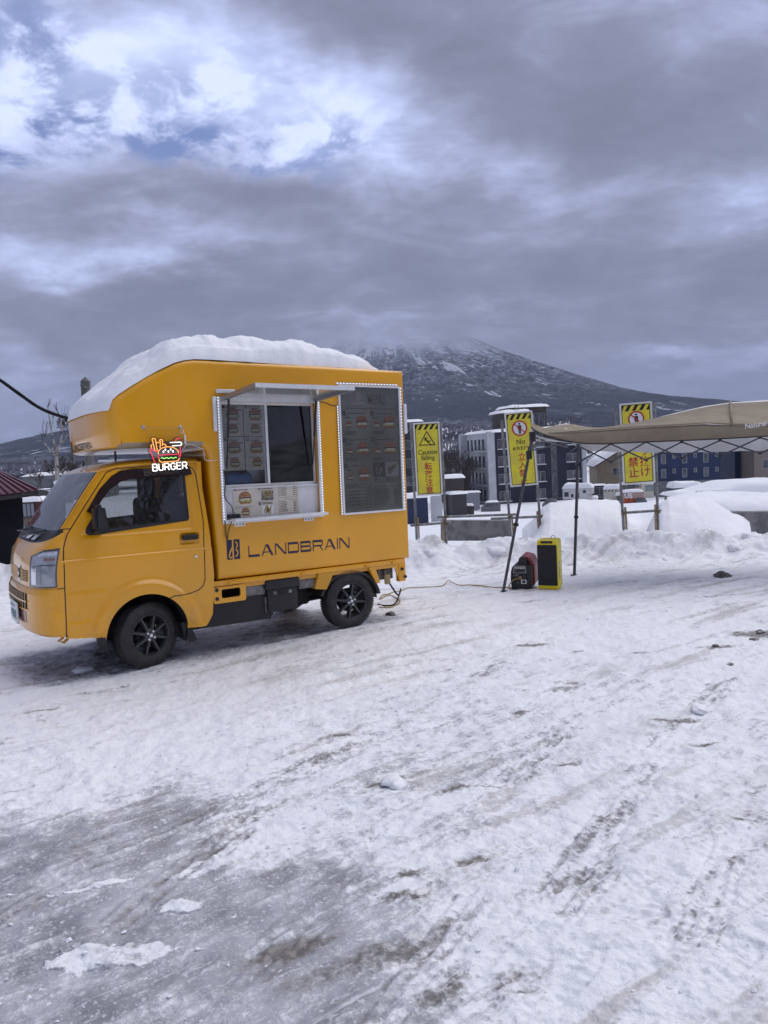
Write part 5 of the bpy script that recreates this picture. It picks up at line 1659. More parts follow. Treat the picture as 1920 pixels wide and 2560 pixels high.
T = (0.035 + (th - 0.035)[:, None] * rim) * endr[:, None]
T = T * (1 + 0.22 * fbm(X * 2.2, Yq * 2.2, 305, 3)) + 0.035 * np.clip(fbm(X * 4.5, Yq * 3.5, 307, 3), -0.5, 1) * rim + 0.014 * fbm(X * 14, Yq * 14, 309, 3) * np.clip(rim + .3, 0, 1)
ledge = sst(d, 0.06, 0.13) * sst(fbm(X * 1.6, Yq * 0.3, 311, 2), -0.5, 0.1)
T = T - 0.045 * (1 - ledge) * sst(d, 0.0, 0.05) * np.clip(th[:, None] / 0.2, 0, 1) * sst(X, 1.3, 0.9)
T = np.maximum(T, 0.004)
T[:, 0] = -0.004; T[:, -1] = -0.004; T[0, :] = -0.004; T[-1, :] = -0.004
Z = roof_z(X) + T
bowk = -0.100 * np.clip(1 - (np.abs(Yq - W / 2) / (W / 2)) ** 3.2, 0, 1) ** 0.8 * np.clip((0.05 - X) / 0.25, 0, 1)
X = X + bowk
snowcap = grid_mesh('roof_snow', X, Yq, Z, M['snow'], None, smooth=True)
snowcap.matrix_world = TM
setp(snowcap, 'thick white snow lying on the yellow food truck roof', 'snow')

# ---- neon sign hung on the side
NEON = empty('neon_sign', label='lit neon burger and fries sign hung above the cab window', cat='neon sign')
NEON.matrix_world = TM
def nu(px): return -0.004 + px * 0.000275
def nv(py): return 1.942 - (py - 330) * 0.00027
YN = yn - 0.05
nf = lambda u, v, w: (u, YN - w, v)
M['acrylic'] = bpy.data.materials.new('clear_acrylic'); M['acrylic'].use_nodes = True
g = NT(M['acrylic'].node_tree)
o_ = g.n('ShaderNodeOutputMaterial'); tb = g.n('ShaderNodeBsdfTransparent'); tb.inputs[0].default_value = (0.74, 0.74, 0.75, 1); gb = g.n('ShaderNodeBsdfGlossy'); gb.inputs['Roughness'].default_value = 0.08
fz = g.n('ShaderNodeFresnel'); mx = g.n('ShaderNodeMixShader'); g.put(mx.inputs[0], fz.outputs[0])
g.t.links.new(tb.outputs[0], mx.inputs[1]); g.t.links.new(gb.outputs[0], mx.inputs[2]); g.t.links.new(mx.outputs[0], o_.inputs[0])
bk = [(190, 700), (240, 640), (340, 610), (420, 680), (560, 660), (650, 760), (720, 760), (860, 700), (930, 640), (1080, 620), (1150, 690), (1140, 1180), (1180, 1370), (1290, 1400), (1310, 1560), (1240, 1660), (330, 1710), (190, 1690), (150, 1580), (190, 1420), (190, 1280), (110, 1060), (120, 950), (170, 880)]
MB().poly([(nu(x), nv(y)) for x, y in bk][::-1], nf, 0.004).build('backing', M['acrylic'], NEON)
NC = {'orange': (1.0, 0.42, 0.10), 'red': (0.95, 0.05, 0.08), 'white': (1.0, 0.97, 0.92), 'green': (0.35, 0.95, 0.20)}
for k, c in NC.items(): M['neon_' + k] = mat('neon_' + k, c, 0.4, emit=c, estr={'orange': 0.62, 'red': 0.42, 'white': 0.95, 'green': 0.6}[k])
def ntube(name, col, paths, r=0.0039):
    b = MB()
    for p in paths: b.tube([(nu(x), YN - 0.009, nv(y)) for x, y in p], r, 6)
    b.build(name, M['neon_' + col], NEON, True)
arc = lambda cx, cy, rx, ry, a0, a1, n=12: [(cx + rx * math.cos(math.radians(a0 + (a1 - a0) * i / n)), cy - ry * math.sin(math.radians(a0 + (a1 - a0) * i / n))) for i in range(n + 1)]
ntube('fries_tube', 'orange', [[(320, 1050), (262, 740)] + arc(300, 715, 48, 40, 180, 0) + [(385, 1040)], [(470, 960), (490, 760)] + arc(510, 750, 45, 40, 180, 0) + [(540, 900)], [(370, 800), (460, 800)], [(225, 970), (205, 880), (250, 855)], [(560, 855), (610, 850), (645, 880), (640, 920)]])
ntube('burger_tube', 'orange', [[(410, 1140)] + arc(705, 1100, 295, 170, 180, 0, 16) + [(1010, 1130)], [(415, 1290), (440, 1350), (500, 1380), (930, 1360), (1000, 1330), (1020, 1270)]])
ntube('fries_box_tube', 'red', [[(295, 1385), (170, 1010), (200, 970), (230, 990), (290, 1045), (400, 1060)]])
ntube('patty_tube', 'red', [[(440, 1280), (395, 1230), (420, 1170), (1000, 1155), (1035, 1200), (1000, 1240)]])
ntube('straw_tube', 'red', [[(930, 775), (960, 700), (1090, 675)], [(1070, 930), (1060, 1220)]])
ntube('cup_tube', 'white', [[(770, 805), (1060, 795)] + arc(1065, 845, 50, 50, 90, -90, 8) + [(830, 900)]])
ntube('lettuce_tube', 'green', [[(480 + i * 20, 1265 - 14 * math.sin(i * 0.95) - i * 0.3) for i in range(24)]])
ntube('seed_tube', 'white', [[(620, 985), (625, 1040)], [(775, 980), (785, 1035)], [(560, 1040), (565, 1105)], [(705, 1040), (710, 1100)], [(840, 1030), (850, 1095)]], 0.005)
def NL(ch, x0, y0, w, h):
    """single-stroke capitals, y0 top"""
    X_ = lambda a, c: (x0 + a * w, y0 + c * h)
    S = {'B': [[X_(0, 0), X_(0, 1)], [X_(0, 0), X_(.7, 0), X_(.9, .12), X_(.9, .35), X_(.7, .48), X_(0, .48)], [X_(.7, .48), X_(1, .6), X_(1, .88), X_(.75, 1), X_(0, 1)]],
         'U': [[X_(0, 0), X_(.03, .75), X_(.25, .98), X_(.7, .98), X_(.95, .75), X_(.95, 0)]],
         'R': [[X_(0, 1), X_(0, 0), X_(.7, 0), X_(.95, .15), X_(.95, .4), X_(.7, .55), X_(0, .55)], [X_(.55, .55), X_(1, 1)]],
         'G': [[X_(.95, .2), X_(.75, .03), X_(.3, .03), X_(.03, .25), X_(.03, .75), X_(.3, .98), X_(.75, .98), X_(.97, .8), X_(.97, .52), X_(.6, .52)]],
         'E': [[X_(.95, 0), X_(.05, 0), X_(.05, 1), X_(.95, 1)], [X_(.05, .48), X_(.8, .48)]]}
    return S[ch]
paths = []
for i, ch in enumerate('BURGER'):
    x0 = 225 + i * 176; paths += NL(ch, x0, 1435 - i * 8, 135, 195)
ntube('word_tube', 'white', paths, 0.0043)
# suckers, cord and lead that hold it
M['suction'] = mat('suction_cup', (0.34, 0.34, 0.33), 0.25, col2=(0.6, 0.6, 0.6), vscale=40)
for px in (75, 1180):
    MB().lathe([(0, -.010), (0.007, -.010), (0.008, -0.004), (0.017, 0.0), (0.017, 0.003)], 16, 0, Matrix.Translation((nu(px), yn - 0.004, nv(335))) @ Matrix.Rotation(math.radians(-90), 4, 'X')).build('suction_hook', M['suction'], NEON, True)
b = MB()
b.tube([(nu(75), yn - .012, nv(350)), (nu(280), YN, nv(640))], 0.0012, 4); b.tube([(nu(1180), yn - .012, nv(350)), (nu(1040), YN, nv(640))], 0.0012, 4); b.tube([(nu(75), yn - .012, nv(350)), (nu(1180), yn - .012, nv(375))], 0.0012, 4)
b.build('hanging_cord', mat('grey_cord', (0.3, 0.28, 0.25), 0.7), NEON)
b = MB()
b.tube([(nu(x), yn - .016, nv(y)) for x, y in ((1200, 370), (1130, 470), (1180, 520), (1230, 500), (1230, 390), (1270, 560), (1280, 700), (1280, 860), (1310, 850), (1420, 860), (1560, 890), (1700, 960), (1830, 1010), (1840, 1150), (1850, 1330), (1930, 1370), (2050, 1370), (2180, 1360), (2250, 1345))], 0.0022, 5)
b.tube([(nu(x), yn - .02, nv(y)) for x, y in ((1300, 870), (1230, 960), (1160, 1050), (1110, 1200), (1090, 1380))], 0.0022, 5)
b.build('lead', M['plasticwhite'], NEON)
MB().rbox((nu(1245), yn - 0.024, nv(850)), (nu(1310), yn - 0.008, nv(570)), 0.007, 2).build('switch', M['plasticwhite'], NEON, True)

# ------------------------------------------------------------------ yard things
def basis(o, ux, uz, un):
    """fn(u,v,w): u right, v up, w towards the viewer side"""
    o, ux, uz, un = Vector(o), Vector(ux), Vector(uz), Vector(un)
    return lambda u, v, w: tuple(o + ux * u + uz * v + un * w)


def sign_board(depth, corners, posts, kind, label):
    """worksite sign on two pipes; corners TL TR BL BR as frame points"""
    TL, TR, BL, BR = (at(px, py, depth) for px, py in corners)
    base = (BL + BR) / 2
    gzv = float(gz(depth))
    root = empty('warning_sign', (base.x, base.y, gzv), 0, label, 'sign', 'warning signs on scaffold pipes')
    off = Vector((base.x, base.y, gzv))
    TL, TR, BL, BR = (p - off for p in (TL, TR, BL, BR))
    wv = ((TR - TL) + (BR - BL)) / 2; wd = wv.length; ux = wv.normalized()
    uz = ((TL - BL) + (TR - BR)) / 2; hd = uz.length; uz.normalize()
    un = ux.cross(uz).normalized()
    fn = basis(BL, ux, uz, un)
    fr_ = MB().poly(rrect(0, 0, wd, hd, 0.006, 2), fn, 0.022, 0, [rrect(0.026, 0.026, wd - 0.026, hd - 0.026, 0.003, 1)[::-1]])
    frame = fr_.build('frame', M['signframe'], root, 30)
    ff = lambda u, v, w: fn(u, v, w + 0.008)
    MB().poly([(0.02, 0.02), (wd - 0.02, 0.02), (wd - 0.02, hd - 0.02), (0.02, hd - 0.02)], fn, 0.010).build('face', M['signyellow'], root)
    f1 = lambda u, v, w: fn(u, v, 0.0106 + w)
    f2 = lambda u, v, w: fn(u, v, 0.0120 + w)
    f3 = lambda u, v, w: fn(u, v, 0.0134 + w)
    b = MB()
    x0, x1, y0, y1 = 0.032, wd - 0.032, 0.032, hd - 0.032
    t = 0.010
    b.poly(rrect(x0, y0, x1, y1, 0.002, 1), f1, 0.001, 0, [rrect(x0 + t, y0 + t, x1 - t, y1 - t, 0.001, 1)[::-1]])
    b.build('border_line', M['blackprint'], root)
    sw = (x1 - x0) / 8
    for k in range(5):
        a = x0 + k * 2 * sw - sw * 1.1
        lo, hi = y1 - 0.105, y1
        q = [(max(x0, a), lo), (min(x1, a + sw), lo), (min(x1, a + sw + 0.065), hi), (max(x0, a + 0.065), hi)]
        if q[1][0] - q[0][0] < 0.004 and k: continue
        if k == 0: q = [(x0, lo), (x0 + 0.012, lo), (x0 + 0.055, hi), (x0, hi)]
        MB().poly(q, f1, 0.0012).build('stripe', M['blackprint'], root)
    cx = wd / 2
    if kind == 'fall':
        cz = hd - 0.34
        tri = lambda s: [(cx + s * math.cos(a), cz + s * math.sin(a)) for a in (math.radians(90), math.radians(210), math.radians(330))]
        g_ = MB()
        g_.poly(tri(0.185), f1, 0.001, 0, [tri(0.150)[::-1]])
        g_.build('triangle', M['blackprint'], root)
        g_ = MB()
        g_.poly(ring(cx - 0.035, cz + 0.045, 0.016, 0.016, 12), f1, 0.001)
        for q in ([(-0.045, 0.025), (-0.02, 0.035), (0.03, -0.02), (0.0, -0.035)], [(0.0, -0.035), (0.03, -0.015), (0.075, 0.012), (0.08, 0.0), (0.035, -0.035)], [(0.005, -0.02), (0.05, -0.045), (0.07, -0.085), (0.055, -0.085), (0.035, -0.055), (-0.005, -0.035)],
                  [(-0.03, 0.035), (0.01, 0.06), (0.015, 0.052), (-0.02, 0.022)], [(-0.045, 0.028), (-0.065, -0.01), (-0.055, -0.012), (-0.03, 0.015)], [(0.03, -0.088), (0.11, -0.088), (0.11, -0.096), (0.03, -0.096)]):
            g_.poly([(cx + u, cz + v) for u, v in q], f1, 0.001)
        g_.build('falling_figure', M['blackprint'], root)
        tx = MB()
        tx.text('Caution', 0.122, lambda u, v, w: f1(cx + u, hd - 0.60 + v, w), 0, 0.001, 'CENTER', 0.012, 0.92)
        tx.text('falling', 0.122, lambda u, v, w: f1(cx + u, hd - 0.705 + v, w), 0, 0.001, 'CENTER', 0.012, 0.92)
        tx.build('lettering', M['blackprint'], root)
        tx = MB()
        for i, ch in enumerate('転落注意'):
            tx.text(ch, 0.150, lambda u, v, w, i=i: f1(cx + u, hd - 0.885 - i * 0.150 + v, w), 0, 0.001, 'CENTER', 0.014)
        tx.build('lettering', M['signred'], root)
    else:
        cz = hd - 0.30 if kind == 'entry' else hd - 0.285
        MB().poly(ring(cx, cz, 0.138, 0.138, 40), f1, 0.001).build('disc', M['signwhite'], root)
        p = MB()
        p.poly(ring(cx, cz + 0.080, 0.019, 0.019, 14), f2, 0.001)
        p.poly([(cx - 0.034, cz - 0.015), (cx + 0.034, cz - 0.015), (cx + 0.034, cz + 0.052), (cx - 0.034, cz + 0.052)], f2, 0.001)
        p.poly([(cx - 0.021, cz - 0.10), (cx - 0.003, cz - 0.10), (cx - 0.001, cz - 0.016), (cx - 0.024, cz - 0.016)], f2, 0.001)
        p.poly([(cx + 0.003, cz - 0.10), (cx + 0.021, cz - 0.10), (cx + 0.024, cz - 0.016), (cx + 0.001, cz - 0.016)], f2, 0.001)
        p.build('figure', M['blackprint'], root)
        r = MB()
        r.poly(ring(cx, cz, 0.142, 0.142, 40), f3, 0.001, 0, [ring(cx, cz, 0.116, 0.116, 40)[::-1]])
        c, s = math.cos(math.radians(-42)), math.sin(math.radians(-42))
        r.poly([(cx + c * a - s * e, cz + s * a + c * e) for a, e in ((-0.12, -0.010), (0.12, -0.010), (0.12, 0.010), (-0.12, 0.010))], f3, 0.001)
        r.build('prohibition_ring', M['signred'], root)
        if kind == 'entry':
            tx = MB()
            tx.text('No', 0.125, lambda u, v, w: f1(cx + u, hd - 0.585 + v, w), 0, 0.001, 'CENTER', 0.014, 0.95, 1.1)
            tx.text('entry', 0.125, lambda u, v, w: f1(cx + u, hd - 0.695 + v, w), 0, 0.001, 'CENTER', 0.014, 0.95, 1.25)
            tx.build('lettering', M['blackprint'], root)
            tx = MB()
            for i, ch in enumerate('立入禁止'):
                tx.text(ch, 0.150, lambda u, v, w, i=i: f1(cx + u, hd - 0.880 - i * 0.150 + v, w), 0, 0.001, 'CENTER', 0.014)
            tx.build('lettering', M['signred'], root)
        else:
            tx = MB()
            for i, ch in enumerate('通り抜け'):
                tx.text(ch, 0.185, lambda u, v, w, i=i: f1(cx + 0.115 + u, hd - 0.725 - i * 0.183 + v, w), 0, 0.001, 'CENTER', 0.016)
            for i, ch in enumerate('禁止'):
                tx.text(ch, 0.185, lambda u, v, w, i=i: f1(cx - 0.085 + u, hd - 1.095 - i * 0.183 + v, w), 0, 0.001, 'CENTER', 0.016)
            tx.build('lettering', M['signred'], root)
    for (ta, tb_) in posts:
        a, c = at(*ta, depth + 0.06) - off, at(*tb_, depth + 0.06) - off
        dv = (c - a); k = (-0.3 - a.z) / dv.z
        c = a + dv * k
        MB().tube([a, c], 0.0245, 12).build('post', M['galv'], root, 40)
        s = 1 if a.x < (TL.x + TR.x) / 2 else -1
        w0 = a.lerp(c, 0.42) + Vector((0.055 * s, -0.03, 0)); w1 = a.lerp(c, 0.80) + Vector((0.055 * s, -0.03, 0))
        MB().bar(a.lerp(c, 0.60) + Vector((0.045 * s, -0.02, 0)), a.lerp(c, 0.77) + Vector((0.045 * s, -0.02, 0)), 0.034, 0.03).build('batten', M['wood'], root)
    return root


sign_board(14.0, ((1033, 1057), (1098, 1054), (1042, 1240), (1108, 1236)), (((1027, 1056), (1041, 1330)), ((1102, 1060), (1115, 1335))), 'fall', 'yellow caution falling sign with a slipping figure in a black triangle')
sign_board(13.6, ((1257, 1034), (1330, 1026), (1276, 1218), (1342, 1212)), (((1254, 1050), (1277, 1340)), ((1332, 1036), (1352, 1330))), 'entry', 'yellow no entry sign with a struck out figure, behind the canopy corner leg')
sign_board(12.9, ((1545, 1012), (1628, 1003), (1558, 1213), (1635, 1208)), (((1539, 1020), (1560, 1335)), ((1636, 1008), (1645, 1312))), 'through', 'yellow no thoroughfare sign with the tan canopy covering its middle')


def pipe(a, c, depth, label, r=0.0245):
    A, C_ = at(*a, depth), at(*c, depth)
    o = MB().tube([A - A, C_ - A], r, 12).build('scaffold_pipe', M['galv'], None, 40, A)
    setp(o, label, 'pipe', 'scaffold pipes behind the bank')
    return A, C_


pipe((1093, 1293), (1290, 1286), 13.95, 'horizontal pipe running from the caution falling sign to the no entry sign')
pipe((1227, 1297), (1353, 1291), 13.52, 'short horizontal pipe crossing the foot of the no entry sign')
pipe((1026, 1314), (1127, 1306), 14.1, 'horizontal pipe joining the two posts of the caution falling sign')
pipe((1562, 1282), (1648, 1276), 12.95, 'upper horizontal pipe between the posts of the no thoroughfare sign')
pipe((1560, 1338), (1642, 1335), 12.95, 'lower horizontal pipe between the posts of the no thoroughfare sign')
for px, py, dp, lb in ((1039, 1300, 14.0, 'brass swivel clamp beside the food truck corner'), (1115, 1292, 13.95, 'brass clamp where the long pipe meets the caution sign post'), (1117, 1309, 14.0, 'brass clamp below another on the caution sign post'), (1275, 1292, 13.5, 'brass clamp on the left post of the no entry sign'),
                       (1351, 1291, 13.5, 'brass clamp on the right post of the no entry sign'), (1559, 1283, 12.9, 'brass clamp on the left post of the no thoroughfare sign'), (1645, 1279, 12.9, 'brass clamp on the right post of the no thoroughfare sign')):
    p = at(px, py, dp)
    b = MB(); b.rbox((-0.032, -0.03, -0.03), (0.032, 0.05, 0.03), 0.01, 2)
    b.tube([(-0.02, -0.075, -0.02), (-0.02, -0.02, -0.02)], 0.011, 6); b.tube([(0.03, -0.065, 0.025), (0.03, -0.02, 0.025)], 0.011, 6)
    setp(b.build('pipe_clamp', M['clamp'], None, 40, p), lb, 'clamp', 'pipe clamps on the sign posts')

# ---- pop-up canopy
tent = empty('canopy_tent', gp(1258, 1479), 0, 'tan pop-up canopy with sagging corner and folding steel legs', 'canopy')
TO = Vector(tent.location)
CX = [1328, 1337, 1350, 1370, 1392, 1415, 1440, 1470, 1511, 1560, 1620, 1690, 1760, 1826, 1880, 1920, 2010, 2120, 2240]
def curve(xs, ys): return lambda x: float(np.interp(x, xs, ys))
vb = curve([1328, 1341, 1369, 1412, 1455, 1511, 1600, 1700, 1816, 1920, 2240], [1068, 1080, 1089.5, 1101, 1108.5, 1109.5, 1105, 1101.5, 1096, 1090, 1072])
vt = curve([1328, 1341, 1372, 1416, 1455, 1511, 1600, 1686, 1758, 1826, 1920, 2240], [1061, 1073, 1084, 1080, 1076.5, 1073, 1066, 1062, 1057, 1060, 1062, 1046])
rg = curve([1328, 1337, 1349, 1367, 1401, 1423, 1441, 1481, 1499, 1544, 1625, 1671, 1744, 1826, 1920, 2240], [1058, 1066, 1072, 1067, 1057, 1054, 1061.5, 1070, 1069, 1061, 1047, 1033.5, 1015, 1003, 997, 985])
def dep(x): return 8.85 - 0.00055 * (x - 1328)
def ddp(x): return float(np.interp(x, [1328, 1400, 1500, 1826, 2240], [0.25, 0.75, 0.95, 1.25, 1.25]))
RA, RB = Vector(at(1445, 1112, 11.0)), Vector(at(1920, 1085, 10.6))
rows = []
for k in range(4):
    f = k / 3
    rows.append([at(x, vb(x) * (1 - f) + vt(x) * f, dep(x) + 0.035 * f - 0.02 * math.sin(f * math.pi)) for x in CX])
for k in range(1, 7):
    f = k / 6
    r = []
    for j, x in enumerate(CX):
        a = at(x, vt(x), dep(x) + 0.035); c = at(x, rg(x), dep(x) + ddp(x))
        p = a.lerp(c, f)
        p.z += -0.03 * math.sin(f * math.pi) + (0.030 if j < 8 else 0.014) * math.sin(j * 1.9 + k * 1.7) * (1 if k < 6 else 0)
        r.append(p)
    rows.append(r)
for k in range(1, 5):                                   # down to the back edge
    f = k / 4
    r = []
    for j, x in enumerate(CX):
        c = at(x, rg(x), dep(x) + ddp(x))
        q = RA.lerp(RB, (x - 1328) / (1920 - 1328)); q.z = 1.65 - 0.03
        r.append(c.lerp(q, f))
    rows.append(r)
A = np.array([[tuple(p - TO) for p in r] for r in rows])
cv = grid_mesh('canvas', A[..., 0], A[..., 1], A[..., 2], M['canvas'], tent, smooth=60)
m_ = cv.modifiers.new('sub', 'SUBSURF'); m_.levels = 2; m_.render_levels = 2
B_ = A[3:].copy(); B_[..., 2] -= 0.015
ln = grid_mesh('lining', B_[..., 0], B_[..., 1], B_[..., 2], M['lining'], tent, smooth=60)
# inner face of the front valance near the sagging corner, and the back valance seen from inside
fl = np.array([[tuple(at(x, y, dep(x) + 0.02 + 0.04 * k) - TO) for x, y in zip((1326, 1334, 1350, 1372, 1400, 1430, 1465), (1068, 1082, 1091, 1097 + 0, 1103, 1108, 1112))] if k == 0 else
               [tuple(at(x, y, dep(x) + 0.25) - TO) for x, y in zip((1327, 1332, 1348, 1372, 1400, 1430, 1465), (1090, 1101, 1104, 1103, 1105, 1108, 1111))] for k in range(2)])
grid_mesh('corner_flap', fl[..., 0], fl[..., 1], fl[..., 2], M['lining'], tent)
bv = []
bx_ = np.linspace(1432, 2240, 22)
for k in range(4):
    f = k / 3
    row = []
    for x in bx_:
        lo = float(np.interp(x, [1432, 1446, 1470, 1556, 1686, 1816, 1920, 2240], [1112, 1126, 1128, 1130, 1132, 1129, 1126, 1112])) + 1.2 * math.sin(x * 0.09)
        hi = float(np.interp(x, [1432, 1920, 2240], [1100, 1086, 1072]))
        dp = 11.0 - 0.0008 * (x - 1432)
        p = at(x, lo * (1 - f) + hi * f, dp + 0.03 * math.sin(x * 0.11 + k)); row.append(tuple(p - TO))
    bv.append(row)
bv = np.array(bv)
grid_mesh('back_valance', bv[..., 0], bv[..., 1], bv[..., 2], M['lining'], tent)
MB().tube([at(x, vb(x) + 0.6, dep(x) - 0.004) - TO for x in CX], 0.007, 6).build('hem', M['blackplastic'], tent, True)
MB().tube([at(x, vt(x), dep(x) + 0.030) - TO for x in CX[3:]], 0.009, 6).build('seam', M['canvas'], tent, True)
MB().tube([at(1826, 1003, dep(1826) + 1.25) - TO + Vector((0, 0, .01)), at(1828, 1032, dep(1826) + .65) - TO + Vector((0, 0, .02)), at(1829, 1059, dep(1826) + .03) - TO], 0.012, 6).build('seam', M['canvas'], tent, True)
# lettering on the valance
p0, p1 = at(1862, 1072, dep(1862) - 0.03) - TO, at(1910, 1069, dep(1910) - 0.03) - TO
ux = (p1 - p0).normalized(); tfn = basis(p0, ux, (0, 0, 1), ux.cross(Vector((0, 0, 1))))
MB().text('Natural', 0.082, lambda u, v, w: tfn(u, v + 0.10 * u, w), 0, 0.001, bold=0.012, sx=0.92).build('lettering', M['white_print'], tent)
MB().poly([(0.275, 0.03), (0.31, 0.10), (0.345, 0.03), (0.31, 0.055)], tfn, 0.001).build('emblem', M['white_print'], tent)
# legs
def leg(top, foot, dt, df, foot_on=True):
    a, c = at(*top, dt) - TO, gp(*foot) - TO if foot_on else at(*foot, df) - TO
    l = MB().bar(a, c, 0.034, 0.034).build('leg', M['tentsteel'], tent)
    return a, c
la, lf = leg((1331, 1092), (1258, 1479), 8.85, 0)
lb_, lfb = leg((1446, 1110), (1436, 1438), 10.9, 0)
def fitting(p, s=0.032, h=0.05): MB().rbox((p.x - s, p.y - s, p.z - h), (p.x + s, p.y + s, p.z + h), 0.008).build('leg_fitting', M['blackplastic'], tent, 40)
fitting(la, 0.034, 0.06); fitting(la.lerp(lf, 0.115)); fitting(la.lerp(lf, 0.56), 0.03, 0.02)
fitting(lb_.lerp(lfb, 0.15), 0.03, 0.03); fitting(lb_.lerp(lfb, 0.56), 0.028, 0.02)
for q, s in ((lf, 1), (lfb, 1)): MB().rbox((q.x - .05, q.y - .05, q.z - 0.01), (q.x + .05, q.y + .05, q.z + 0.008), 0.003).build('foot_plate', M['tentsteel'], tent)
# scissor lattice along the front and back
TJ = [(1440, 1112), (1527, 1110), (1615, 1105), (1704, 1105), (1800, 1101), (1900, 1094), (2005, 1088), (2115, 1082)]
BJ = [(1440, 1160), (1527, 1155), (1615, 1150), (1704, 1145), (1800, 1140), (1900, 1133), (2005, 1126), (2115, 1120)]
dj = lambda x: dep(x) + 0.06
for i in range(len(TJ) - 1):
    MB().bar(at(*TJ[i], dj(TJ[i][0])) - TO, at(*BJ[i + 1], dj(BJ[i + 1][0])) - TO, 0.009, 0.017).build('truss_bar', M['tentsteel'], tent)
    MB().bar(at(*BJ[i], dj(BJ[i][0]) + .02) - TO, at(*TJ[i + 1], dj(TJ[i + 1][0]) + .02) - TO, 0.009, 0.017).build('truss_bar', M['tentsteel'], tent)
for i in range(1, len(TJ)):
    for J in (TJ[i], BJ[i]):
        q = at(*J, dj(J[0])) - TO
        MB().rbox((q.x - .014, q.y - .02, q.z - .014), (q.x + .014, q.y + .02, q.z + .014), 0.004).build('truss_joint', M['blackplastic'], tent)
for a, c in (((1334, 1094), (1371, 1103)), ((1328, 1118), (1352, 1100)), ((1328, 1123), (1350, 1108)), ((1328, 1126), (1412, 1108)), ((1352, 1100), (1420, 1118)), ((1420, 1120), (1413, 1098)), ((1423, 1132), (1452, 1110)), ((1443, 1156), (1500, 1126))):
    MB().bar(at(*a, 8.9 if a[0] < 1400 else 9.9) - TO, at(*c, 9.2 if c[0] < 1400 else 10.2) - TO, 0.009, 0.017).build('truss_bar', M['tentsteel'], tent)

# ---- generator
gp0 = gp(1316, 1476)
G0 = Vector((gp0.x, gp0.y + 0.12, ground_z(gp0.x, gp0.y + 0.1) - 0.006))
gen = empty('generator', G0, math.radians(-20), 'black and red portable generator beside the yellow loudspeaker', 'generator')
gpf = [(-0.150, 0.0), (0.085, 0.0), (0.105, 0.02), (0.115, 0.30), (0.100, 0.365), (0.06, 0.385), (-0.02, 0.392), (-0.045, 0.372), (-0.055, 0.345), (-0.075, 0.318), (-0.115, 0.300), (-0.140, 0.272), (-0.155, 0.215), (-0.160, 0.13), (-0.155, 0.04)]
body = MB()
hole = [(0.020, 0.318), (0.035, 0.362), (0.060, 0.360), (0.082, 0.318)]
body.poly([(-0.150, 0.0), (0.085, 0.0), (0.10, 0.02), (0.108, 0.30), (0.10, 0.30), (-0.05, 0.318), (-0.075, 0.318), (-0.115, 0.300), (-0.140, 0.272), (-0.155, 0.215), (-0.160, 0.13), (-0.155, 0.04)], lambda u, v, w: (u, 0.42 - w, v), 0.46, 0)
gb_ = body.build('body', M['genblack'], gen, 40)
bv_ = gb_.modifiers.new('bevel', 'BEVEL'); bv_.width = 0.014; bv_.segments = 3; bv_.limit_method = 'ANGLE'; bv_.angle_limit = math.radians(25)
hd = MB()
hd.poly([(-0.075, 0.312), (0.116, 0.292), (0.104, 0.352), (0.075, 0.385), (0.02, 0.402), (-0.02, 0.405), (-0.048, 0.390), (-0.055, 0.355)], lambda u, v, w: (u, 0.38 - w, v), 0.36, 0, [hole])
hh = hd.build('handle', M['genred'], gen, 40)
bv_ = hh.modifiers.new('bevel', 'BEVEL'); bv_.width = 0.008; bv_.segments = 2; bv_.limit_method = 'ANGLE'; bv_.angle_limit = math.radians(40)
MB().rbox((0.06, 0.03, 0.03), (0.122, 0.40, 0.315), 0.03, 3).build('side_cover', M['genred'], gen, True)
MB().poly([(-0.078, 0.300), (0.05, 0.295), (0.03, 0.40), (-0.02, 0.404), (-0.05, 0.388), (-0.06, 0.35)], lambda u, v, w: (u, 0.012 - w, v), 0.035).build('top_cover', M['genblack'], gen, 40)
gfn = lambda u, v, w: (u, -0.0412 - w, v)
b = MB(); o1 = [(-0.130, 0.205), (0.035, 0.205), (0.025, 0.292), (-0.110, 0.292)]
cxx, czz = -0.047, 0.248
b.poly(o1, gfn, 0.002, 0, [[(cxx + (u - cxx) * .96, czz + (v - czz) * .93) for u, v in o1][::-1]])
b.build('panel_outline', M['alu'], gen)
MB().text('HONDA', 0.036, lambda u, v, w: gfn(-0.045 + u, 0.256 + v, w), 0, 0.001, 'CENTER', 0.02, 1.0).build('lettering', M['white_print'], gen)
MB().text('EU18i', 0.026, lambda u, v, w: gfn(-0.02 + u, 0.222 + v, w), 0, 0.001, 'CENTER', 0.0, 1.2).build('lettering', mat('dim_print', (0.12, 0.12, 0.14), 0.5), gen)
b = MB()
for u0, u1, v0 in ((-0.125, -0.085, 0.228), (-0.125, -0.10, 0.166), (-0.095, -0.06, 0.180), (-0.095, -0.06, 0.164), (-0.08, -0.06, 0.08)): b.box((u0, -0.0435, v0), (u1, -0.0412, v0 + 0.006))
b.build('panel_marks', mat('panel_print', (0.35, 0.35, 0.36), 0.5), gen)
MB().poly(rrect(-0.03, 0.070, 0.035, 0.120, 0.003), gfn, 0.004, 0, [rrect(-0.018, 0.078, 0.023, 0.112, 0.003)[::-1]]).build('outlet_frame', M['alu'], gen, 30)
MB().rbox((-0.030, -0.055, 0.125), (0.04, -0.0415, 0.185), 0.004).build('outlet', mat('outlet_blue_black', (0.012, 0.013, 0.03), 0.4), gen)
plug = MB().rbox((-0.048, -0.085, 0.125), (-0.020, -0.045, 0.170), 0.008).build('plug', mat('plug_tan', (0.32, 0.24, 0.12), 0.6), gen, 40)
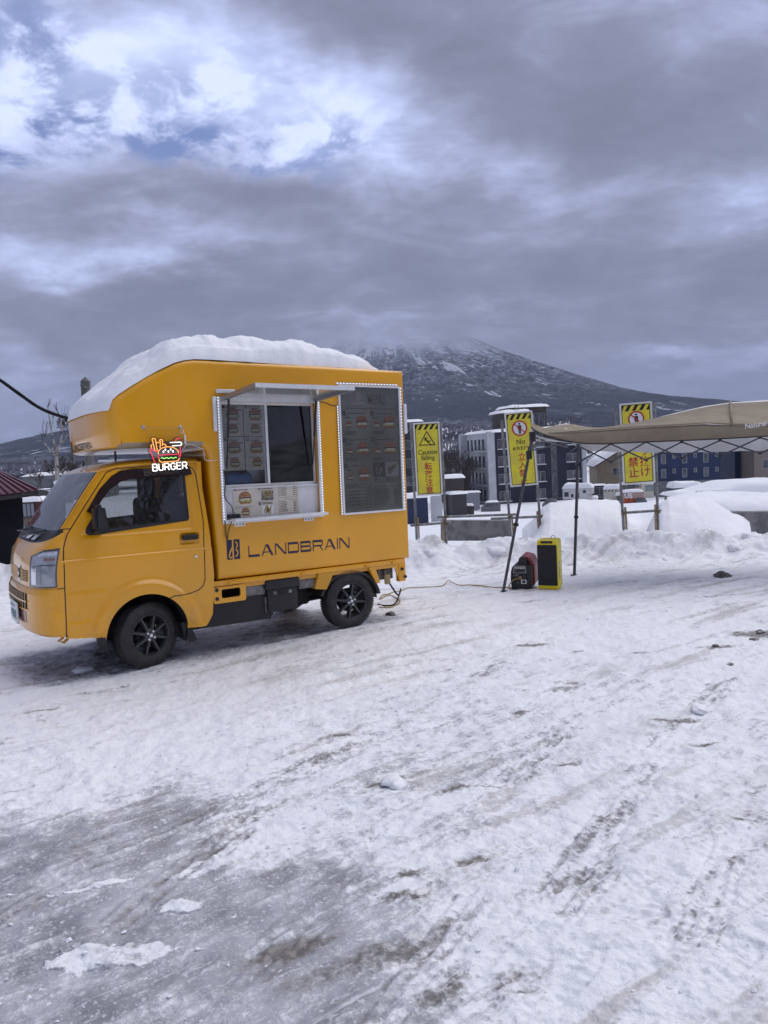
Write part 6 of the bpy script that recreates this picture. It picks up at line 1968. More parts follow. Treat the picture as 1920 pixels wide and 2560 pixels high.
MB().rbox((-0.14, 0.0, -0.012), (-0.10, 0.40, 0.004), 0.004).build('foot', M['genblack'], gen); MB().rbox((0.04, 0.0, -0.012), (0.08, 0.40, 0.004), 0.004).build('foot', M['genblack'], gen)

# ---- loudspeaker
sp0 = gp(1373, 1476)
S0 = Vector((sp0.x, sp0.y + 0.05, ground_z(sp0.x, sp0.y + 0.02) - 0.008))
spk = empty('loudspeaker', S0, math.radians(-25), 'tall bright yellow loudspeaker with black grille standing on the snow', 'speaker')
SW, SH, SD = 0.255, 0.615, 0.26
MB().rbox((-SW / 2, 0.0, 0.0), (SW / 2, SD, SH), 0.035, 4).build('cabinet', M['spkyellow'], spk, 50)
sfn = lambda u, v, w: (u, -w, v)
gr_ = MB().poly(rrect(-SW / 2 + 0.008, 0.058, SW / 2 - 0.010, SH - 0.060, 0.014), sfn, 0.006).build('grille', M['grillecloth'], spk, 40)
for zc in (0.20, 0.395):
    MB().lathe([(0.074, 0.0), (0.070, 0.004), (0.060, 0.001), (0.02, -0.002), (0.0, 0.001)], 36, 0, Matrix.Translation((0, -0.0065, zc)) @ Matrix.Rotation(math.radians(90), 4, 'X')).build('driver', mat('cone', (0.004, 0.005, 0.009), 0.5), gr_, True)
MB().rbox((-0.075, -0.006, SH - 0.042), (0.068, 0.01, SH - 0.012), 0.006).build('control_panel', M['genblack'], spk, 40)
MB().tube([(0.05 + 0.026 * math.cos(a), 0.14, SH - 0.004 + 0.045 * math.sin(a)) for a in np.linspace(0, math.pi, 10)], 0.0035, 6).build('carry_loop', M['blackplastic'], spk, True)
st = MB().poly(rrect(0.055, 0.13, 0.105, 0.35, 0.02), lambda u, v, w: (SW / 2 + w, u, v), 0.0015).build('sticker', mat('sticker_grey', (0.20, 0.19, 0.20), 0.5, col2=(0.4, 0.38, 0.3), vscale=30), spk)
MB().poly(ring(0.080, 0.295, 0.014, 0.030, 16), lambda u, v, w: (SW / 2 + 0.002 + w, u, v), 0.0012).build('sticker_mark', M['plasticwhite'], st)
MB().tube([(-SW / 2 - 0.005, 0.12, 0.36), (-SW / 2 - 0.03, 0.10, 0.365), (-SW / 2 - 0.06, 0.10, 0.37)], 0.003, 5).build('lead', M['blackplastic'], spk)

# ---- power cords
def smooth_path(pts, n=6):
    out = []
    P = [pts[0]] + list(pts) + [pts[-1]]
    for i in range(1, len(P) - 2):
        p0, p1, p2, p3 = P[i - 1], P[i], P[i + 1], P[i + 2]
        for k in range(n):
            t = k / n
            out.append(0.5 * ((2 * p1) + (-p0 + p2) * t + (2 * p0 - 5 * p1 + 4 * p2 - p3) * t * t + (-p0 + 3 * p1 - 3 * p2 + p3) * t ** 3))
    return out + [pts[-1]]
def gnd(px, py, up=0.010):
    p = gp(px, py); p.z = ground_z(p.x, p.y) + up
    return p
cp = [gnd(*q) for q in ((948, 1520), (975, 1520), (1000, 1508), (985, 1495), (960, 1490), (950, 1500))] + [gnd(*q) for q in ((975, 1488), (1005, 1480), (1021, 1469), (1060, 1470), (1098, 1469), (1112, 1461), (1121, 1455), (1132, 1462), (1150, 1465), (1175, 1465), (1205, 1466), (1215, 1470), (1240, 1471), (1262, 1471), (1278, 1473))]
for i in (12, 13): cp[i].z += 0.02
pw = Matrix.Translation(gen.location) @ Matrix.Rotation(gen.rotation_euler.z, 4, 'Z')
cp += [pw @ Vector((-0.17, -0.10, 0.012)), pw @ Vector((-0.168, -0.11, 0.06)), pw @ Vector((-0.12, -0.11, 0.125)), pw @ Vector((-0.05, -0.085, 0.148))]
o = MB().tube(smooth_path(cp, 6), 0.0065, 6).build('extension_cord', M['cordyellow'], None, True)
setp(o, 'yellow extension cord lying on the snow from the truck tail to the generator', 'cord')
tail = TM @ Vector((2.34, 0.06, 0.45))
cp = [tail, tail + Vector((0.03, -0.02, -0.06)), tail + Vector((0.10, -0.05, -0.16)), gnd(1003, 1495, 0.10), gnd(990, 1512, 0.015), gnd(965, 1516), gnd(945, 1512)]
o = MB().tube(smooth_path(cp, 6), 0.0085, 6).build('power_lead', M['cable'], None, True)
setp(o, 'black power lead looping from the truck tail down to the snow', 'cord')
o = MB().rbox((-0.03, -0.03, -0.05), (0.03, 0.03, 0.05), 0.012).build('cord_connector', mat('connector_tan', (0.40, 0.30, 0.14), 0.6), None, 40, tail + Vector((0, -0.01, 0.0)))
setp(o, 'tan plug connector hanging under the truck tail', 'connector')

# ---- stones and clods lying on the yard
def rock(name, px, py, r, mt, label, cat, grp=None, seed=1, flat=0.6):
    p = gp(px, py); p.z = ground_z(p.x, p.y)
    bm = bmesh.new(); bmesh.ops.create_icosphere(bm, subdivisions=3, radius=1.0)
    rr_ = np.random.RandomState(seed); offs = rr_.rand(3) * 20
    for v in bm.verts:
        k = 1 + 0.55 * fbm(np.array([v.co.x * 1.3 + offs[0]]), np.array([v.co.y * 1.3 + v.co.z * 1.7 + offs[1]]), seed, 4)[0]
        v.co = Vector((v.co.x * 1.25, v.co.y, v.co.z * flat)) * (r * k)
    o = MB().bm(bm).build(name, mt, None, True, (p.x, p.y, p.z + r * flat * 0.35))
    o.rotation_euler.z = seed
    return setp(o, label, cat, grp)
rock('stone', 1803, 1446, 0.085, M['stone'], 'grey stone lying on the trodden snow below the canopy', 'stone', None, 3)
rock('stone', 977, 1536, 0.045, M['stone'], 'small grey stone on the snow behind the rear wheel', 'stone', None, 5)
rock('snow_clod', 982, 1952, 0.055, M['snow'], 'white clod of snow on a grey thaw spot in the yard', 'snow clod', None, 8, 0.55)
rock('snow_clod', 1745, 1770, 0.05, M['snow'], 'flat snow clod beside the deep tyre rut', 'snow clod', None, 11, 0.45)
rock('snow_clod', 210, 1672, 0.07, M['snow'], 'pale snow clod in the shade in front of the front wheel', 'snow clod', None, 13, 0.4)
for i, (px, py, r) in enumerate(((1902, 1575, .05), (1885, 1592, .04), (1790, 1608, .03), (1826, 1658, .03))):
    rock('dirty_clod', px, py, r * 0.75, M['dirtclod'] if 'dirtclod' in M else M.setdefault('dirtclod', mat('dirty_slush', (0.10, 0.09, 0.085), 0.7, col2=(0.45, 0.45, 0.47), vscale=14)), 'dark dirty slush clod on the thawed patch', 'slush clod', 'dirty slush clods', 20 + i, 0.28)

rs_ = np.random.RandomState(3)
for i in range(16):
    px = 1045 + 860 * (i + rs_.rand()) / 16; py = rs_.uniform(1352, 1432) if i % 3 else rs_.uniform(1336, 1350)
    yy = float(np.interp(py, [1336, 1352, 1400, 1432], [12.6, 12.45, 12.15, 11.8])) + rs_.uniform(-.1, .1)
    xx = px_ray(px, 1380)[0] * yy
    o = rock('bank_clod', 1500, 1500, 0.07 + 0.12 * rs_.rand() ** 2, M['snow'], 'rounded lump of ploughed snow stuck to the long bank', 'snow clod', 'snow lumps on the ploughed bank', 50 + i, 0.75)
    o.location = (xx, yy, ground_z(xx, yy) - 0.045)

# ---- concrete blocks and smooth banks beyond the ploughed bank
def slab(name, c4, depth, th, label, m_='concrete'):
    P = [at(px, py, depth) for px, py in c4]
    b = MB(); n = Vector((0, th, 0))
    b.raw([p for p in P] + [p + n for p in P], [(0, 1, 2, 3), (4, 7, 6, 5), (0, 4, 5, 1), (1, 5, 6, 2), (2, 6, 7, 3), (3, 7, 4, 0)])
    o = recalc(b.build(name, M[m_]))
    return setp(o, label, 'wall')
slab('concrete_wall', ((1104, 1352), (1276, 1352), (1276, 1302), (1104, 1302)), 15.2, 0.25, 'low grey concrete wall behind the pipes left of the no entry sign')
slab('concrete_wall', ((1826, 1345), (1990, 1340), (1990, 1279), (1832, 1281)), 15.0, 0.3, 'dark stained concrete wall end beside the smooth snow bank')
slab('concrete_block', ((1538, 1300), (1562, 1345), (1562, 1284), (1534, 1292)), 15.2, 0.5, 'grey concrete corner sunk in snow beside the no thoroughfare sign')


def bank(name, xs, top, depth, dback, label, low=1360, seed=1, slope=1.5):
    """smooth snow bank: crest line in frame points, front falls towards the yard"""
    cols = np.linspace(xs[0], xs[-1], 90); rows_ = 34
    X = np.zeros((rows_, 90)); Y = X.copy(); Z = X.copy()
    for j, px in enumerate(cols):
        py = float(np.interp(px, xs, top)); c = at(px, py, depth); ft = at(px, low, depth - slope)
        for i in range(rows_):
            f = i / (rows_ - 1)
            if f < 0.6:
                a = f / 0.6
                Y[i, j] = ft.y + (c.y - ft.y) * (a ** 1.1); Z[i, j] = ft.z + (c.z - ft.z) * math.sin(a * math.pi / 2) ** 0.85
                X[i, j] = ft.x + (c.x - ft.x) * a
            else:
                a = (f - 0.6) / 0.4
                Y[i, j] = c.y + dback * a; X[i, j] = c.x * (1 + dback * a / depth); Z[i, j] = c.z - 0.10 * dback * a * a - 0.02 * a
    Z += 0.05 * fbm(X * 0.9, Y * 0.9, seed, 3) + 0.022 * np.clip(fbm(X * 3, Y * 3, seed + 5, 3), -.2, 1) + 0.012 * fbm(X * 9, Y * 9, seed + 3, 3)
    o = grid_mesh(name, X, Y, Z, M['snow'])
    return setp(o, label, None, None, 'structure')
bank('snow_bank', [1306, 1326, 1344, 1358, 1374, 1400, 1440, 1500, 1544, 1558, 1572], [1350, 1330, 1306, 1284, 1272, 1266, 1262, 1260, 1264, 1285, 1318], 14.3, 6, 'smooth snow bank behind the canopy legs', 1365, 401)
bank('snow_bank', [1612, 1636, 1652, 1672, 1720, 1775, 1800, 1830, 1858, 1874, 1880], [1345, 1290, 1262, 1250, 1246, 1252, 1268, 1288, 1297, 1310, 1345], 14.3, 1.5, 'smooth rounded snow bank right of the no thoroughfare sign', 1368, 402)
bank('snow_bank', [1500, 1545, 1575, 1600, 1625, 1660, 1700], [1290, 1292, 1298, 1302, 1296, 1285, 1280], 16.2, 6, 'low saddle of snow between the two smooth banks', 1360, 404, 0.8)
bank('snow_bank', [1668, 1700, 1760, 1830, 1920, 2100], [1262, 1253, 1248, 1249, 1250, 1255], 16.4, 10, 'broad snow shelf above the concrete wall end', 1290, 403, 0.5)

# ------------------------------------------------------------------ the town
def wall_poly(b, P0, P1, z0, z1, holes, m=0, depth=0.25, mj=0):
    """upright wall from P0 to P1 with recessed openings: holes are (u0,u1,v0,v1) in metres"""
    P0, P1 = Vector(P0), Vector(P1)
    L = (P1 - P0).length; ux = (P1 - P0).normalized(); n = ux.cross(Vector((0, 0, 1)))
    fn = lambda u, v, w: tuple(P0 + ux * u + n * w + Vector((0, 0, v - P0.z)))
    b.poly([(0, z0), (L, z0), (L, z1), (0, z1)], fn, 0.0, m, [[(h[0], h[2]), (h[0], h[3]), (h[1], h[3]), (h[1], h[2])] for h in holes])
    for h in holes:
        c = [(h[0], h[2]), (h[1], h[2]), (h[1], h[3]), (h[0], h[3])]
        for k in range(4):
            (a0, a1), (b0, b1) = c[k], c[(k + 1) % 4]
            b.raw([fn(a0, a1, 0), fn(b0, b1, 0), fn(b0, b1, -depth), fn(a0, a1, -depth)], [(0, 1, 2, 3)], mj)
    return fn


def windows(root, fn, holes, frame_m, depth=0.12, name='window', mull=1, sill=False):
    for h in holes:
        u0, u1, v0, v1 = h
        t = 0.07
        b = MB()
        ho = []
        w = (u1 - u0 - t * (mull + 1)) / max(mull, 1)
        for k in range(mull):
            a = u0 + t + k * (w + t)
            ho.append([(a, v0 + t), (a, v1 - t), (a + w, v1 - t), (a + w, v0 + t)])
        b.poly([(u0, v0), (u1, v0), (u1, v1), (u0, v1)], lambda u, v, w_: fn(u, v, w_ - depth), 0.05, 0, ho)
        o = b.build(name, frame_m, root)
        MB().poly([(u0 + .02, v0 + .02), (u1 - .02, v0 + .02), (u1 - .02, v1 - .02), (u0 + .02, v1 - .02)], lambda u, v, w_: fn(u, v, w_ - depth + 0.02), 0.0).build('pane', M['townglass'], o)
        if sill:
            MB().poly([(u0 - .1, v0 - .12), (u1 + .1, v0 - .12), (u1 + .1, v0), (u0 - .1, v0)], lambda u, v, w_: fn(u, v, w_), 0.35).build('snowy_sill', M['snow'], o)


M['townglass'] = mat('town_glass', (0.035, 0.04, 0.05), 0.08, spec=0.6, col2=(0.10, 0.11, 0.13), vscale=0.7)
M['navy'] = mat('navy_cladding', (0.022, 0.028, 0.050), 0.6, var=0.25, vscale=0.5)
M['aptwhite'] = mat('white_render', (0.60, 0.61, 0.64), 0.7, var=0.12, vscale=0.6)
M['aptgrey'] = mat('grey_balcony', (0.24, 0.25, 0.28), 0.6)
M['brown'] = mat('brown_cladding', (0.065, 0.055, 0.052), 0.7, var=0.2, vscale=0.8)
M['tan'] = mat('tan_siding', (0.27, 0.22, 0.16), 0.75, var=0.12, vscale=0.7)
M['taupe'] = mat('taupe_siding', (0.24, 0.20, 0.175), 0.75, var=0.1, vscale=0.7)
M['blueclad'] = mat('blue_cladding', (0.018, 0.035, 0.095), 0.6, var=0.2, vscale=0.5)
M['darkroof'] = mat('dark_roof', (0.04, 0.04, 0.045), 0.6)
M['framewhite'] = mat('window_white', (0.55, 0.56, 0.58), 0.5)
M['framedark'] = mat('window_dark', (0.10, 0.10, 0.11), 0.5)
M['carbody'] = mat('vehicle_white', (0.60, 0.60, 0.60), 0.35, coat=0.3, var=0.1, vscale=0.8)
M['carcream'] = mat('vehicle_cream', (0.52, 0.50, 0.42), 0.45, var=0.1, vscale=0.8)
M['carblack'] = mat('vehicle_black', (0.012, 0.012, 0.014), 0.4, coat=0.3)
M['cargrey'] = mat('vehicle_grey', (0.12, 0.125, 0.135), 0.4, coat=0.3)
M['teal'] = mat('teal_panel', (0.03, 0.13, 0.16), 0.5)
M['pinkish'] = mat('truck_pink', (0.40, 0.28, 0.24), 0.6)
M['orange'] = mat('orange_paint', (0.50, 0.09, 0.02), 0.5, col2=(0.25, 0.04, 0.02), vscale=2)


def snow_slab(b, x0, y0, x1, y1, z, t, seed=1, n=14, m=0, M_=None, over=0.25):
    """pillowy snow cover with soft rim"""
    base = len(b.v)
    for i in range(n + 1):
        for j in range(n + 1):
            u, v = i / n, j / n
            x = x0 - over + (x1 - x0 + 2 * over) * u; y = y0 - over + (y1 - y0 + 2 * over) * v
            e = min(u, 1 - u, v, 1 - v) * n
            k = 0.0 if e < 0.5 else math.sqrt(1 - (1 - min(1, e / 3.0)) ** 2)
            zz = z - (0.05 if e < 0.5 else 0) + t * k * (1 + 0.25 * float(fbm(np.array([x * 0.7]), np.array([y * 0.7]), seed, 2)[0]))
            p = Vector((x, y, zz)); b.v.append(tuple(M_ @ p) if M_ is not None else tuple(p))
    for i in range(n):
        for j in range(n):
            a = base + i * (n + 1) + j
            b.f.append((a, a + n + 1, a + n + 2, a + 1)); b.mi.append(m)
    b.raw([tuple((M_ @ Vector(q)) if M_ is not None else Vector(q)) for q in ((x0 - over, y0 - over, z - .05), (x1 + over, y0 - over, z - .05), (x1 + over, y1 + over, z - .05), (x0 - over, y1 + over, z - .05))], [(3, 2, 1, 0)], m)
    return b


# ---- apartment block: pale balcony wing on the left face, dark wing on the right
def apartment():
    C0 = at(1243, 1255, 130); C0.z = at(1243, 1262, 130).z
    zt = at(1243, 1080, 130).z
    L1 = 16.3; u1 = Vector((-3.3, 16, 0)).normalized()
    L2 = 17.0; u2 = Vector((16, 3.3, 0)).normalized()
    root = empty('apartment_block', C0, 0, 'dark apartment block with pale balconied wing and snowy roof behind the no entry sign', 'building')
    Hh = zt - C0.z
    O = Vector((0, 0, 0))
    A1, A2 = u1 * L1, u2 * L2
    b = MB()
    # right face, dark
    fl = Hh / 4.15
    holes = []
    for f in range(4):
        v = 0.55 + f * fl
        holes += [(0.5, 2.6, v, v + 1.75), (7.4, 9.3, v, v + 1.75), (13.4, 16.0, v + .1, v + 1.6)]
    holes.append((10.5, 11.6, 0.6, Hh - 0.8))
    fnr = wall_poly(b, O + u2 * 0.0, A2, -2, Hh, holes, 0, 0.25)
    fnl_holes = []
    for f in range(4):
        v = 0.35 + f * fl
        for k in range(7):
            w = 1.35
            u = 0.9 + k * 2.15
            fnl_holes.append((u, u + w, v, v + 2.05))
    fnl = wall_poly(b, A1, O, -2, Hh, fnl_holes, 1, 0.25, 1)
    back = A1 + A2
    b.raw([A1 + Vector((0, 0, -2)), back + Vector((0, 0, -2)), back + Vector((0, 0, Hh)), A1 + Vector((0, 0, Hh))], [(3, 2, 1, 0)], 0)
    b.raw([A2 + Vector((0, 0, -2)), back + Vector((0, 0, -2)), back + Vector((0, 0, Hh)), A2 + Vector((0, 0, Hh))], [(0, 1, 2, 3)], 0)
    b.raw([Vector((0, 0, Hh)), A2 + Vector((0, 0, Hh)), back + Vector((0, 0, Hh)), A1 + Vector((0, 0, Hh))], [(0, 1, 2, 3)], 1)
    b.build('wall', [M['navy'], M['aptwhite']], root)
    windows(root, fnr, holes[:-1], M['framewhite'], 0.15, 'window', 2, True)
    windows(root, fnr, holes[-1:], M['aptgrey'], 0.10, 'stair_window', 1)
    windows(root, fnl, fnl_holes, M['framedark'], 0.18, 'window', 1)
    for f in range(4):                                       # balcony slabs and rails
        v = 0.10 + f * fl
        MB().poly([(0.3, v), (15.6, v), (15.6, v + .22), (0.3, v + .22)], lambda u, vv, w: fnl(u, vv, w), 0.7).build('balcony', M['aptgrey'], root)
        MB().poly([(8.4, v + .04), (15.9, v + .04), (15.9, v + .28), (8.4, v + .28)], lambda u, vv, w: fnl(u, vv, w + 0.7), 0.5).build('balcony', M['aptwhite'], root)
        r = MB()
        r.poly([(8.4, v + 1.15), (15.9, v + 1.15), (15.9, v + 1.22), (8.4, v + 1.22)], lambda u, vv, w: fnl(u, vv, w + 1.12), 0.06)
        for k in range(16): r.poly([(8.4 + k * .5, v + .28), (8.44 + k * .5, v + .28), (8.44 + k * .5, v + 1.15), (8.4 + k * .5, v + 1.15)], lambda u, vv, w: fnl(u, vv, w + 1.13), 0.04)
        r.build('balcony_rail', M['aptgrey'], root)
    for u, ff, m_ in ((15.5, fnl, 'aptwhite'), (0.0, fnl, 'aptwhite'), (16.3, fnr, 'aptwhite')):
        MB().poly([(u, -2), (u + .75, -2), (u + .75, Hh + .1), (u, Hh + .1)], lambda a, c, w: ff(a, c, w), 1.35 if ff is fnl else 0.5).build('pillar', M[m_], root)
    # panels between the windows by the corner
    for f in range(4):
        v = 0.55 + f * fl
        MB().poly([(0.3, v - .1), (2.8, v - .1), (2.8, v - .02), (0.3, v - .02)], fnr, 0.1).build('ledge', M['aptgrey'], root)
    # penthouse
    for (a0, a1, c0, c1, h, nm) in ((3.0, 7.5, 3.0, 9.0, 3.4, 0), (5.5, 12.6, 6.0, 12.0, 4.4, 1)):
        q = [u2 * a0 + u1 * c0, u2 * a1 + u1 * c0, u2 * a1 + u1 * c1, u2 * a0 + u1 * c1]
        b = MB(); zz = Vector((0, 0, Hh)); z2 = Vector((0, 0, Hh + h))
        b.raw([p + zz for p in q] + [p + z2 for p in q], [(0, 1, 5, 4), (1, 2, 6, 5), (2, 3, 7, 6), (3, 0, 4, 7), (4, 5, 6, 7)])
        b.build('penthouse', M['brown'], root)
        s = MB(); Mx = Matrix(((u2.x, u1.x, 0, 0), (u2.y, u1.y, 0, 0), (0, 0, 1, 0), (0, 0, 0, 1)))
        snow_slab(s, a0, c0, a1, c1, Hh + h, 0.55, 11 + nm, 12, 0, Mx, 0.7)
        s.build('roof_snow', M['snow'], root, True)
        if nm:
            pf_ = lambda u, v, w: tuple(u2 * (a0 + u) + u1 * (c0 - w) + Vector((0, 0, Hh + v)))
            windows(root, pf_, [(0.6, 3.0, 0.9, 3.2), (3.2, 5.4, 0.9, 3.2), (5.6, 6.7, 0.9, 3.2)], M['aptgrey'], -0.06, 'window', 1)
    l = MB()
    l.bar(u2 * 5.2 + u1 * 2.9 + Vector((0, 0, Hh)), u2 * 5.2 + u1 * 2.9 + Vector((0, 0, Hh + 4.6)), .1, .1)
    l.bar(u2 * 5.8 + u1 * 2.9 + Vector((0, 0, Hh)), u2 * 5.8 + u1 * 2.9 + Vector((0, 0, Hh + 4.6)), .1, .1)
    for k in range(10): l.bar(u2 * 5.2 + u1 * 2.9 + Vector((0, 0, Hh + .4 + k * .4)), u2 * 5.8 + u1 * 2.9 + Vector((0, 0, Hh + .4 + k * .4)), .06, .06)
    l.build('roof_ladder', M['aptgrey'], root)
    s = MB(); Mx = Matrix(((u2.x, u1.x, 0, 0), (u2.y, u1.y, 0, 0), (0, 0, 1, 0), (0, 0, 0, 1)))
    snow_slab(s, -0.3, 0.0, L2, L1, Hh, 0.55, 5, 20, 0, Mx, 0.3)
    s.build('roof_snow', M['snow'], root, True)


apartment()


def block(name, px, py, depth, w, d, h, ang, mt, label, holes_f=(), holes_r=(), roof='flat', cat='building', group=None, frame=None, roofm=None, snow_t=0.5, mull=1, sink=1.5, gable='x'):
    """simple building: front-left corner at the frame point, ang = heading of its front"""
    P = at(px, py, depth)
    root = empty(name, P, 0, label, cat, group)
    u1 = Vector((math.cos(math.radians(ang)), math.sin(math.radians(ang)), 0)); u2 = Vector((-u1.y, u1.x, 0))
    O = Vector((0, 0, 0))
    b = MB()
    fnf = wall_poly(b, O, u1 * w, -sink, h, holes_f, 0, 0.2)
    fnr = wall_poly(b, u1 * w, u1 * w + u2 * d, -sink, h, holes_r, 0, 0.2)
    fnk = wall_poly(b, u1 * w + u2 * d, u2 * d, -sink, h, (), 0)
    fnl = wall_poly(b, u2 * d, O, -sink, h, (), 0)
    Mx = Matrix(((u1.x, u2.x, 0, 0), (u1.y, u2.y, 0, 0), (0, 0, 1, 0), (0, 0, 0, 1)))
    if roof == 'flat':
        b.raw([Vector((0, 0, h)), u1 * w + Vector((0, 0, h)), u1 * w + u2 * d + Vector((0, 0, h)), u2 * d + Vector((0, 0, h))], [(0, 1, 2, 3)])
    else:
        rh = roof
        if gable == 'x':
            for s in (0, d):
                b.raw([u2 * s + Vector((0, 0, h)), u1 * w + u2 * s + Vector((0, 0, h)), u1 * (w / 2) + u2 * s + Vector((0, 0, h + rh))], [(0, 1, 2)])
    b.build('wall', mt, root)
    fm = frame or M['framewhite']
    if holes_f: windows(root, fnf, holes_f, fm, 0.12, 'window', mull)
    if holes_r: windows(root, fnr, holes_r, fm, 0.12, 'window', mull)
    if roof == 'flat':
        if snow_t: snow_slab(MB(), 0, 0, w, d, h, snow_t, int(px) % 50, 12, 0, Mx).build('roof_snow', M['snow'], root, True) if False else None
        if snow_t:
            s = MB(); snow_slab(s, 0, 0, w, d, h, snow_t, int(px) % 50, 12, 0, Mx); s.build('roof_snow', M['snow'], root, True)
    else:
        rh = roof
        for sgn in (0, 1):
            e0 = u1 * (-0.7 if sgn == 0 else w + 0.7) + Vector((0, 0, h - 0.7 * rh / (w / 2)))
            rd = u1 * (w / 2) + Vector((0, 0, h + rh))
            a, c = e0 - u2 * 0.6, rd - u2 * 0.6
            dd = u2 * (d + 1.2); up = Vector((0, 0, 0.18))
            s = MB(); s.raw([a, c, c + dd, a + dd, a + up, c + up, c + dd + up, a + dd + up], [(0, 1, 2, 3), (7, 6, 5, 4), (0, 4, 5, 1), (1, 5, 6, 2), (2, 6, 7, 3), (3, 7, 4, 0)])
            recalc(s.build('roof', roofm or M['darkroof'], root))
            if snow_t:
                n = 10; s = MB(); base = 0
                for i in range(n + 1):
                    for j in range(n + 1):
                        f, q = i / n, j / n
                        e = min(f * n * 1.2, q * n, (1 - q) * n)
                        k = 0 if e < .5 else math.sqrt(1 - (1 - min(1, e / 2.5)) ** 2)
                        p = (a + up).lerp(c + up, f) + dd * q + Vector((0, 0, snow_t * k - (.02 if e < .5 else 0)))
                        s.v.append(tuple(p))
                for i in range(n):
                    for j in range(n):
                        t = i * (n + 1) + j; s.f.append((t, t + 1, t + n + 2, t + n + 1)); s.mi.append(0)
                recalc(s.build('roof_snow', M['snow'], root, True))
    return root, fnf, fnr, Mx


# tan house, blue hall, taupe block, dark block by the truck
block('house', 1494, 1232, 150, 9.0, 9, 5.6, -6, M['tan'], 'tan sided house with snowy gabled roof beside the apartment block', [(3.1, 4.9, 3.4, 4.9), (3.7, 7.6, 0.4, 1.7)], (), 2.6, frame=M['framewhite'], mull=2, snow_t=0.9, sink=3)
bw = []
for k in range(6):
    u = 0.6 + k * 1.62
    if k % 2 == 0: bw += [(u, u + .75, .55, 2.0), (u, u + .75, 2.85, 4.4)]
    else: bw += [(u + .15, u + .62, 1.3, 2.0), (u + .15, u + .62, 3.7, 4.4)]
block('blue_hall', 1644, 1204, 122, 9.6, 9, 9.5, -16, M['blueclad'], 'deep blue two storey building with rows of narrow white windows', bw, [(5.6, 6.1, 0.8, 3.2), (5.6, 6.1, 4.6, 7.0)], 'flat', snow_t=0.4, sink=0.02)
b_ = block('plinth', 1644, 1226, 122, 9.6, 9, at(1644, 1204, 122).z - at(1644, 1226, 122).z, -16, M['concrete'], 'concrete plinth under the deep blue building', snow_t=0, cat='plinth', sink=2)
block('blue_annex', 1838, 1206, 128, 4.6, 8, 9.0, -4, M['blueclad'], 'narrow deep blue annex between the blue building and the taupe block', (), (), 'flat', snow_t=0.3, sink=2)
block('taupe_block', 1886, 1206, 122, 12, 9, 9.0, -6, M['taupe'], 'taupe sided building with white windows next to the blue annex', [(1.3, 3.2, 2.2, 3.8), (1.3, 3.2, 5.6, 7.2)], (), 'flat', snow_t=0.4, mull=2, sink=2)
dk = []
for f in range(5): dk.append((0.3, 3.0, 1.0 + f * 2.7, 2.4 + f * 2.7))
block('dark_block', 1008, 1278, 110, 3.6, 10, 13.2, 4, M['navy'], 'dark banded apartment block seen between the truck and the caution falling sign', dk, (), 'flat', frame=M['aptgrey'], snow_t=0.4)
block('blue_shed', 1020, 1292, 52, 1.45, 2, 1.35, 3, mat('shed_navy', (0.02, 0.03, 0.085), 0.6, var=.2, vscale=1), 'small navy blue shed with snow cap behind the caution falling sign', (), (), 'flat', snow_t=0.25, cat='shed')
block('white_fence', 1078, 1287, 55, 0.85, 0.3, 1.40, 0, M['aptwhite'], 'pale panel standing beside the small navy shed', (), (), 'flat', snow_t=0.0, cat='panel')
block('hut', 1110, 1260, 92, 2.6, 4, 3.2, -4, M['brown'], 'low dark hut with snow on its roof beside the balconied block', (), (), 'flat', snow_t=0.35, cat='hut')
block('hut', 1130, 1262, 90, 1.9, 3, 1.3, 12, M['darkroof'], 'low dark shed with a snowy flat roof below the balconied block', (), (), 'flat', snow_t=0.3, cat='shed', roofm=M['darkroof'])
block('deck', 1150, 1252, 112, 3.0, 2.0, 1.2, -4, M['aptgrey'], 'grey raised deck screen in front of the pale balconies', (), (), 'flat', snow_t=0.15, cat='screen')

# ---- vehicles in the snowy lot
def wheels_on(root, spots, r=0.35, m=None, w=0.24):
    for x, y in spots:
        t = MB().lathe([(r * .55, -w / 2), (r * .9, -w / 2), (r, -w / 3), (r, w / 3), (r * .9, w / 2), (r * .55, w / 2)], 20, 0, Matrix.Translation((x, y, r)) @ Matrix.Rotation(math.radians(90), 4, 'X'))
        o = t.build('wheel', M['rubber'], root, 40)
        MB().lathe([(0, -w / 2 + .03), (r * .56, -w / 2 + .05)], 16, 0, Matrix.Translation((x, y, r)) @ Matrix.Rotation(math.radians(90), 4, 'X')).build('rim', M['alu'], o)


def vehicle(name, px, py, depth, ang, label, cat, group=None):
    P = at(px, py, depth)
    return empty(name, P, math.radians(ang), label, cat, group)


VG = 'vehicles in the snowy lot'
# camper: x to its right, front faces -y/right
rv = vehicle('camper_van', 1443, 1264, 112, -22, 'white camper van with an over-cab bunk under deep snow', 'camper van', VG)
b = MB(); b.rbox((-2.0, -0.9, 0.5), (1.6, 1.1, 2.75), 0.1); b.rbox((1.3, -0.9, 1.75), (2.45, 1.1, 2.75), 0.12)
b.build('body', M['carbody'], rv, 40)
b = MB(); b.rbox((1.5, -0.85, 0.4), (2.3, 1.05, 1.75), 0.12); b.rbox((2.2, -0.85, 0.4), (3.0, 1.05, 1.1), 0.15); b.build('cab', M['carbody'], rv, 40)
for u0, u1, v0, v1 in ((-1.75, -1.1, 1.45, 2.15), (-0.75, -0.40, 1.35, 1.85), (0.15, 0.45, 1.2, 2.1), (1.0, 1.45, 1.95, 2.4)):
    MB().rbox((u0, -0.93, v0), (u1, -0.89, v1), 0.01).build('window', M['townglass'], rv)
MB().box((2.30, -0.7, 1.15), (2.33, 0.9, 1.7)).build('windscreen', M['townglass'], rv)
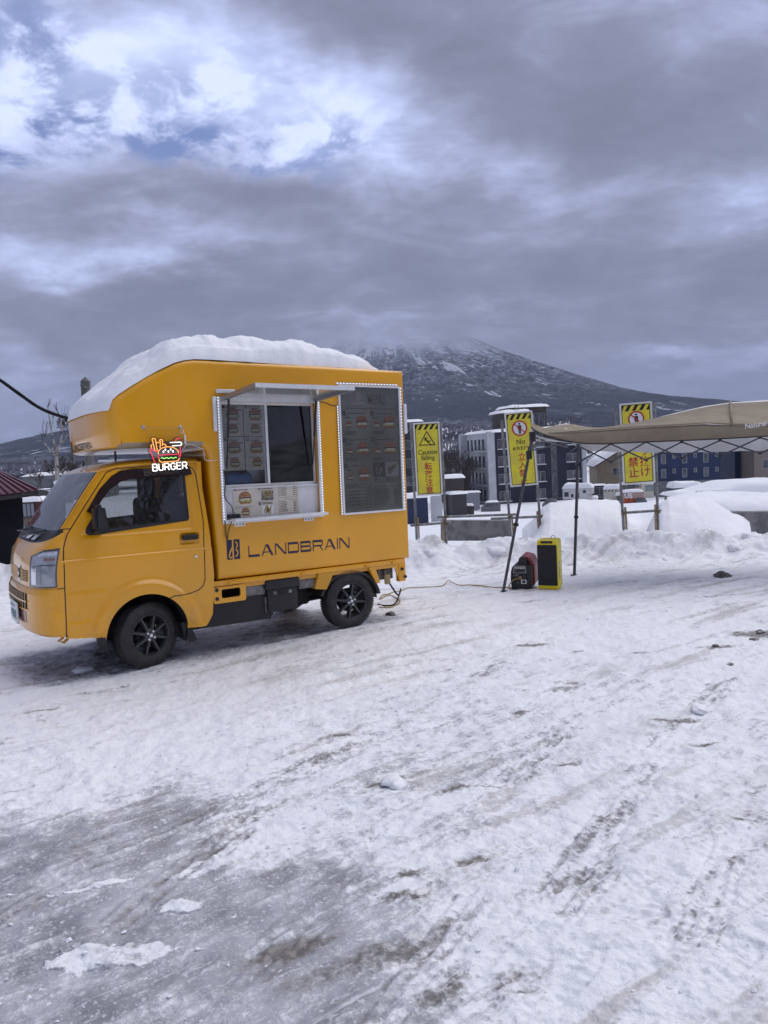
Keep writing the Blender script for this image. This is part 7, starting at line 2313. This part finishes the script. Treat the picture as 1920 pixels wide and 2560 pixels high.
MB().box((-2.01, -0.915, 0.95), (1.55, -0.905, 1.05)).build('stripe', M['cargrey'], rv)
MB().box((-2.01, -0.915, 0.5), (1.55, -0.905, 0.75)).build('stripe', M['taupe'], rv)
s = MB(); snow_slab(s, -2.0, -0.9, 2.4, 1.1, 2.75, 0.75, 3, 14, 0, None, 0.1); s.build('roof_snow', M['snow'], rv, True)
s = MB(); snow_slab(s, 2.2, -0.8, 2.95, 1.0, 1.12, 0.35, 4, 10, 0, None, 0.1); s.build('bonnet_snow', M['snow'], rv, True)
wheels_on(rv, ((-1.1, -0.85), (2.2, -0.85)))
# black catering trailer
tr = vehicle('catering_trailer', 1494, 1259, 118, -8, 'black catering trailer with a wide dark serving window', 'trailer', VG)
b = MB(); b.rbox((-1.3, -0.9, 0.6), (1.35, 1.0, 3.0), 0.06); b.build('body', M['carblack'], tr, 40)
MB().rbox((-0.55, -0.95, 1.45), (1.0, -0.88, 2.65), 0.01).build('window', M['townglass'], tr)
for q in ((-0.6, 1.4, 1.05, 1.45), (-0.6, 2.62, 1.05, 2.68)): MB().box((q[0], -0.97, q[1]), (q[2], -0.93, q[3])).build('window_frame', M['aptgrey'], tr)
for x in (-0.6, 0.2, 1.0): MB().box((x, -0.97, 1.45), (x + .05, -0.93, 2.62)).build('window_frame', M['aptgrey'], tr)
MB().box((-0.5, -0.915, 1.0), (0.9, -0.905, 1.15)).build('lettering_band', M['aptgrey'], tr)
s = MB(); snow_slab(s, -1.3, -0.9, 1.35, 1.0, 3.0, 0.15, 6, 8); s.build('roof_snow', M['snow'], tr, True)
wheels_on(tr, ((0.9, -0.9),), 0.35)
# cream box van
bv2 = vehicle('box_van', 1534, 1266, 108, -18, 'cream box van with snow piled on roof and cab', 'van', VG)
b = MB(); b.rbox((-1.35, -0.8, 0.25), (1.0, 0.9, 2.65), 0.06); b.build('body', M['carcream'], bv2, 40)
b = MB(); b.rbox((0.3, -1.3, 0.25), (1.5, -0.7, 1.75), 0.2); b.build('cab', M['carcream'], bv2, 40)
for k in range(4): MB().box((-1.15 + k * .48, -0.82, 2.25), (-0.95 + k * .48, -0.79, 2.5)).build('vent', M['townglass'], bv2)
MB().rbox((0.45, -1.33, 1.0), (0.95, -1.28, 1.6), 0.01).build('window', M['townglass'], bv2)
s = MB(); snow_slab(s, -1.35, -0.8, 1.0, .9, 2.65, 0.6, 8, 12, 0, None, 0.1); s.build('roof_snow', M['snow'], bv2, True)
s = MB(); snow_slab(s, 0.3, -1.3, 1.5, -0.75, 1.72, 0.4, 9, 10, 0, None, 0.1); s.build('cab_snow', M['snow'], bv2, True)
# painted food van and the light truck behind it
fv = vehicle('painted_van', 1584, 1266, 106, -10, 'small van painted orange and dusty pink with snow on top', 'van', VG)
b = MB(); b.rbox((-1.55, -0.7, 0.2), (1.35, 0.8, 2.15), 0.08); b.build('body', M['pinkish'], fv, 40)
MB().rbox((-1.45, -0.74, 0.25), (0.1, -0.69, 1.25), 0.01).build('paint_panel', M['orange'], fv)
MB().text('US', 0.95, lambda u, v, w: (-1.35 + u, -0.745 - w, 1.3 + v), 0, 0.004, bold=0.03).build('lettering', M['white_print'], fv)
b = MB(); b.rbox((0.15, -1.2, 0.1), (1.7, -0.6, 0.95), 0.15); b.build('nose', M['cargrey'], fv, 40)
MB().rbox((0.3, -1.0, 0.9), (1.55, -0.66, 1.2), 0.06).build('windscreen', M['townglass'], fv, 40)
s = MB(); snow_slab(s, -1.55, -0.7, 1.35, .8, 2.15, 0.35, 12, 10, 0, None, 0.05); s.build('roof_snow', M['snow'], fv, True)
lt = vehicle('light_truck', 1610, 1246, 114, -4, 'light truck with a pale cab and big windscreen parked behind the painted van', 'truck', VG)
b = MB(); b.rbox((-0.6, -0.8, 0.1), (1.3, 0.9, 2.35), 0.2, 3); b.build('cab', M['carcream'], lt, 40)
MB().rbox((0.05, -0.84, 1.15), (1.22, -0.79, 2.05), 0.08).build('windscreen', mat('pale_windscreen', (0.22, 0.27, 0.28), 0.08), lt, 40)
b = MB(); b.bar((-4.2, -.3, 2.3), (-.2, -.3, 2.3), .12, .12); b.bar((-4.2, -.3, 1.9), (-.2, -.3, 1.9), .1, .1)
for k in range(6): b.bar((-4.2 + k * .75, -.3, 1.9), (-4.2 + k * .75, -.3, 2.7 if k < 3 else 2.3), .08, .08)
b.build('load_rack', M['cargrey'], lt)
s = MB(); snow_slab(s, -4.0, -0.6, 1.2, .8, 2.33, 0.3, 14, 10, 0, None, 0.0); s.build('roof_snow', M['snow'], lt, True)
# grey minivan, half-buried car, black bins, grey container
mv_ = vehicle('minivan', 1228, 1278, 108, -3, 'dark grey minivan half sunk in snow below the balconied block', 'van', VG)
pf3 = [(-1.45, 0.0), (1.3, 0.0), (1.32, 1.25), (1.2, 1.35), (-0.75, 1.35), (-1.15, 0.75), (-1.45, 0.6)]
MB().poly(pf3, lambda u, v, w: (u, 0.9 - w, v), 1.7).build('body', M['cargrey'], mv_, 40)
for q in ([(-0.95, .75), (-.3, .75), (-.3, 1.2), (-.65, 1.2)], [(-.2, .75), (.5, .75), (.5, 1.2), (-.2, 1.2)], [(.6, .75), (1.2, .75), (1.2, 1.2), (.6, 1.2)]): MB().poly(q, lambda u, v, w: (u, -0.80 - w, v), .02).build('window', M['townglass'], mv_)
s = MB(); snow_slab(s, -0.75, -.75, 1.2, .85, 1.35, .22, 15, 8, 0, None, .05); s.build('roof_snow', M['snow'], mv_, True)
cr_ = vehicle('parked_car', 1374, 1266, 104, -25, 'silver car with raised tailgate half buried in snow beside the camper', 'car', VG)
MB().poly([(-0.9, 0), (0.9, 0), (0.9, .95), (0.3, 1.15), (-0.3, 1.0), (-0.9, .35)], lambda u, v, w: (u, .8 - w, v), 1.5).build('body', M['cargrey'], cr_, 40)
MB().poly([(-0.6, .45), (-.1, .5), (0.0, .95), (-.2, .9)], lambda u, v, w: (u, -.70 - w, v), .02).build('window', M['townglass'], cr_); MB().poly([(0.1, .5), (.6, .5), (.6, .95), (.15, 1.0)], lambda u, v, w: (u, -.70 - w, v), .02).build('window', M['townglass'], cr_)
MB().bar((0.6, -.3, 1.1), (2.0, -.2, 1.25), .12, .1).build('tailgate', M['cargrey'], cr_)
for px, w, lb in ((1156, 1.0, 'black bin box with snow beside the sunken minivan'), (1170, .8, 'second black bin box with a tall snow cap')):
    r_ = vehicle('bin_box', px, 1281, 95, -2, lb, 'bin', 'black bins')
    MB().rbox((0, 0, -0.3), (w, .9, .85), .04).build('body', M['carblack'], r_, 40)
    s = MB(); snow_slab(s, 0, 0, w, .9, .85, .25, int(px), 8, 0, None, .03); s.build('snow_cap', M['snow'], r_, True)
gc = vehicle('container', 1684, 1252, 82, -6, 'dark grey container under a thick snow cap at the lot edge', 'container', VG)
MB().rbox((0.0, 0, -.4), (3.1, 2.2, 1.45), .04).build('body', mat('container_grey', (0.075, 0.08, 0.095), .6, var=.2, vscale=1), gc, 40)
MB().rbox((-0.45, .2, -.4), (0.0, 2.0, 1.0), .04).build('end_panel', M['teal'], gc, 40)
s = MB(); snow_slab(s, -.1, 0, 3.15, 2.2, 1.45, .62, 21, 14, 0, None, .12); s.build('snow_cap', M['snow'], gc, True)
sd = vehicle('storage_shed', 1728, 1262, 46, 2, 'low storage shed buried under a huge smooth snow load', 'shed')
MB().box((0, 0, -.6), (6.5, 4, .42)).build('wall', M['taupe'], sd)
n = 30
xs = np.linspace(-0.3, 7.0, n); ys = np.linspace(-0.3, 4.3, n); X, Y = np.meshgrid(xs, ys, indexing='ij')
e = np.minimum(np.minimum(X + .3, 7.0 - X) / .9, np.minimum(Y + .3, 4.3 - Y) / .8)
Z = .40 + np.where(e <= 0, 0, np.sqrt(1 - (1 - np.clip(e, 0, 1)) ** 2)) * (0.30 + 0.55 * sst(X, 0.4, 3.6)) + .05 * fbm(X * .8, Y * .8, 31, 2) * (e > .2)
grid_mesh('roof_snow', X, Y, Z, M['snow'], sd)
MB().rbox((0.3, -0.1, .38), (2.4, .3, .9), .2, 3).build('roof_snow', M['snow'], sd, True)
hv = vehicle('heater_unit', 1850, 1214, 60, 0, 'small cream unit with grille standing on the shed snow', 'unit')
MB().rbox((0, 0, -.5), (1.0, .6, .22), .05).build('body', M['carcream'], hv, 40)
MB().rbox((.72, -.03, -.02), (.98, .0, .18), .01).build('grille', M['townglass'], hv)
s = MB(); snow_slab(s, 0, 0, .75, .6, .22, .2, 33, 8, 0, None, .02); s.build('snow_cap', M['snow'], hv, True)

# ---- woods
def branchy(b, p, d, L, r, lev, rs, up=0.25, kids=(2, 4), spread=0.75, segs=3, minr=0.004, taper=0.62):
    pts, rad = [p.copy()], [r]
    q, dd = p.copy(), d.normalized()
    for i in range(segs):
        dd = (dd + Vector(rs.uniform(-1, 1, 3)) * 0.14 + Vector((0, 0, up * 0.25))).normalized()
        q = q + dd * (L / segs); pts.append(q.copy()); rad.append(max(minr, r * (1 - (1 - taper) * (i + 1) / segs)))
    b.tube(pts, rad, 3 if r < 0.03 else (5 if r < 0.08 else 8), 0, False)
    if lev <= 0: return
    k = rs.randint(kids[0], kids[1] + 1)
    for i in range(k):
        t = rs.uniform(0.45, 1.0) if i else 1.0
        j = min(segs, max(1, int(t * segs + .5)))
        nd = (dd + Vector(rs.uniform(-1, 1, 3)) * spread + Vector((0, 0, up))).normalized()
        branchy(b, pts[j], nd, L * rs.uniform(0.55, 0.8), rad[j] * rs.uniform(0.55, 0.75), lev - 1, rs, up, kids, spread, segs, minr, taper)


def bare_tree(name, base, h, seed, label, cat='tree', group=None, lev=5, mt='twig', r=None, minr=0.01, spread=0.75):
    rs = np.random.RandomState(seed)
    root = empty(name, base, 0, label, cat, group)
    r = r or h * 0.018
    b = MB(); top = Vector((rs.uniform(-.05, .05) * h, 0, h * .35))
    b.tube([(0, 0, -0.5), (0, 0, h * .12), tuple(top)], [r * 1.25, r, r * .8], 8)
    b.build('trunk', M[mt], root, True)
    c = MB()
    for i in range(4):
        d = Vector((rs.uniform(-1, 1), rs.uniform(-1, 1), rs.uniform(.7, 1.4)))
        branchy(c, Vector((0, 0, h * (.16 + .06 * i))) if i else top, d, h * .28, r * .6, lev - 1, rs, .22, (2, 4), spread, 3, minr)
    c.build('crown', M[mt], root)
    return root


tp_ = bare_tree('bare_tree', at(1118, 1250, 128), 9.0, 3, 'dark bare tree standing in the copse between the caution falling sign and the balconied block', 'tree', 'bare trees of the copse', 5, minr=.02)
for i, (px, dp, h) in enumerate(((1128, 134, 9.5), (1140, 139, 9), (1152, 131, 8), (1108, 145, 10), (1160, 150, 11), (1135, 150, 11), (1122, 122, 7.5), (1148, 124, 6.5))):
    c = copy_tree(tp_); c.location = at(px, 1250, dp); c.rotation_euler.z = i * 1.1 + .5; c.scale = (h / 9.0,) * 3
# thick undergrowth of the copse
rs = np.random.RandomState(9)
b = MB()
for i in range(520):
    p = at(rs.uniform(1106, 1172), 1250, rs.uniform(122, 160)); hh_ = rs.uniform(2.0, 6.0)
    for k in range(3):
        q = p + Vector((rs.uniform(-.6, .6), rs.uniform(-.6, .6), hh_ * rs.uniform(.6, 1)))
        b.tube([p + Vector((0, 0, -.5)), q], [.05, .02], 3, 0, False)
setp(b.build('undergrowth', M['twig']), 'tangled dark undergrowth below the copse trees', 'undergrowth', None, 'stuff')
# far wooded slope: thousands of bare stems on the lower mountainside
M['stem'] = mat('far_stems', (0.10, 0.10, 0.125), 0.95, col2=(0.24, 0.24, 0.28), vscale=0.01)
b = MB()
rs = np.random.RandomState(17)
hillX, hillY = [], []
for i in range(5200):
    y = rs.uniform(900, 1500); px = rs.uniform(980, 1480) if i % 3 else rs.uniform(-40, 240)
    x = px_ray(px, 1100)[0] * y
    z = float(gz(y)) + np.interp(y, [850, 1050, 1500], [0, 4, 52]) * (1.0 if px > 600 else .55)
    h = rs.uniform(7, 13)
    b.raw([(x - .45, y, z - 1), (x + .45, y, z - 1), (x + .1, y + rs.uniform(-1, 1), z + h)], [(0, 1, 2)])
    b.raw([(x, y - .45, z - 1), (x, y + .45, z - 1), (x + .1, y, z + h * .95)], [(0, 1, 2)])
    w = h * .22
    b.raw([(x - w, y, z + h * .8), (x, y, z + h * .3), (x + w, y, z + h * .85)], [(0, 1, 2)])
setp(b.build('far_wood', M['stem']), 'bare winter wood covering the rise at the foot of the mountain', 'wood', None, 'stuff')
for nm, p0_, p1_, k in (('rise', 960, 1500, 1.0), ('rise', -80, 260, .55)):
    n1, n2 = 16, 40
    A = np.zeros((n1, n2, 3))
    for i in range(n1):
        y = 850 + i * 50
        for j in range(n2):
            px = p0_ + (p1_ - p0_) * j / (n2 - 1)
            e = min(1, min(j, n2 - 1 - j) / 5)
            A[i, j] = (px_ray(px, 1100)[0] * y, y, float(gz(y)) - 1 + np.interp(y, [850, 1050, 1500, 1600], [-2, 4, 52, 40]) * k * e - (1 - e) * 6)
    o = grid_mesh(nm, A[..., 0], A[..., 1], A[..., 2], M['snow'])
    setp(o, 'snowy rise under the bare winter wood', None, None, 'structure')

# ------------------------------------------------------------------ left side: shed, kiosk, birch, pole, cable
def left_side():
    D = 13.6
    # dark shed with a maroon standing-seam roof; its right wall edge faces us
    root = empty('shed', at(60, 1460, D), 0, 'dark shed with a maroon ribbed metal roof left of the food truck', 'shed')
    O = Vector(root.location)
    P = lambda px, py, d: at(px, py, d) - O
    a, c = P(-260, 1490, D - 1.2), P(57, 1240, D)
    wt, wb = P(55, 1228, D), P(66, 1462, D)
    lt, lb2 = P(-260, 1262, D - 1.4), P(-260, 1520, D - 1.4)
    ex = Vector((-2.6, 2.4, 0))
    b = MB()
    b.raw([lb2 + Vector((0, 0, -.3)), wb + Vector((0, 0, -.3)), wt, lt], [(0, 1, 2, 3)])
    b.raw([wb + Vector((0, 0, -.3)), wb + ex + Vector((0, 0, -.3)), wt + ex, wt], [(0, 1, 2, 3)])
    b.build('wall', mat('shed_black', (0.009, 0.010, 0.015), 0.8, spec=0.15, var=.3, vscale=1.5), root)
    # roof plane: eave along the front, rising to the left-back
    e0, e1 = P(94, 1226, D - .25), P(-260, 1268, D - 1.7)
    r1, r0 = P(-260, 1092, D + .9), P(-10, 1176, D + 1.0)
    up_n = (e1 - e0).cross(r0 - e0).normalized()
    if up_n.z < 0: up_n = -up_n
    mr = mat('maroon_roof', (0.115, 0.026, 0.038), 0.42, coat=.15, var=.15, vscale=2)
    b = MB(); ns_ = 18
    for k in range(ns_):
        f0, f1_ = k / ns_, (k + 1) / ns_
        b.raw([e0.lerp(e1, f0), r0.lerp(r1, f0), r0.lerp(r1, f1_), e0.lerp(e1, f1_)], [(0, 1, 2, 3)])
    rf = recalc(b.build('roof', mr, root))
    for k in range(ns_):
        f = k / ns_
        p = e0.lerp(e1, f) + up_n * .012; q = r0.lerp(r1, f) + up_n * .012
        MB().bar(p, q, .03, .05, 0, tuple(up_n)).build('seam', mr, rf)
    g_ = MB(); g_.poly([(0, 0), (.0, -.11), (-.16, -.09), (-.3, -.02)], lambda u, v, w: tuple(e0 + Vector((u, w, v))), .25); g_.build('gutter_end', M['carblack'], root)
    MB().bar(e0 + Vector((0, -.02, -.06)), e1 + Vector((0, -.02, -.06)), .03, .07).build('fascia', M['carblack'], root)

    # kiosk with glazed front and wine-red side
    k0 = at(62, 1336, 30)
    root = empty('kiosk', k0, math.radians(4), 'narrow wine red kiosk with tan boards and a glazed upper front', 'kiosk')
    w, h = .62, 1.36
    b = MB(); b.box((0, 0, -.6), (w * 0.76, .8, h)); b.build('front', mat('kiosk_tan', (0.22, 0.165, 0.12), .7, var=.2, vscale=3), root)
    b = MB(); b.box((w * .76, .0, -.6), (w * 1.25, .8, h)); b.build('side', mat('kiosk_red', (0.075, 0.014, 0.018), .6, var=.2, vscale=3), root)
    for k in range(3): MB().rbox((.03 + k * .155, -.02, .72), (.165 + k * .155, .02, h - .12), .006).build('pane', mat('kiosk_pane', (0.20, 0.22, 0.26), .15), root)
    for z in (.68, h - .1): MB().box((0, -.035, z), (w * .76, .01, z + .035)).build('rail', M['carblack'], root)
    for k in range(4): MB().box((.005 + k * .155, -.03, .68), (.025 + k * .155, .01, h - .08)).build('mullion', M['carblack'], root)
    for k in range(5): MB().box((.06 + k * .085, -.012, -.6), (.072 + k * .085, .002, .68)).build('batten', M['brown'], root)
    s = MB(); snow_slab(s, 0, 0, w * 1.2, .8, h, .14, 71, 10, 0, None, .06); s.build('snow_cap', M['snow'], root, True)

    # long low building with a snowy roof, greenhouse, dark cars
    block('low_hall', 60, 1228, 95, 9.5, 8, 1.9, 2, mat('hall_grey', (0.17, 0.18, 0.19), .7, var=.2, vscale=.6), 'long grey hall with a snow edged flat roof behind the birch tree', [(2.1, 3.4, .2, 1.35), (3.5, 4.8, .2, 1.35), (4.9, 5.8, .2, 1.35)], (), 'flat', snow_t=.35, frame=M['framedark'])
    r = empty('polytunnel', at(100, 1266, 55), 0, 'dark rounded garden tunnel between the kiosk and the birch', 'tunnel')
    b = MB(); b.lathe([(1.25, 0), (1.25, 3.0)], 20, 0, Matrix.Rotation(math.radians(-90), 4, 'X'), math.pi, 2 * math.pi)
    b.poly([(1.25 * math.cos(t), 1.25 * math.sin(t)) for t in np.linspace(0, math.pi, 20)], lambda u, v, w_: (u, 0, v))
    b.build('cover', mat('tunnel_cover', (0.05, 0.052, 0.055), .5, var=.3, vscale=2), r, 40)
    for q in (-.75, -.2, .5): MB().rbox((q, .2, 1.0 + .15 * (q == -.2)), (q + .5, 1.4, 1.13 + .15 * (q == -.2)), .05).build('snow_patch', M['snow'], r, True)
    for px, lb in ((66, 'white snow covered post top beside the dark shed'), (70, 'second snow covered post top beside the dark shed')):
        pass
    MB_ = MB(); snow_slab(MB_, 0, 0, .55, .5, 0, .16, 81, 8, 0, None, 0)
    o = MB_.build('snow_pile', M['snow'], None, True, at(64, 1322, 20)); setp(o, 'small pillow of snow at the corner of the dark shed', 'snow')
    b = MB()
    for k in range(16): b.box((k * .11, 0, -.2), (k * .11 + .07, .03, .30 + .02 * (k % 3)))
    o = b.build('picket_fence', M['aptwhite'], None, None, at(108, 1277, 38)); setp(o, 'short pale picket fence right of the kiosk', 'fence')

    # the birch
    rs = np.random.RandomState(4)
    D = 21.0
    B0 = at(146, 1290, D)
    root = empty('birch_tree', B0, 0, 'pale pruned birch tree with stubby limbs in front of the hill', 'tree')
    P = lambda px, py, dz=0.0: at(px, py, D + dz) - B0
    b = MB(); b.tube(smooth_path([P(148, 1330), P(146, 1280), P(145, 1230), P(143, 1190), P(141, 1146)], 4), np.linspace(.085, .050, 17), 10)
    tr_ = b.build('trunk', M['bark'], root, True)
    limbs = [([(141, 1146), (137, 1118), (131, 1090), (125, 1057), (121, 1030), (119, 1018)], .062, .018), ([(141, 1146), (146, 1125), (152, 1100), (154, 1075), (153, 1055), (151, 1042)], .058, .02), ([(135, 1138), (124, 1124), (114, 1112), (108, 1105)], .042, .02),
             ([(152, 1112), (160, 1098), (168, 1088), (174, 1083)], .036, .018), ([(143, 1185), (138, 1178), (134, 1170)], .035, .02), ([(146, 1184), (156, 1176), (165, 1168)], .03, .018), ([(128, 1072), (131, 1060), (133, 1046)], .024, .01), ([(147, 1206), (158, 1200), (170, 1192)], .03, .016),
             ([(141, 1146), (143, 1130), (142, 1118)], .03, .014), ([(154, 1080), (157, 1070), (157, 1062)], .022, .01), ([(140, 1262), (120, 1258), (106, 1252), (96, 1235)], .02, .01)]
    for k, (pp, ra, rb) in enumerate(limbs):
        pts = smooth_path([P(x, y, .25 * math.sin(k * 2.1) * i / len(pp)) for i, (x, y) in enumerate(pp)], 3)
        MB().tube(pts, np.linspace(ra * .62, rb * .55, len(pts)), 7).build('limb', M['bark'], root, True)
    c = MB()
    for px, py, n, L in ((119, 1018, 2, .18), (151, 1042, 3, .25), (108, 1105, 2, .2), (174, 1083, 4, .45), (112, 1092, 3, .3), (133, 1046, 2, .2)):
        for i in range(n):
            branchy(c, P(px, py), Vector((rs.uniform(-.7, .7), rs.uniform(-.4, .4), 1)), L, .011, 1, rs, .3, (1, 3), .6, 3, .005)
    c.build('twigs', M['twig'], root)
    s = MB(); s.rbox((-.16, -.1, -.06), (.16, .1, .06), .05, 3)
    o = s.build('snow_patch', M['snow'], root, True, P(150, 1206))
    # twiggy bush behind the truck nose
    bare_tree('shrub', at(178, 1118, 26), 1.15, 12, 'thin dark leafless shrub rising behind the truck nose', 'shrub', None, 5, minr=.006, spread=.6)
    bare_tree('shrub', at(162, 1262, 34), 2.2, 14, 'dense dark leafless shrub at the foot of the birch', 'shrub', None, 6, minr=.008)
    bare_tree('shrub', at(95, 1245, 60), 2.4, 15, 'dark leafless bush by the long grey hall', 'shrub', None, 5, minr=.012)

    # weathered timber pole with a capped top, and the aerial cable
    D = 24
    base = at(228, 1290, D); top = at(213, 944, D)
    root = empty('utility_pole', base, 0, 'weathered grey pole with a pointed cap rising behind the snowy truck roof', 'pole')
    dv = top - base
    b = MB(); b.tube([(0, 0, -1), dv * .93], .145, 18); b.build('shaft', M['polemat'], root, 40)
    b = MB(); b.tube([dv * .93, dv * .935, dv * .975, dv * 1.003], [.145, .155, .15, .02], 18); b.build('cap', M['polemat'], root, 40)
    b = MB(); b.tube([dv * .845, dv * .853], .175, 18); b.build('band', M['galv'], root, 40)
    q = dv * .925
    MB().rbox((q.x + .02, q.y - .17, q.z - .02), (q.x + .10, q.y - .13, q.z + .05), .01).build('plate', M['greymetal'], root, 40)
    for s_ in (-1, 1): MB().bar(dv * .849 + Vector((s_ * .15, 0, 0)), dv * .849 + Vector((s_ * .24, 0, 0)), .03, .03).build('step_bolt', M['galv'], root)
    pts = [at(-300, 760, 9.5), at(-120, 868, 10.3), at(0, 950, 11), at(50, 986, 11.6), at(100, 1020, 12.2), at(150, 1040, 12.9), at(187, 1048, 13.4), at(260, 1050, 14.6), at(420, 1030, 17.5), at(700, 960, 23)]
    sp_ = smooth_path(pts, 14)
    b = MB(); b.tube(sp_, .017, 8)
    ln_ = sp_
    for ph in (0, math.pi):
        tw = []
        for i in range(len(ln_) * 6 - 6):
            f = i / 6; j = int(f); p = ln_[j].lerp(ln_[min(j + 1, len(ln_) - 1)], f - j)
            a_ = i * 0.75 + ph; tw.append(p + Vector((0.010 * math.cos(a_), 0.012 * math.cos(a_), .020 * math.sin(a_))))
        b.tube(tw, .011, 4)
    o = b.build('aerial_cable', M['cable'], None, True); setp(o, 'thick twisted black aerial cable sagging past the truck roof', 'cable')


left_side()

# ------------------------------------------------------------------ trees and houses across the road, behind the viewpoint: they show in the glass
bt = bare_tree('roadside_tree', (7.2, -1.6, float(gz(-1.6))), 7.5, 31, 'bare birch across the road from the truck, mirrored in its side glass', 'tree', 'roadside birches', 5, 'bark', minr=.02)
for i, (x, y, s_) in enumerate(((6.2, -2.6, 1.1), (8.6, -3.2, .95), (9.6, -1.8, 1.15), (8.0, -4.6, 1.0), (11, -4.2, 1.05))):
    c = copy_tree(bt); c.location = (x, y, float(gz(y))); c.rotation_euler.z = i * 1.3; c.scale = (s_,) * 3

def knoll():
    n = 40
    u = np.linspace(-1, 1, n); U, V = np.meshgrid(u, u, indexing='ij')
    X = 37 + 20 * U; Y = -7 + 15 * V
    h = np.clip(1 - U * U - V * V, 0, 1)
    Z = gz(Y) - .3 + h ** .7 * (4.0 + 1.6 * fbm(X * .16, Y * .16, 501, 3))
    o = grid_mesh('wooded_knoll', X, Y, Z, mat('brushy_knoll', (0.10, 0.10, 0.105), .9, col2=(0.35, 0.36, 0.38), vscale=1.2))
    setp(o, 'brush covered knoll off to the side, mirrored in the menu board', None, None, 'structure')


knoll()

# ------------------------------------------------------------------ air between the town and the mountain
def build_haze():
    m = bpy.data.materials.new('winter_air'); m.use_nodes = True
    g = NT(m.node_tree)
    out = g.n('ShaderNodeOutputMaterial')
    pv = g.n('ShaderNodeVolumePrincipled')
    pv.inputs['Color'].default_value = (0.62, 0.72, 0.92, 1)
    pv.inputs['Density'].default_value = HAZE
    g.t.links.new(pv.outputs[0], out.inputs['Volume'])
    b = MB(); b.box((-16000, -5000, -140), (16000, 25000, 1750))
    o = b.build('haze', m)
    setp(o, 'thin blue winter air lying over the valley', 'haze', None, 'stuff')


HAZE = 0.000050
build_haze()
